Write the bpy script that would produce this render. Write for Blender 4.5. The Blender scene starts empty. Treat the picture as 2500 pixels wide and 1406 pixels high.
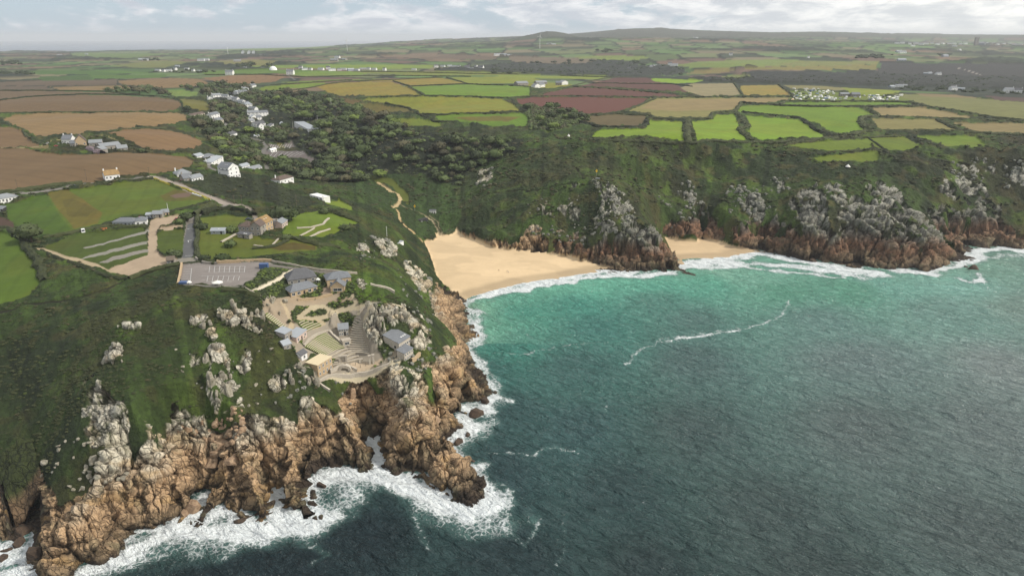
import bpy, math, random, time
import numpy as np
T00 = time.time()
random.seed(7); RNG = np.random.default_rng(7)
SC = bpy.context.scene
COL = SC.collection

# ------------------------------------------------------------------ camera, sky, sun, exposure
F = 1667.0; CX, CY = 1250.0, 703.0          # focal length and centre of the 2500 px wide photograph
PITCH = math.atan(610 / F); H = 175.0        # drone height over the sea
cam = bpy.data.cameras.new('camera'); camo = bpy.data.objects.new('camera', cam); COL.objects.link(camo)
cam.sensor_fit = 'HORIZONTAL'; cam.sensor_width = 36; cam.lens = 36 * F / 2500
cam.clip_start = 1; cam.clip_end = 300000
camo.location = (0, 0, H); camo.rotation_euler = (math.pi / 2 - PITCH, 0, 0)
SC.camera = camo
SUN_EL, SUN_AZ = math.radians(42), math.radians(98)      # azimuth from +Y towards +X
sun = bpy.data.lights.new('sun', 'SUN'); sun.energy = 3.0; sun.angle = math.radians(6); sun.color = (1, .95, .87)
suno = bpy.data.objects.new('sun', sun); COL.objects.link(suno)
suno.rotation_euler = (math.pi / 2 - SUN_EL, 0, math.pi - SUN_AZ)
SC.view_settings.view_transform = 'Standard'; SC.view_settings.look = 'None'
SC.view_settings.exposure = 0.3; SC.view_settings.gamma = 1.0; SC.view_settings.use_curve_mapping = False
SC.render.engine = 'CYCLES'
SC.cycles.use_denoising = True
SC.cycles.volume_bounces = 0; SC.cycles.max_bounces = 5; SC.cycles.diffuse_bounces = 2; SC.cycles.glossy_bounces = 2
SC.cycles.transparent_max_bounces = 6; SC.cycles.transmission_bounces = 1

class N:
    """small node-tree helper"""
    def __init__(s, tree): s.t = tree; s.n = tree.nodes; s.l = tree.links
    def new(s, kind, **kw):
        n = s.n.new(kind)
        for k, v in kw.items(): setattr(n, k, v)
        return n
    def put(s, sock, v):
        if isinstance(v, bpy.types.NodeSocket): s.l.new(v, sock)
        elif v is not None: sock.default_value = v
    def math(s, op, a, b=None, c=None, clamp=False):
        n = s.new('ShaderNodeMath', operation=op, use_clamp=clamp); s.put(n.inputs[0], a)
        if b is not None: s.put(n.inputs[1], b)
        if c is not None: s.put(n.inputs[2], c)
        return n.outputs[0]
    def mix(s, f, a, b, mode='MIX'):
        n = s.new('ShaderNodeMix', data_type='RGBA', blend_type=mode); s.put(n.inputs[0], f)
        s.put(n.inputs[6], a); s.put(n.inputs[7], b); return n.outputs[2]
    def noise(s, vec, scale, det=3, rough=.55, dist=0):
        n = s.new('ShaderNodeTexNoise'); s.put(n.inputs['Vector'], vec); n.inputs['Scale'].default_value = scale
        n.inputs['Detail'].default_value = det; n.inputs['Roughness'].default_value = rough
        n.inputs['Distortion'].default_value = dist; return n.outputs['Fac']
    def ramp(s, f, lo, hi, a=0., b=1.):
        n = s.new('ShaderNodeMapRange'); n.interpolation_type = 'SMOOTHSTEP'; s.put(n.inputs[0], f)
        s.put(n.inputs[1], lo); s.put(n.inputs[2], hi); s.put(n.inputs[3], a); s.put(n.inputs[4], b); return n.outputs[0]
    def mapping(s, vec, scale=(1, 1, 1), rot=(0, 0, 0)):
        n = s.new('ShaderNodeMapping'); s.put(n.inputs[0], vec); n.inputs['Scale'].default_value = scale
        n.inputs['Rotation'].default_value = rot; return n.outputs[0]

world = bpy.data.worlds.new('World'); SC.world = world; world.use_nodes = True
w = N(world.node_tree); w.n.clear()
sky = w.new('ShaderNodeTexSky', sky_type='NISHITA'); sky.sun_disc = False
sky.sun_elevation = SUN_EL; sky.sun_rotation = SUN_AZ; sky.air_density = 1.0; sky.dust_density = 1.0
skyc = w.mix(1.0, sky.outputs[0], (.11, .11, .11, 1), 'MULTIPLY')
tc = w.new('ShaderNodeTexCoord'); sep = w.new('ShaderNodeSeparateXYZ'); w.l.new(tc.outputs['Generated'], sep.inputs[0])
X, Y, Z = sep.outputs
az = w.math('ARCTAN2', X, Y)
comb = w.new('ShaderNodeCombineXYZ'); w.put(comb.inputs[0], az); w.put(comb.inputs[1], w.math('MULTIPLY', Z, 2.8))
cv = comb.outputs[0]
n1 = w.noise(cv, 9, 8, .58, .25)
n2 = w.noise(w.mapping(cv, (1, 2.0, 1)), 3.6, 5, .6, .4)
cover = w.math('ADD', w.math('MULTIPLY', n2, .8), w.math('MULTIPLY', w.ramp(az, -.62, .5), .42))
cover = w.math('ADD', cover, w.math('MULTIPLY', w.ramp(Z, .02, .25), .35))
cl = w.math('ADD', cover, w.math('MULTIPLY', w.math('SUBTRACT', n1, .5), 1.5))
clm = w.ramp(cl, .50, .68)
billow = w.ramp(w.noise(w.mapping(cv, (1, 1.4, 1)), 14, 7, .62, .3), .38, .64)
glow = w.ramp(az, -.1, .8)
dark = w.mix(glow, (.47, .51, .57, 1), (.64, .66, .66, 1)); lite = w.mix(glow, (.74, .75, .77, 1), (.98, .97, .92, 1))
cloudc = w.mix(billow, dark, lite)
blue = w.mix(.55, w.mix(w.ramp(Z, .0, .10), (.50, .57, .64, 1), (.40, .50, .61, 1)), skyc)
blue = w.mix(.62, blue, (.36, .47, .58, 1))
low = w.mix(glow, (.46, .52, .58, 1), (.84, .84, .79, 1))
skymix = w.mix(clm, blue, cloudc)
skymix = w.mix(w.ramp(Z, .016, .0), skymix, low)
bg = w.new('ShaderNodeBackground'); w.put(bg.inputs[0], skymix); bg.inputs[1].default_value = 1.0
wo = w.new('ShaderNodeOutputWorld'); w.l.new(bg.outputs[0], wo.inputs[0])

# ------------------------------------------------------------------ numeric helpers
SP, CP_ = math.sin(PITCH), math.cos(PITCH)
def raydir(u, v):
    u = np.asarray(u, float); v = np.asarray(v, float)
    x = (u - CX) / F; y = (CY - v) / F
    return np.stack([x, CP_ + y * SP, -SP + y * CP_], -1)
def atz(u, v, z):
    d = raydir(u, v); t = (z - H) / d[..., 2]
    return d[..., 0] * t, d[..., 1] * t
def h2(ix, iy, s=0):
    n = (ix.astype(np.int64) * 374761393 + iy.astype(np.int64) * 668265263 + s * 1442695041) & 0xffffffff
    n = ((n ^ (n >> 13)) * 1274126177) & 0xffffffff
    n = ((n ^ (n >> 16)) * 2246822519) & 0xffffffff
    return ((n ^ (n >> 15)) & 0xffffff) / 16777216.0
def vn(x, y, s=0):
    ix = np.floor(x); iy = np.floor(y); fx = x - ix; fy = y - iy
    fx = fx * fx * (3 - 2 * fx); fy = fy * fy * (3 - 2 * fy)
    a = h2(ix, iy, s); b = h2(ix + 1, iy, s); c = h2(ix, iy + 1, s); d = h2(ix + 1, iy + 1, s)
    return (a + (b - a) * fx) * (1 - fy) + (c + (d - c) * fx) * fy
def fbm(x, y, s=0, o=4, g=.5):
    r = 0; a = 1; t = 0
    for i in range(o):
        r = r + a * vn(x, y, s + i * 17); t += a; a *= g
        x, y = x * 1.9 * .8 - y * 1.9 * .6 + 5.3, x * 1.9 * .6 + y * 1.9 * .8 + 1.7
    return r / t
def sstep(x, a, b):
    t = np.clip((x - a) / (b - a), 0, 1); return t * t * (3 - 2 * t)
def worley(P, s=0):
    """F1, F2-F1, id hash, offset to the cell point for a jittered 3-D lattice"""
    C = np.floor(P); n = len(P)
    f1 = np.full(n, 9.); f2 = np.full(n, 9.); idd = np.zeros(n); off = np.zeros((n, 3))
    for dx in (-1, 0, 1):
        for dy in (-1, 0, 1):
            for dz in (-1, 0, 1):
                q = C + (dx, dy, dz); k = q[:, 1] + q[:, 2] * 7919
                a = h2(q[:, 0], k, s); b = h2(q[:, 0], k, s + 1); c = h2(q[:, 0], k, s + 2)
                v = P - (q + np.stack([a, b, c], -1) * .8 + .1)
                d = np.sqrt((v * v).sum(1))
                m = d < f1
                f2 = np.where(m, f1, np.minimum(f2, d)); f1 = np.where(m, d, f1)
                idd = np.where(m, h2(q[:, 0], k, s + 3), idd); off[m] = v[m]
    return f1, f2 - f1, idd, off
def inpoly(x, y, px, py):
    out = np.zeros(x.shape, bool)
    m = (x >= px.min()) & (x <= px.max()) & (y >= py.min()) & (y <= py.max())
    if not m.any(): return out
    xs = x[m]; ys = y[m]; r = np.zeros(xs.shape, bool); j = len(px) - 1
    for i in range(len(px)):
        if py[i] != py[j]:
            c = ((py[i] > ys) != (py[j] > ys)) & (xs < (px[j] - px[i]) * (ys - py[i]) / (py[j] - py[i]) + px[i])
            r ^= c
        j = i
    out[m] = r; return out
def dseg(x, y, px, py, closed=False):
    d = np.full(x.shape, 1e9); n = len(px)
    for i in range(n if closed else n - 1):
        j = (i + 1) % n; ax, ay = px[i], py[i]; bx, by = px[j] - ax, py[j] - ay; L = bx * bx + by * by + 1e-9
        t = np.clip(((x - ax) * bx + (y - ay) * by) / L, 0, 1)
        d = np.minimum(d, (x - ax - t * bx) ** 2 + (y - ay - t * by) ** 2)
    return np.sqrt(d)
def srgb(r, g, b, k=1.0):
    f = lambda c: (c / 255 / 12.92) if c <= 10 else ((c / 255 + .055) / 1.055) ** 2.4
    return np.array([f(r) * k, f(g) * k, f(b) * k])

# ------------------------------------------------------------------ land: control heights (image point it was read at, metres)
CPS = '''
-400 700 52;-400 500 64;-400 350 76;-400 200 86;-400 900 38;-400 1150 20;-200 1290 8;-150 1150 20
0 300 76;0 250 80;0 200 84;100 200 86;100 165 88;0 165 88;0 150 86;-200 300 77;-200 200 84
0 650 56;0 740 51;0 570 60;0 480 66;0 420 70;0 350 76;0 300 80;0 250 84;0 200 87;0 170 88;0 150 86;0 135 78;0 124 64
100 800 47;100 900 39;100 1000 31;100 1100 23;100 1180 17;100 1230 13;120 1350 7;20 1200 13;20 1290 4;0 800 46;0 900 37;0 1000 29;0 1100 21
200 655 58;100 605 59;200 560 61;200 500 64;300 440 67;400 435 66;500 492 63;480 460 64;100 700 54;200 740 52;300 680 56
220 370 75;300 350 76;300 300 80;300 250 84;300 200 87;300 165 90;300 150 90;300 135 80;300 123 62
400 385 73;400 330 76;450 290 77;440 250 80;480 345 68;470 400 68;500 230 72;480 280 66;420 215 80;620 190 86;540 190 86
300 1350 2;300 1250 14;300 1150 27;300 1100 33;300 1000 41;300 900 47;300 800 52;240 1300 11;180 1330 11;150 1250 14;220 1200 17;220 1050 34;220 950 42
400 1250 5;400 1200 14;400 1100 29;450 1000 36;450 900 43;450 820 49;450 750 55;450 1230 4
520 1180 8;500 1120 20;520 1060 29;560 1000 34;600 1240 4;600 1150 18;620 1080 25;620 1040 27;620 1000 29;600 900 38;600 800 48;600 740 54;640 730 54
700 1200 9;720 1120 14;740 1060 19;700 1000 26;700 950 31;700 900 36;700 840 42;690 790 46;660 760 49;700 740 50
860 1120 5;850 1060 14;830 990 23;820 960 25;800 930 27.5;760 940 29;740 900 33
1000 1120 8;1000 1050 18;980 1000 23.5;990 950 26;960 920 27.5;1060 1120 8;1060 1050 14;1100 1180 5;1130 1200 3
1050 960 20;1080 900 20;1050 870 26;1020 860 29;1100 950 13;1150 950 7;1100 870 17;1130 880 12;1180 940 4;1000 880 29
780 893 30;860 895 28;900 885 28;940 890 28;830 925 28;880 915 27.5;870 870 28.6;900 860 30;840 870 31;800 850 34;760 850 36;870 830 34;870 790 38.5
830 770 41;780 800 39;730 830 40;705 830 42;700 800 44;750 780 43.5;780 750 46;860 750 44.5;900 800 40;920 840 35;900 760 46;940 780 44;970 870 31;960 830 34.5
700 700 55;740 710 52;760 685 54.5;800 700 52.5;840 700 52.5;840 670 55;750 655 57;700 655 58;860 730 48;940 740 47;980 760 43.5
1000 800 38;1040 830 31;1010 750 41;960 700 47;900 690 51;1000 700 40;950 650 49;900 650 54;1040 780 29;1080 800 19;1110 810 10;1120 850 9;1080 740 17;1060 700 22;1110 750 8;1040 740 27
435 695 57.5;600 700 57.5;440 640 59;650 640 59;520 660 58.5;560 720 56.5;460 560 61;540 580 60.5;640 555 61;700 545 60;760 560 58.5;860 550 57;800 520 57.5;760 600 58;820 620 55.5;560 502 62.5
560 470 63;620 480 61.5;700 500 58;600 440 60;560 420 56;530 400 56;500 385 62;700 440 47;780 485 46;840 500 46;870 520 49;900 580 51;940 600 43;980 640 35;950 550 45;1000 600 27;1020 580 16;1000 560 18;970 520 27;900 480 38;960 500 27;1030 610 10;1045 650 8;1030 690 24;1040 650 14
960 470 26;900 430 31;800 420 32;760 400 35;720 370 37;650 390 45;690 355 38;640 350 44;740 315 44;645 310 48;600 290 60;570 330 58;630 270 60;600 250 66;540 240 72;540 290 68;700 280 60
1050 520 17;1020 500 20;1080 555 10;1090 500 20;1110 470 27;1080 440 32;1000 430 34;1130 520 21
1040 590 7;1110 572 7.5;1130 590 5.5;1070 640 4;1070 700 1.5;1120 700 .8;1200 640 3;1200 690 .8;1300 620 3.6;1300 670 .8;1400 640 2.4;1450 640 2;1400 625 3.4;1150 577 7;1200 605 5.5;1230 608 5
1160 560 14;1200 580 10;1250 590 9;1300 580 13;1180 510 25;1300 530 27;1400 600 9.6;1400 560 18.8;1400 500 37;1300 480 37;1200 450 38;1100 400 44;1200 400 47;1300 400 55;1400 400 60
1000 360 56;1100 340 63;1200 330 66;1300 350 67;1400 345 68;900 330 57;850 300 62;960 290 72;1100 290 75;1200 260 78;1000 240 80;850 240 76;760 250 68;700 222 76;800 370 44;860 380 42;760 340 44
1456 432 56;1500 480 44;1560 540 32;1600 570 24;1620 590 19;1640 620 10;1560 600 18;1500 600 18;1480 560 26;1560 640 6;1500 640 5;1450 620 8;1620 645 6
1560 450 42;1600 500 32;1580 520 28;1640 550 15;1700 575 5;1660 590 4;1700 600 3;1770 605 2;1750 620 .8;1640 570 6;1690 500 28;1700 450 41;1600 400 58;1700 400 55;1740 520 30;1700 530 20;1720 560 10
1440 345 73;1700 350 73;1600 370 66;1830 345 72;1830 400 57;1830 480 38;1830 560 14.7;1860 590 5;1900 580 12;1950 600 11;1950 540 28;1960 470 43;1950 400 58;1950 355 70
2000 500 38;2060 460 47;2020 560 24;2060 610 10;2120 640 3;2150 590 18;2150 520 34;2150 450 50;2200 500 38;2250 560 26;2260 630 8;2300 580 19;2320 610 9;2200 600 17;2340 620 2.5
2070 405 60;2150 400 60;2120 370 67;2250 400 62;2300 460 44;2240 480 40;2300 520 26;2350 440 47;2400 460 41;2440 520 24;2350 520 24.8;2370 570 10.4;2400 590 4;2450 580 6.3;2500 595 3;2500 540 18.4;2500 460 41;2420 360 70;2500 380 68
2600 590 4;2800 560 12;2800 450 44;2800 350 68;2700 400 60;3100 560 12;3100 350 68
2500 330 73;2300 340 72;2100 335 72.5;2000 300 77;1850 300 76;1650 300 76;1500 290 76;1350 290 75;2200 290 78;2400 300 76;2500 280 79
1300 240 80;1500 230 81;1700 220 82;1900 230 81;2100 230 82;2300 240 80;2500 240 78;2800 240 78;1200 205 83;1400 192 84;1600 192 84;1800 205 82;1000 200 85;800 190 87;640 212 80
2000 205 78;2300 215 72;2500 215 70;2100 180 74;2400 180 78;1900 175 80;1700 180 72;1500 175 64;1300 175 66;1500 155 84;1200 160 80;1700 155 96;2000 150 98;2300 150 100;2500 150 98
700 165 92;1000 165 92;900 150 95;600 150 92;700 135 95;1000 135 100;1300 135 104;1600 130 115;1900 125 120;2200 130 110;2500 130 105;2800 130 105;-300 135 84;-300 124 66
600 120 80;450 123 66;750 118 85;900 112 105;900 105 130;1100 108 128;1100 98 150;1250 100 140;1340 100 150;1550 95 170;1800 97 160;2000 100 150;2200 106 130;2400 108 128;2500 106 130;2200 97 150;1800 90 190;1550 84 215;1950 90 170
'''
cps = []
for tok in CPS.replace('\n', ';').split(';'):
    if tok.strip(): cps.append([float(k) for k in tok.split()])
cps = np.array(cps)
cx, cy = atz(cps[:, 0], cps[:, 1], cps[:, 2])
cth = np.arctan2(cx, cy); clr = np.log(np.hypot(cx, cy)); cz = cps[:, 2]
bad = (clr > 9.5) | ~np.isfinite(clr)
cth, clr, cz = cth[~bad], clr[~bad], cz[~bad]
# extra far controls straight in polar form: theta(deg), range, height
EXT = [(-40, 8200, 30), (-30, 8200, 30), (-22, 8400, 25), (-17, 8600, 30), (-12, 9500, 60), (-40, 9500, -40), (-28, 9500, -40), (-19, 9800, -40), (-14, 11500, -30), (-14, 14000, -60), (-30, 14000, -60), (-42, 14000, -60),
       (-9, 11000, 110), (-4, 11000, 145), (0, 12000, 170), (6, 12000, 175), (12, 12000, 190), (20, 13000, 200), (27, 13000, 185), (34, 13000, 150), (43, 13000, 150), (-8, 14000, 60), (5, 14000, 90), (20, 14000, 90), (40, 14000, 80)]
cth = np.concatenate([cth, [math.radians(e[0]) for e in EXT]]); clr = np.concatenate([clr, [math.log(e[1]) for e in EXT]]); cz = np.concatenate([cz, [e[2] for e in EXT]])
EDGE = '1128 588 6;1160 592 6;1200 606 5.5;1230 610 5;1260 614 4.5;1290 618 4;1350 621 4;1390 624 4;1420 632 3;1450 642 2.5;1490 649 2;1520 658 1;1614 580 5;1634 574 6;1660 582 5;1700 586 4.5;1712 575 5;1730 582 4.5;1760 590 3.5;1800 601 2.5;1835 606 1.5;2345 598 3;2400 598 3;2450 597 3'
for t in EDGE.split(';'):
    u_, v_, z_ = map(float, t.split()); x_, y_ = atz(u_, v_, z_); th_ = math.atan2(x_, y_); r_ = math.hypot(x_, y_)
    cth = np.append(cth, [th_, th_, th_]); clr = np.append(clr, [math.log(r_ - 1), math.log(r_ + 5), math.log(r_ + 11)]); cz = np.append(cz, [z_, z_ + (9 if 1130 < u_ < 1560 else 13), z_ + (13 if 1130 < u_ < 1560 else 20)])
# drop plain controls that crowd these
LRS = 1.6
def tpsk(r2): return r2 * np.log(r2 + 1e-12) * .5
def fit(a, b, z, lam):
    n = len(z); b = b * LRS
    K = tpsk((a[:, None] - a) ** 2 + (b[:, None] - b) ** 2) + lam * np.eye(n)
    Pm = np.stack([np.ones(n), a, b], 1)
    A = np.block([[K, Pm], [Pm.T, np.zeros((3, 3))]])
    return np.linalg.solve(A, np.concatenate([z, np.zeros(3)]))
wts = fit(cth, clr, cz, 2e-4)
HILLS = [(.0507, 6000, 76, .040, 900), (.175, 7600, 58, .075, 1500), (.31, 8200, 48, .11, 1600), (.06, 9500, 20, .12, 1500), (.42, 9500, 40, .08, 1500), (-.13, 10500, 12, .06, 1800)]
def tps(th, lr):
    o = np.empty(th.shape); tf = th.ravel(); lf = lr.ravel() * LRS; of = o.ravel(); cb = clr * LRS
    for i in range(0, len(tf), 20000):
        a = tf[i:i + 20000, None]; b = lf[i:i + 20000, None]
        of[i:i + 20000] = tpsk((a - cth) ** 2 + (b - cb) ** 2) @ wts[:-3] + wts[-3] + wts[-2] * a[:, 0] + wts[-1] * b[:, 0]
    return of.reshape(th.shape)

# coastline at sea level (image points), west to east
COAST = '''-400 1290;-200 1330;-60 1325;0 1335;30 1322;50 1300;62 1282;80 1290;88 1320;82 1350;74 1372;80 1410;110 1452;160 1436;172 1404;208 1387;254 1372;289 1347;306 1323;329 1300;352 1292;398 1289;433 1274;440 1262;450 1257;474 1245;485 1225;501 1205;
502 1219;491 1240;478 1258;476 1277;491 1280;508 1268;514 1254;534 1239;557 1233;580 1243;600 1262;624 1280;650 1277;661 1262;660 1225;667 1199;684 1198;685 1227;697 1241;720 1250;737 1267;776 1267;778 1250;759 1230;748 1219;764 1214;759 1202;765 1170;770 1162;785 1159;782 1148;800 1146;822 1142;873 1148;896 1150;912 1139;
908 1116;905 1099;894 1080;890 1060;898 1056;924 1080;931 1105;934 1128;941 1142;959 1150;976 1162;1010 1162;1038 1160;1047 1172;1058 1190;1078 1203;1104 1207;1109 1219;1135 1222;1152 1233;1166 1216;1149 1190;1160 1188;1172 1210;1188 1214;1183 1196;1169 1173;1141 1150;1126 1136;1126 1116;1107 1099;1091 1085;1095 1068;
1112 1057;1126 1045;1120 1014;1135 1008;1132 990;1166 983;1200 981;1210 954;1184 928;1168 900;1158 880;1148 865;1134 850;1150 832;1166 820;1152 800;1150 785;1132 772;1145 765;1134 745;1128 727;1150 719;1200 705;1260 690;1300 683;1340 678;1400 668;1440 662;1470 658;1500 659;1530 663;1570 665;1600 661;1640 664;1664 660;1660 645;1650 630;
1690 628;1770 625;1800 617;1830 614;1860 612;1885 620;1900 622;1940 630;1960 638;1990 636;2040 645;2090 654;2120 651;2150 655;2200 657;2230 654;2260 662;2290 652;2320 642;2356 632;2350 618;2330 610;2345 603;2400 605;2440 602;2500 608;2600 611;2800 604;3200 596'''
def pts(s): return np.array([[float(k) for k in t.split()] for t in s.replace('\n', ';').split(';') if t.strip()])
cst = pts(COAST); kx, ky = atz(cst[:, 0], cst[:, 1], np.zeros(len(cst)))
coast_x = np.concatenate([kx, [2500, 30000, -30000, -3000]]); coast_y = np.concatenate([ky, [900, 30000, 30000, 150]])
# beach stretches have no cliff
BEACHES = [(1128, 1500), (1650, 1868), (2330, 2470)]

# polar grid (fine near, coarse far)
COLS = 1220
TH = np.linspace(math.radians(-47.5), math.radians(45.5), COLS)
rA = np.concatenate([np.arange(176, 300, .34), np.arange(300, 420, .52)])
rB = [rA[-1]]
while rB[-1] < 820: rB.append(rB[-1] + .60 + (rB[-1] - 420) * .0022)
rC = 100 / np.arange(100 / rB[-1], 100 / 14000, -.00055)
R = np.concatenate([rA, rB[1:], rC[1:], [14000]])
ROWS = len(R); LR = np.log(R)
ST = 3
ci = np.unique(np.append(np.arange(0, ROWS, ST), ROWS - 1)); cj = np.unique(np.append(np.arange(0, COLS, ST), COLS - 1))
tc_, lc_ = np.meshgrid(TH[cj], LR[ci])
xc = np.exp(lc_) * np.sin(tc_); yc = np.exp(lc_) * np.cos(tc_)
z0 = tps(tc_, lc_)
for a_, r_, h_, wa, wr in HILLS: z0 += h_ * np.exp(-((tc_ - a_) / wa) ** 2 - ((np.exp(lc_) - r_) / wr) ** 2)
dc = dseg(xc, yc, coast_x, coast_y, True) * np.where(inpoly(xc, yc, coast_x, coast_y), 1, -1)
# stretch of coast that is beach: distance to those waterlines
db = np.full(xc.shape, 1e9)
for a, b in BEACHES:
    m = (cst[:, 0] >= a) & (cst[:, 0] <= b) & (cst[:, 1] > 595) & (cst[:, 1] < 740)
    db = np.minimum(db, dseg(xc, yc, kx[m], ky[m]))
beachy = sstep(db - np.abs(dc), 14, 2)
slope = 1.9 * (1 - beachy) + .09 * beachy
far = np.exp(lc_) > 4000
zin = np.minimum(np.maximum(z0, np.minimum(.05 * dc, 1.5)), slope * dc + .4 + (1 - beachy) * .6 + 500 * beachy * (dc > 18))
zc = np.where(dc > 0, zin, np.maximum(-9, np.minimum(.4 + (1 - beachy) * .6, 3) + dc * (.9 * (1 - beachy) + .1 * beachy)))
zc = np.where(far, z0, zc)
def up(g):
    """coarse grid -> full grid, linear"""
    ti = np.interp(np.arange(ROWS), ci, np.arange(len(ci))); i0 = np.minimum(ti.astype(int), len(ci) - 2); f = (ti - i0)[:, None]
    a = g[i0] * (1 - f) + g[i0 + 1] * f
    tj = np.interp(np.arange(COLS), cj, np.arange(len(cj))); j0 = np.minimum(tj.astype(int), len(cj) - 2); f = (tj - j0)[None]
    return a[:, j0] * (1 - f) + a[:, j0 + 1] * f
def smooth(g, k=1):
    for _ in range(k):
        p = np.pad(g, 1, mode='edge'); g = (p[1:-1, 1:-1] * 4 + p[:-2, 1:-1] + p[2:, 1:-1] + p[1:-1, :-2] + p[1:-1, 2:]) / 8
    return g
# beaches lie nearly flat up to the foot of their cliffs
BP = ['1128 727 0;1106 716 1;1096 700 1.5;1080 692 2;1066 680 2.5;1062 660 3;1052 632 4;1044 612 5;1034 596 6;1046 592 6;1058 590 6.5;1066 582 7;1062 572 8;1072 570 8;1084 577 7;1098 577 7;1108 568 8;1114 560 8.5;1120 564 8;1124 572 7;1136 580 6.5;1160 588 6;1200 602 5.5;1230 607 5;1260 611 4.5;1300 615 4;1350 619 4;1390 622 4;1420 632 3;1460 642 2.5;1490 649 2;1520 657 1;1530 668 0;1470 672 0;1400 684 0;1340 694 0;1280 706 0;1200 722 0;1150 740 0',
      '1648 646 0;1650 625 .5;1632 603 3;1616 580 5;1634 574 6;1660 582 5;1700 586 4.5;1712 573 5;1724 577 5;1760 590 3.5;1800 601 2.5;1835 606 1.5;1866 612 .3;1870 624 0;1800 632 0;1770 640 0;1700 646 0',
      '2336 608 0;2345 597 2.5;2390 598 2.5;2450 597 2.5;2460 606 0;2400 614 0;2350 614 0']
BPW = []
for s_ in BP:
    a_ = np.array([[float(k) for k in t.split()] for t in s_.split(';')]); x_, y_ = atz(a_[:, 0], a_[:, 1], a_[:, 2]); BPW.append((x_, y_))
    ins = inpoly(xc, yc, x_, y_); dbp = dseg(xc, yc, x_, y_, True); dw = np.where(ins, np.maximum(dc, 0), 0)
    zc = np.where(ins & (dc > 0), np.minimum(.3 + .058 * dw, 8), zc)
    nr_ = (~ins) & (dbp < 16) & (dc > 2); zc = np.where(nr_, np.minimum(zc, np.maximum(.058 * dc, .5) + 1.5 + 1.7 * dbp), zc)
    zc = np.where(nr_ & (yc > 500), np.maximum(zc, np.minimum(.058 * dc + 1.15 * dbp, 9)), zc)
# sea cave and the narrow cleft
NOT = ['42 1334;28 1295;26 1255;32 1218;55 1198;85 1200;103 1225;108 1270;100 1310;90 1334', '880 1066;881 1052;904 1050;908 1066']
ZB = up(zc); DC = up(dc); ZB0 = ZB
_T, _R = np.meshgrid(TH, R); _X = _R * np.sin(_T); _Y = _R * np.cos(_T); NOTM = np.zeros(_T.shape, bool)
for s_ in NOT:
    a_ = np.array([[float(k) for k in t.split()] for t in s_.split(';')]); nx_, ny_ = atz(a_[:, 0], a_[:, 1], np.full(len(a_), 2.)); wx_ = _X + (vn(_X / 1.7, _Y / 1.7, 9) - .5) * 1.4
    m_ = inpoly(wx_, _Y, nx_, ny_) & (DC > -1); NOTM |= inpoly(_X, _Y, nx_.mean() + (nx_ - nx_.mean()) * 1.25, ny_.mean() + (ny_ - ny_.mean()) * 1.12); ZB = np.where(m_, np.minimum(ZB, .8 + .8 * vn(_X, _Y, 12)), ZB)
CA0, CA1 = [math.atan2(*[float(q) for q in atz(u_, 1212, 13.)]) for u_ in (14, 118)]
THG, RG = np.meshgrid(TH, R); XG = RG * np.sin(THG); YG = RG * np.cos(THG)
print('grid', ROWS, COLS, 'min/max', ZB.min(), ZB.max(), round(time.time() - T00, 1))

def ground(x, y, G_=None):
    """smooth ground height at world points"""
    x = np.asarray(x, float); y = np.asarray(y, float)
    th = np.arctan2(x, y); r = np.hypot(x, y)
    tj = np.clip((th - TH[0]) / (TH[1] - TH[0]), 0, COLS - 1.001); ti = np.clip(np.interp(r, R, np.arange(ROWS)), 0, ROWS - 1.001)
    i = ti.astype(int); j = tj.astype(int); fi = ti - i; fj = tj - j
    G_ = ZB if G_ is None else G_
    return (G_[i, j] * (1 - fj) + G_[i, j + 1] * fj) * (1 - fi) + (G_[i + 1, j] * (1 - fj) + G_[i + 1, j + 1] * fj) * fi
def W(u, v):
    """where the sight line of an image point meets the ground -> x, y, z arrays"""
    u = np.atleast_1d(np.asarray(u, float)); v = np.atleast_1d(np.asarray(v, float)); d = raydir(u, v)
    hl = np.hypot(d[:, 0], d[:, 1]); th = np.arctan2(d[:, 0], d[:, 1]); ox = []; 
    for k in range(len(u)):
        tj = min(max((th[k] - TH[0]) / (TH[1] - TH[0]), 0), COLS - 1.001); j = int(tj); fj = tj - j
        prof = ZB[:, j] * (1 - fj) + ZB[:, j + 1] * fj
        rz = H + d[k, 2] / hl[k] * R
        g = prof - rz; idx = np.nonzero(g > 0)[0]
        if len(idx) == 0 or idx[0] == 0: r = (-H / d[k, 2] * hl[k]) if d[k, 2] < -1e-4 else 13000.
        else:
            i = idx[0]; r = R[i - 1] + (R[i] - R[i - 1]) * (-g[i - 1]) / (g[i] - g[i - 1])
        r = min(max(r, 120.), 16000.)
        ox.append((r * math.sin(th[k]), r * math.cos(th[k])))
    ox = np.array(ox); return ox[:, 0], ox[:, 1], ground(ox[:, 0], ox[:, 1])
def WP(s):
    p = pts(s) if isinstance(s, str) else np.asarray(s, float)
    x, y, z = W(p[:, 0], p[:, 1]); return x, y
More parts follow.
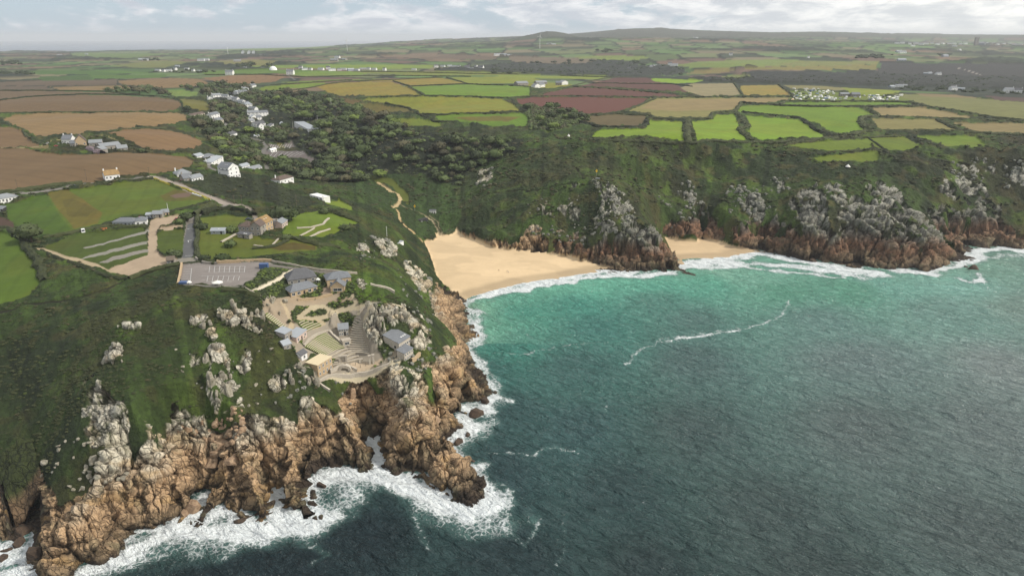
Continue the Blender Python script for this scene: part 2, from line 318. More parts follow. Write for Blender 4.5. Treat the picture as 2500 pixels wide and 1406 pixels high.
# ------------------------------------------------------------------ regions of the land (name, kind, colour read off the photograph, outline)
KA = .80     # display colour -> surface colour
GR = 'grass'; ST_ = 'crop'; SO = 'soil'; WD = 'wood'; RK = 'rock'; SA = 'sand'; GV = 'gravel'; AS = 'asphalt'; HT = 'heath'; PV = 'paving'
REG = [
 # far patches, then middle, then near
 ('moor', WD, (66,72,62), '1180 160;1300 152;1500 143;1560 160;1650 168;1680 178;1640 186;1590 189;1500 189;1400 186;1200 184;1050 178'),
 ('moor', WD, (64,68,60), '1680 196;1820 178;2010 180;2135 176;2500 186;2700 190;2700 225;2500 222;2200 212;2080 210;1990 206;1850 204;1780 203'),
 ('moor', HT, (78,78,74), '2150 154;2500 158;2700 160;2700 192;2500 190;2135 180;2150 168'),
 ('green_field', GR, (116,142,84), '1640 161;1700 152;1800 147;1950 146;1950 149;1890 160;1800 166;1700 168'),
 ('green_field', GR, (122,136,90), '1800 166;1890 160;1950 149;2150 150;2145 157;2010 161;1900 163'),
 ('olive_field', GR, (128,130,84), '1805 168;1900 164;2010 161;2140 158;2138 176;2000 173;1900 172'),
 ('olive_field', GR, (126,124,88), '1672 182;1700 172;1760 166;1800 169;1790 175;1740 182'),
 ('olive_field', GR, (112,128,78), '1735 190;1800 182;1830 185;1845 197;1780 201'),
 ('green_field', GR, (120,146,84), '1405 140;1470 136;1570 138;1590 144;1500 150;1430 148'),
 ('stubble_field', ST_, (140,118,100), '1230 138;1380 141;1480 146;1420 158;1260 154'),
 ('brown_field', ST_, (128,104,86), '930 138;1100 133;1240 140;1190 148;1000 142'),
 ('stubble_field', ST_, (146,120,98), '935 137;1000 133;1100 133;1060 140;980 142'),
 ('green_field', GR, (104,134,80), '500 118;620 116;740 114;830 117;760 123;600 126;520 124'),
 ('green_field', GR, (98,128,78), '170 131;300 129;420 133;300 144;180 141'),
 ('olive_field', GR, (112,126,84), '340 152;400 148;470 152;400 166;330 166;270 162'),
 ('olive_field', GR, (120,126,84), '500 152;620 146;700 150;640 164;540 160'),
 ('green_field', GR, (74,112,58), '60 174;180 172;330 180;240 183;60 182'),
 ('green_field', GR, (66,98,52), '100 187;220 185;230 196;110 200;90 194'),
 ('green_field', GR, (80,118,56), '220 184;340 183;415 182;400 190;300 193;228 195'),
 ('green_field', GR, (84,124,60), '225 172;290 173;400 181;340 181;240 176'),
 ('green_field', GR, (92,128,58), '480 174;700 170;860 176;690 180;500 182'),
 ('green_field', GR, (110,144,66), '690 180;760 175;860 175;905 178;880 184;740 187'),
 ('green_field', GR, (118,148,72), '610 162;670 160;730 160;720 167;640 168'),
 ('green_field', GR, (116,148,66), '740 160;830 158;900 160;880 170;760 168'),
 ('green_field', GR, (120,150,68), '820 160;900 158;1060 160;1050 168;920 170'),
 ('olive_field', GR, (118,136,72), '860 177;1100 176;1300 182;1250 186;1000 184'),
 ('green_field', GR, (128,152,70), '1210 184;1300 185;1480 188;1460 194;1300 191;1225 189'),
 ('brown_field', ST_, (118,98,82), '0 211;115 211;126 221;0 222;-80 222'),
 ('brown_field', ST_, (122,100,82), '-80 203;0 202;100 198;290 195;288 208;120 210;0 210;-80 210'),
 ('stubble_field', ST_, (162,130,92), '125 213;290 209;335 215;260 222;142 221'),
 ('stubble_field', ST_, (158,124,88), '292 203;292 198;420 191;482 193;512 205;470 212;400 216;350 212;300 208'),
 ('stubble_field', ST_, (160,120,86), '492 191;560 185;680 182;698 188;672 200;600 206;540 204'),
 ('brown_field', ST_, (130,104,80), '-80 225;0 223;150 224;250 226;330 231;230 229;110 235;60 238;0 243;-80 246'),
 ('stubble_field', ST_, (136,106,78), '-80 249;0 246;60 239;110 236;200 232;300 234;390 239;436 248;443 260;430 270;400 274;250 275;100 275;0 277;-80 277'),
 ('stubble_field', ST_, (168,132,92), '14 291;30 283;100 277;250 277;400 277;440 278;456 285;457 294;430 304;300 314;250 324;180 329;100 333;72 328;62 318;25 306;12 298'),
 ('stubble_field', ST_, (146,112,80), '-80 310;0 309;28 312;54 320;60 334;72 346;98 355;95 360;0 362;-80 362'),
 ('stubble_field', ST_, (156,118,84), '262 326;330 316;400 318;460 330;494 345;496 355;480 365;430 369;370 368;340 361;320 346'),
 ('stubble_field', ST_, (142,110,80), '-80 364;0 363;60 363;100 372;150 380;230 377;300 374;400 379;455 385;478 396;470 407;440 417;380 424;300 434;215 447;120 460;50 468;0 473;-80 482'),
 ('stubble_field', ST_, (152,130,86), '120 366;60 361;100 358;130 345;118 352'),
 ('pasture', GR, (110,142,84), '405 222;450 219;486 226;472 238;430 237'),
 ('pasture', GR, (108,112,62), '440 242;480 244;500 250;530 268;490 272;452 266'),
 ('green_field', GR, (112,142,56), '625 223;640 213;690 208;780 202;802 204;765 213;705 217;662 223'),
 ('green_field', GR, (104,132,58), '665 203;780 196;900 193;960 190;900 195;800 199;740 203'),
 ('olive_field', GR, (138,134,66), '772 212;800 205;900 200;958 200;998 215;1028 234;890 236;830 234;800 225'),
 ('olive_field', GR, (140,134,72), '850 199;900 196;1080 191;1138 204;1000 210;962 199'),
 ('green_field', GR, (106,144,52), '1004 213;1140 207;1250 211;1296 215;1295 234;1250 241;1100 236;1042 232'),
 ('green_field', GR, (128,146,66), '1090 190;1240 187;1300 190;1330 200;1260 204;1146 205'),
 ('olive_field', GR, (130,142,60), '1260 206;1330 201;1390 206;1400 210;1340 218;1300 214'),
 ('olive_field', GR, (128,140,58), '877 247;900 242;1030 237;1140 239;1226 243;1250 256;1268 272;1200 274;1080 279;1030 278;1000 262;940 252'),
 ('rough_pasture', GR, (104,104,60), '845 262;870 255;920 253;1000 266;1012 277;900 268'),
 ('rough_pasture', GR, (104,92,62), '770 240;830 240;880 248;860 256;790 256'),
 ('green_field', GR, (98,136,48), '1062 284;1100 281;1200 279;1278 278;1298 290;1290 309;1200 308;1140 300;1062 292'),
 ('rough_pasture', GR, (106,104,58), '1110 288;1200 284;1270 286;1240 297;1150 296'),
 ('green_field', GR, (110,132,56), '940 299;960 291;1030 290;1070 300;1078 311;1000 307'),
 ('ploughed_field', SO, (108,68,54), '1257 243;1292 239;1420 238;1586 241;1568 252;1528 269;1450 281;1370 272;1290 262;1270 256'),
 ('ploughed_field', SO, (102,68,56), '1305 235;1360 223;1400 214;1530 221;1640 231;1676 238;1600 237;1420 235'),
 ('ploughed_field', SO, (98,68,56), '1408 211;1440 205;1640 205;1688 220;1678 226;1600 221;1500 214'),
 ('ploughed_field', SO, (96,66,56), '1452 203;1500 191;1580 191;1618 203'),
 ('green_field', GR, (130,172,58), '1590 194;1600 192;1720 198;1698 203;1650 204;1600 200'),
 ('stubble_field', ST_, (176,156,120), '1662 215;1690 205;1788 204;1808 234;1720 236;1682 226'),
 ('stubble_field', ST_, (164,150,92), '1534 272;1592 241;1800 240;1950 239;1896 250;1812 257;1796 270;1740 275;1728 290;1600 287;1588 277'),
 ('stubble_field', ST_, (176,148,104), '1562 266;1600 244;1800 241;1945 240;1890 249;1800 258;1780 268;1650 272'),
 ('brown_field', ST_, (124,104,72), '1408 295;1440 284;1500 281;1580 283;1572 300;1556 309;1480 308'),
 ('green_field', GR, (122,156,50), '1440 340;1462 319;1578 316;1588 296;1668 298;1671 347'),
 ('green_field', GR, (122,158,52), '1692 298;1740 293;1750 281;1793 281;1808 312;1828 345;1702 347'),
 ('green_field', GR, (118,156,54), '1820 284;1850 286;1948 293;1988 316;2008 336;1850 344;1826 326;1836 310'),
 ('green_field', GR, (108,144,48), '1806 262;1830 258;2100 264;2136 283;2100 286;2096 300;2112 318;2055 329;2030 324;1985 300;1950 288;1800 275'),
 ('olive_field', GR, (146,140,82), '1808 210;1900 208;1928 234;1812 234'),
 ('stubble_field', ST_, (156,142,92), '1914 209;2000 210;2080 217;2040 222;1940 220'),
 ('camping_meadow', GR, (104,128,62), '1930 223;2020 224;2110 236;2200 238;2250 247;2150 250;1925 248'),
 ('green_field', GR, (128,150,66), '2050 214;2200 222;2192 229;2128 237;2075 228'),
 ('green_field', GR, (100,138,50), '1912 251;2200 250;2226 258;2100 261;1905 258'),
 ('stubble_field', ST_, (176,150,104), '2130 265;2248 263;2376 289;2156 284'),
 ('stubble_field', ST_, (158,142,88), '2126 291;2280 293;2338 319;2150 318'),
 ('stubble_field', ST_, (162,138,94), '2326 301;2500 301;2640 306;2640 332;2500 326;2380 325'),
 ('stubble_field', ST_, (144,138,84), '2174 230;2300 234;2500 250;2640 262;2640 300;2500 296;2440 292;2300 265;2234 250'),
 ('stubble_field', ST_, (160,132,96), '2230 228;2330 232;2400 241;2260 236'),
 ('ploughed_field', SO, (86,66,56), '2400 234;2500 239;2640 244;2640 260;2500 249;2430 244'),
 ('rough_pasture', GR, (106,132,50), '1930 356;2000 346;2080 341;2122 343;2132 364;2060 368;1990 369'),
 ('rough_pasture', GR, (104,128,48), '1975 386;2060 376;2150 371;2148 397;2010 397'),
 ('rough_pasture', GR, (102,126,48), '2104 336;2200 334;2230 346;2255 359;2180 371;2140 362'),
 ('rough_pasture', GR, (106,136,48), '2236 333;2380 333;2416 359;2340 359;2300 356'),
 # valley and slope
 ('wood_floor', HT, (44,52,32), '460 292;510 300;560 330;600 352;650 392;648 404;600 398;560 396;540 372;505 340;480 315'),
 ('wood_floor', HT, (44,52,32), '520 240;560 222;600 212;640 222;700 222;780 238;840 250;870 262;900 285;960 300;1010 318;1160 345;1280 340;1260 375;1200 395;1150 420;1120 455;1080 448;1040 425;960 430;900 442;830 446;770 446;720 432;655 402;690 395;780 402;780 396;752 380;728 362;712 347;652 350;640 345;600 335;560 318;545 300;515 268'),
 ('green_slope', HT, (66,86,40), '870 430;960 425;1060 440;1110 470;1130 530;1110 560;1080 570;1040 590;1000 560;960 520;900 500;860 470'),
 ('lawn', GR, (90,104,46), '900 430;960 435;1000 480;1000 505;990 500;960 455;905 445'),
 ('heath', HT, (56,64,38), '460 430;560 425;640 440;720 470;780 500;700 510;640 490;560 490;500 465'),
 ('lawn', GR, (104,128,50), '645 322;690 318;690 325;655 328'),
 ('lawn', GR, (112,138,44), '790 491;830 489;864 508;860 516;800 500'),
 ('lawn', GR, (100,128,44), '720 525;775 516;800 520;860 538;878 547;850 556;790 580;720 580;690 570;700 545'),
 ('lawn', GR, (98,116,48), '488 532;560 527;600 531;598 545;540 550;497 547'),
 ('lawn', GR, (92,110,44), '484 548;600 545;640 585;775 590;776 612;700 620;600 628;520 632;488 630'),
 ('rough_pasture', GR, (84,84,44), '650 600;720 592;770 600;770 610;680 612'),
 ('lawn', GR, (70,88,36), '480 526;488 530;486 630;500 640;478 636;470 600;474 550'),
 # left grass fields
 ('green_field', GR, (88,112,42), '8 502;60 490;180 465;300 447;374 440;402 446;512 493;470 505;380 520;300 530;200 560;120 575;60 566;20 535'),
 ('green_field', GR, (74,104,36), '8 502;60 490;112 474;172 562;120 575;60 566;20 535'),
 ('green_field', GR, (106,104,50), '116 473;165 463;250 520;238 545;180 561'),
 ('green_field', GR, (96,94,46), '150 490;176 485;236 512;210 530;165 530'),
 ('green_field', GR, (92,96,46), '390 478;430 462;480 472;500 486;460 490;400 492'),
 ('bare_soil', SO, (116,98,80), '415 478;440 472;472 471;462 482;430 484'),
 ('bare_soil', SO, (84,66,52), '-60 530;8 530;30 542;34 555;-60 562'),
 ('rough_meadow', GR, (82,110,40), '-80 566;0 564;40 580;72 610;96 650;100 690;70 722;0 748;-80 762'),
 ('grass', GR, (72,92,38), '106 606;170 577;250 566;358 556;362 590;366 622;265 657;215 643'),
 ('gravel_strip', GV, (142,138,128), '203 606;262 590;364 562;364 569;300 584;212 608'),
 ('gravel_strip', GV, (142,138,126), '192 637;225 622;300 602;362 588;362 595;300 610;235 626'),
 ('gravel_strip', GV, (140,134,124), '240 643;270 628;364 607;364 614;310 628;262 640'),
 ('gravel_yard', GV, (172,152,128), '366 540;392 532;440 526;462 535;430 540;396 552;385 566;383 612;392 624;404 630;452 634;446 642;412 646;385 650;318 678;265 658;364 622;364 560'),
 ('gravel_yard', GV, (172,152,128), '385 565;396 557;452 550;454 557;402 564'),
 ('gravel_yard', GV, (176,158,128), '90 606;106 607;265 658;318 678;300 672;200 647;96 614'),
 ('grass', GR, (76,96,38), '384 576;402 564;452 558;454 580;448 622;438 628;408 626;384 612'),
 ('grass', GR, (82,100,42), '396 551;430 543;460 541;450 549;410 553'),
 ('car_park_surface', AS, (138,130,124), '444 646;520 642;655 640;668 645;655 655;600 692;596 703;436 697'),
 # valley car parks
 ('car_park_surface', AS, (112,104,98), '650 351;712 348;726 361;668 364'),
 ('lawn', GR, (104,104,58), '672 351;688 350;700 362;684 363'),
 ('car_park_surface', AS, (106,98,94), '636 368;668 367;728 369;752 381;778 396;768 402;740 386;700 386;655 389'),
 # theatre gardens and paved ground
 ('garden_bed', HT, (70,82,46), '600 700;650 655;700 655;760 660;850 665;860 690;880 740;900 745;960 750;1010 790;1000 850;960 900;900 905;830 915;760 905;700 840;660 790;640 745'),
 ('paving', PV, (160,144,122), '640 745;690 725;760 735;790 720;830 715;830 728;760 750;720 745;700 790;735 800;700 812;660 790;648 770'),
 ('paving', PV, (150,132,114), '800 668;820 670;830 700;800 720;782 718;800 690'),
 ('paving', PV, (160,142,118), '690 725;720 722;860 725;860 732;790 735;730 744;700 738'),
 ('paving', PV, (154,142,124), '700 790;800 790;780 800;745 815;720 830;760 860;740 905;722 860;700 830;690 800'),
 ('paving', PV, (154,144,128), '850 746;900 745;912 770;890 800;930 880;905 905;850 912;780 916;770 900;820 880;800 870;745 856;735 830;760 800;820 770;880 790;870 770;850 760'),
 ('paving', PV, (154,144,128), '740 905;800 912;840 905;905 900;960 875;970 880;900 912;830 925;770 935;766 915'),
 ('stage_floor', PV, (186,166,140), '838 892;880 882;930 879;936 886;900 900;850 904'),
 # shingle scrap and bare spots
 ('beach', SA, (222,190,142), '1126 728;1106 716;1096 700;1080 692;1066 680;1062 660;1052 632;1044 612;1032 596;1032 588;1046 592;1058 590;1066 582;1062 572;1072 570;1084 577;1098 577;1108 570;1112 560;1120 562;1124 572;1136 580;1160 588;1200 600;1230 604;1260 611;1300 614;1350 618;1390 620;1420 630;1460 640;1490 647;1520 657;1530 668;1470 668;1400 684;1340 694;1280 706;1200 722;1150 740'),
 ('beach', SA, (214,182,136), '1648 640;1650 620;1630 600;1616 578;1634 574;1660 582;1700 586;1712 573;1724 577;1760 590;1800 601;1835 606;1862 612;1870 622;1800 630;1770 638;1700 642'),
 ('beach', SA, (196,168,124), '2336 606;2350 599;2390 601;2440 600;2450 606;2400 612;2350 612'),
]
ROADS = [ # name, kind, colour, width in metres, line
 ('road', AS, (128,122,116), 5.0, '-80 492;0 479;60 472;110 467;160 460;220 449;300 442;340 437;376 434'),
 ('road', GV, (160,148,136), 7.5, '372 433;400 441;430 450;480 472;520 486;556 499;575 503'),
 ('road', AS, (126,120,112), 5.5, '560 501;520 510;490 518;474 530;466 545;462 570;460 600;459 622;450 640'),
 ('road', AS, (96,96,96), 6.0, '470 548;464 575;461 600;459 626'),
 ('road', AS, (140,134,122), 6.0, '478 636;455 634;440 637;420 640'),
 ('lane', AS, (140,130,118), 3.2, '588 500;606 508;620 522;624 535;626 545'),
 ('lane', AS, (118,112,104), 3.6, '660 648;720 656;780 664;830 668;846 672'),
 ('path', GV, (218,206,182), 2.6, '612 714;640 704;668 690;690 678;704 664;716 660'),
 ('path', SA, (198,172,128), 3.4, '880 432;892 438'), ('path', SA, (200,176,132), 3.6, '922 446;940 458;954 468;970 474;978 486;974 498;966 506;960 507'),
 ('path', SA, (192,166,122), 2.4, '968 512;974 522;976 538;990 554;1010 568;1030 588'), ('path', SA, (176,160,128), 2.0, '974 500;990 508;1010 514;1030 524;1046 534;1056 540;1068 560;1074 574'),
 ('path', GV, (150,140,110), 1.2, '1050 530;1070 545;1080 570'),
 ('lane', AS, (120,118,112), 4.0, '720 196;706 186;700 180'), ('lane', AS, (120,118,112), 4.0, '540 330;552 305;562 292;570 285'),
 ('lane', AS, (116,112,106), 4.0, '508 396;512 410;540 422;580 432'), ('lane', AS, (112,108,102), 5.0, '560 330;600 335;640 345;652 360;640 378;650 400;652 415'),
 ('track', GV, (150,140,100), 2.5, '0 361;60 362;110 356;130 345;190 338;260 335;300 350;330 372'),
 ('track', SO, (36,34,24), 2.2, '-40 770;30 758;60 745;100 742;160 735;200 728;250 712;300 690;350 672;400 655;436 648'),
 ('coast_path', SO, (60,58,40), 1.6, '1060 480;1120 490;1180 478;1240 470;1300 468;1350 460;1395 452'), ('coast_path', SO, (58,56,38), 1.6, '1370 395;1400 408;1425 430;1450 436'),
 ('coast_path', SO, (60,60,38), 2.2, '1480 425;1530 450;1560 490;1590 530;1600 545'), ('track', SO, (84,74,50), 2, '2440 372;2470 365;2500 352;2600 345'),
 ('lane', GV, (160,150,140), 5, '2330 165;2360 172;2390 182;2398 190'),
 ('path', PV, (182,164,134), 1.9, '690 738;700 760;715 790;700 812'), ('path', PV, (186,170,140), 2.0, '770 752;740 765;728 775'),
 ('path', PV, (178,164,136), 2.0, '728 776;760 750;790 748;810 760;804 772;760 778;728 776'), ('path', PV, (182,168,140), 2.0, '800 770;830 758;865 750;900 752;905 770;890 790'),
 ('path', PV, (184,172,144), 2.0, '876 765;880 750;900 742;930 741;960 750;990 762'), ('path', PV, (170,156,130), 1.8, '860 722;872 742;876 752'),
 ('path', PV, (176,160,130), 1.8, '728 778;770 782;790 790;760 800'),
 ('path', PV, (190,178,150), 2.2, '770 935;800 924;850 920;900 912;930 900;960 892;985 880'),
 ('path', PV, (170,156,134), 2.2, '945 880;960 870;975 850;965 842;950 835'),
]
# rock outcrops (image outlines); strength = how much bare rock, raise in metres
ROCKS = [
 ('cliff', 1.0, 0, '-400 1180;-200 1180;0 1168;30 1172;60 1182;105 1212;112 1222;150 1228;185 1205;212 1190;230 1160;236 1120;258 1085;235 1080;212 1060;204 1010;203 940;212 918;238 918;250 950;290 975;312 1040;318 1100;330 1108;345 1060;352 1030;368 1088;396 1060;398 1012;428 998;452 1015;470 1050;500 1030;560 1050;590 1046;612 1020;640 1012;665 1018;700 1032;724 1040;732 1012;742 985;770 972;800 985;830 1006;862 1000;884 985;902 975;930 975;950 955;925 920;905 890;935 882;980 872;1000 885;1035 915;1055 970;1064 960;1060 920;1052 890;1068 862;1100 856;1130 846;1110 820;1080 790;1060 770;1048 730;1056 700;1060 676;1075 685;1110 715;1140 740;1200 830;1230 960;1230 1260;1100 1280;600 1340;300 1440;60 1460;-400 1360'),
 ('outcrop', .95, 2.2, '505 862;532 850;545 862;560 885;563 912;540 920;515 915;502 905'), ('outcrop', .95, 2.4, '500 925;520 915;552 925;556 975;538 1005;520 995;503 955'),
 ('outcrop', .9, 2.0, '585 856;600 852;618 890;616 905;602 920;590 905;582 880'), ('outcrop', .85, 1.4, '455 858;475 852;486 875;478 890;460 888'), ('outcrop', .8, 1.4, '462 784;480 772;500 774;500 786;480 798;464 796'),
 ('outcrop', .85, 1.8, '545 768;570 758;592 765;590 800;565 805;548 796'), ('outcrop', .85, 2, '598 785;620 775;640 772;645 800;640 822;622 818;604 805'), ('outcrop', .7, 1.2, '290 798;320 792;350 790;352 798;325 806;300 808'),
 ('outcrop', .8, 1.6, '250 874;272 862;292 862;292 885;270 892;252 888'), ('outcrop', .7, 1.0, '555 940;575 925;585 945;575 960'), ('outcrop', .9, 2.0, '510 818;522 812;532 824;528 836;512 838'),
 ('outcrop', .92, 2.4, '702 900;722 892;740 905;770 905;778 935;765 945;740 942;715 945;704 930'), ('outcrop', .6, .8, '650 925;680 918;700 925;700 945;670 955;648 950'), ('outcrop', .5, .8, '480 1030;540 1020;600 1000;600 985;560 1000;500 1010'),
 ('outcrop', .95, 3.0, '885 762;905 755;930 768;940 800;932 845;905 860;890 845;884 800'), ('outcrop', .8, 2.0, '915 760;940 748;985 745;1010 765;1020 800;1000 812;985 790;960 785;945 775'),
 ('outcrop', .9, 2.0, '802 772;815 765;828 775;832 798;820 805;806 800'), ('outcrop', .85, 1.8, '640 735;660 728;672 740;690 745;684 765;668 768;650 760'), ('outcrop', .7, 1.6, '1000 830;1030 820;1060 832;1060 850;1040 858;1012 850'),
 ('outcrop', .7, 1.2, '870 600;890 592;905 605;900 625;880 622'), ('outcrop', .85, 1.8, '918 600;940 592;965 605;970 625;950 630;925 622'), ('outcrop', .55, 1, '860 690;880 680;900 690;910 705;890 712'),
 ('outcrop', .55, 1, '990 650;1020 655;1045 690;1040 720;1020 700;1000 680'), ('outcrop', .6, 1, '1010 770;1040 780;1060 820;1045 822;1020 800'),
 ('outcrop', .6, 1, '960 870;1000 900;1040 905;1020 930;985 925;950 900'), ('outcrop', .55, 1, '1020 890;1060 870;1080 880;1060 900'), 
 # east side
 ('cliff', 1.0, 0, '1118 566;1140 570;1170 580;1200 585;1240 592;1270 592;1290 575;1330 580;1380 590;1420 596;1450 596;1478 575;1500 590;1520 560;1540 552;1560 545;1580 556;1610 584;1640 612;1672 660;1672 680;1500 680;1400 632;1290 618;1200 607;1130 590'),
 ('outcrop', .5, 1.6, '1448 440;1480 446;1520 470;1545 510;1556 545;1520 560;1490 570;1470 590;1440 580;1450 540;1470 500'), ('outcrop', .5, 1.6, '1316 508;1345 500;1350 530;1330 535'), ('outcrop', .6, 1.6, '1370 505;1400 495;1418 515;1412 540;1375 535'),
 ('outcrop', .5, 1.4, '1282 568;1300 548;1318 560;1320 592;1285 596'), ('outcrop', .55, 1.4, '1170 418;1200 414;1202 432;1188 455;1170 458'), ('outcrop', .4, 1.4, '1395 440;1415 450;1418 480;1400 470'),
 ('outcrop', .35, 1.2, '1350 560;1460 555;1460 590;1360 590'),
 ('cliff', 1.0, 0, '1600 548;1640 540;1680 542;1706 500;1712 500;1730 530;1760 562;1800 566;1836 572;1850 556;1880 548;1892 520;1920 545;1945 580;1962 572;1946 530;1930 510;1930 486;1962 462;1990 450;2012 470;2022 500;2022 560;2042 558;2040 540;2060 505;2084 480;2110 462;2130 445;2160 446;2190 462;2215 500;2240 532;2290 575;2340 605;2362 635;2362 670;2000 670;1860 616;1760 592;1700 588;1630 576'),
 ('outcrop', .7, 1.6, '2012 455;2045 452;2066 470;2070 500;2050 508;2030 490'), ('outcrop', .5, 1.4, '1890 452;1912 445;1925 465;1915 475'), ('outcrop', .55, 1.4, '1800 455;1830 470;1860 490;1868 530;1840 560;1815 540;1812 490'), ('outcrop', .45, 1.4, '1650 470;1690 480;1700 500;1670 495'),
 ('cliff', .95, 0, '2286 450;2330 440;2350 432;2385 448;2400 456;2410 470;2440 500;2446 540;2480 560;2520 580;2700 590;3200 560;3200 610;2350 606;2300 572;2268 540;2262 510;2300 500;2350 520;2362 505;2340 490;2300 475'),
 ('outcrop', .5, 1.4, '2340 402;2372 395;2392 420;2380 432;2350 425'), ('outcrop', .6, 1.4, '2462 420;2500 402;2560 410;2560 450;2500 455;2470 445'), ('outcrop', .45, 1.2, '2400 400;2430 395;2430 430;2410 430'),
]
t1 = time.time()
def Wc(s): 
    p = pts(s); x, y, z = W(p[:, 0], p[:, 1]); return x, y
def worley2(x, y, s):
    ix = np.floor(x); iy = np.floor(y); f1 = np.full(x.shape, 9.); idd = np.zeros(x.shape)
    for dx in (-1, 0, 1):
        for dy in (-1, 0, 1):
            a = ix + dx; b = iy + dy; d = (x - a - h2(a, b, s)) ** 2 + (y - b - h2(a, b, s + 1)) ** 2; m = d < f1; f1 = np.where(m, d, f1); idd = np.where(m, h2(a, b, s + 2), idd)
    return np.sqrt(f1), idd
wob = lambda X_, Y_, k, sc, sd: (fbm(X_ / sc, Y_ / sc, sd, 3) - .5) * 2 * k
RAMP = np.clip(RG / 300, .6, 6)
WX = XG + (vn(XG / (2.6 * RAMP), YG / (2.6 * RAMP), 3) - .5) * 1.6 * RAMP; WY = YG + (vn(XG / (2.6 * RAMP), YG / (2.6 * RAMP), 4) - .5) * 1.6 * RAMP
KIND = np.zeros(XG.shape, np.int16); KINDS_ = [HT, GR, ST_, SO, WD, RK, SA, GV, AS, PV, 'patch', 'wild']; KI = {k: i for i, k in enumerate(KINDS_)}
RID = np.zeros(XG.shape, np.int16)
NAMES = ['heath', 'farmland']
COLR = np.zeros(XG.shape + (3,), np.float32); COLR[:] = srgb(50, 64, 31, KA)
# heath varies over tens of metres
m1 = fbm(XG / 34, YG / 34, 11, 4); m2 = fbm(XG / 11, YG / 11, 12, 4); m3 = fbm(XG / 60, YG / 60, 13, 3)
def blend(mask, c): 
    global COLR
    COLR += (np.asarray(c, np.float32) - COLR) * mask[..., None].astype(np.float32)
blend(sstep(m1, .46, .60) * .8, srgb(76, 98, 38, KA)); blend(sstep(m2, .54, .66) * .65, srgb(94, 88, 50, KA)); blend(sstep(m3, .54, .70) * .38, srgb(70, 60, 38, KA))
blend(sstep(fbm(XG / 19, YG / 19, 14, 3), .62, .74) * .6, srgb(100, 124, 44, KA))
# the open west slope is darker and browner, the theatre slopes greener
dk = np.exp(-((XG + 190) / 75) ** 2 - ((YG - 235) / 90) ** 2); blend(dk * .6, srgb(40, 48, 28, KA))
gr = np.exp(-((XG + 60) / 60) ** 2 - ((YG - 330) / 150) ** 2); blend(gr * .5 * sstep(m2, .35, .6), srgb(88, 112, 38, KA))
va = np.exp(-((XG + 60) / 150) ** 2 - ((YG - 720) / 190) ** 2); blend(va * .5, srgb(60, 74, 40, KA))
# far countryside: a patchwork of small hedged fields
fm = RG > 1450
fx = XG[fm]; fy = YG[fm]; wq = (fbm(fx / 500, fy / 500, 21, 2) - .5) * 260
P2 = np.stack([(fx + wq) / 165, (fy * 1.0 - wq) / 210, np.zeros(fx.shape)], -1)
C2 = np.floor(P2); f1 = np.full(len(fx), 9.); f2 = np.full(len(fx), 9.); idd = np.zeros(len(fx))
for dx in (-1, 0, 1):
    for dy in (-1, 0, 1):
        a = C2[:, 0] + dx; b = C2[:, 1] + dy; v0 = np.abs(P2[:, 0] - a - .2 - .6 * h2(a, b, 5)); v1 = np.abs(P2[:, 1] - b - .2 - .6 * h2(a, b, 6))
        d = np.maximum(v0, v1) + .35 * np.minimum(v0, v1); m = d < f1; f2 = np.where(m, f1, np.minimum(f2, d)); f1 = np.where(m, d, f1); idd = np.where(m, h2(a, b, 7), idd)
pal = np.array([srgb(*c, KA) for c in [(96,124,66),(84,112,60),(120,128,84),(134,112,88),(108,138,76),(90,100,66),(68,80,56),(124,100,84),(112,134,82),(74,88,58),(138,128,98),(100,116,70)]])
fc = .74 * pal[(idd * 11.99).astype(int)] * (.9 + .2 * h2(np.floor(idd * 9999), np.floor(idd * 777), 3))[:, None]
edge = sstep(f2 - f1, .13, .06)
wood = sstep(fbm(fx / 420, fy / 300, 23, 4), .56, .62)
fc = fc * (1 - edge[:, None]) + srgb(34, 40, 28, KA) * edge[:, None]; fc = fc * (1 - wood[:, None]) + srgb(40, 48, 34, KA) * wood[:, None]
hill = sstep(ZB[fm], 165, 185); fc = fc * (1 - hill[:, None]) + srgb(70, 72, 56, KA) * hill[:, None]
COLR[fm] = fc; KIND[fm] = KI['patch']; RID[fm] = 1
FARADD = np.zeros(XG.shape); FARADD[fm] = np.maximum(edge * 2.0, wood * 8 * (.6 + .8 * vn(fx / 14, fy / 14, 31))) * sstep(RG[fm], 1500, 2600)
for nm, kd, c, s in REG:
    px, py = Wc(s)
    if nm == 'beach': continue
    m = inpoly(WX, WY, px, py)
    if kd == WD and RG[m].min(initial=9e9) < 1450: m &= RG < 1e9
    if not m.any(): continue
    if nm not in NAMES: NAMES.append(nm)
    tint = {GR: (.90, .78, .50), ST_: (.61, .67, .61), SO: (.85, .8, .85), WD: (.62, .6, .6)}.get(kd, (1, 1, 1))
    if nm == 'moor': tint = (.6, .58, .58)
    RID[m] = NAMES.index(nm); KIND[m] = KI[kd]; COLR[m] = srgb(*c, KA) * tint; FARADD[m] = 0
NAMES.append('beach')
for (bx, by), c in zip(BPW, [(224,190,140), (216,182,134), (196,168,124)]):
    m = inpoly(XG + (WX - XG) * .4, YG + (WY - YG) * .4, bx, by); RID[m] = NAMES.index('beach'); KIND[m] = KI[SA]; COLR[m] = srgb(*c, KA) * (1.02, 1.10, 1.30)
for nm, kd, c, wd, s in ROADS:
    px, py = Wc(s); pad = wd + 2
    bb = (XG > px.min() - pad) & (XG < px.max() + pad) & (YG > py.min() - pad) & (YG < py.max() + pad)
    if not bb.any(): continue
    d = np.full(XG.shape, 99.); d[bb] = dseg(XG[bb], YG[bb], px, py)
    m = d < wd / 2 + (vn(XG / 2, YG / 2, 8) - .5) * .5
    if nm not in NAMES: NAMES.append(nm)
    RID[m] = NAMES.index(nm); KIND[m] = KI[kd]; COLR[m] = srgb(*c, KA); FARADD[m] = 0
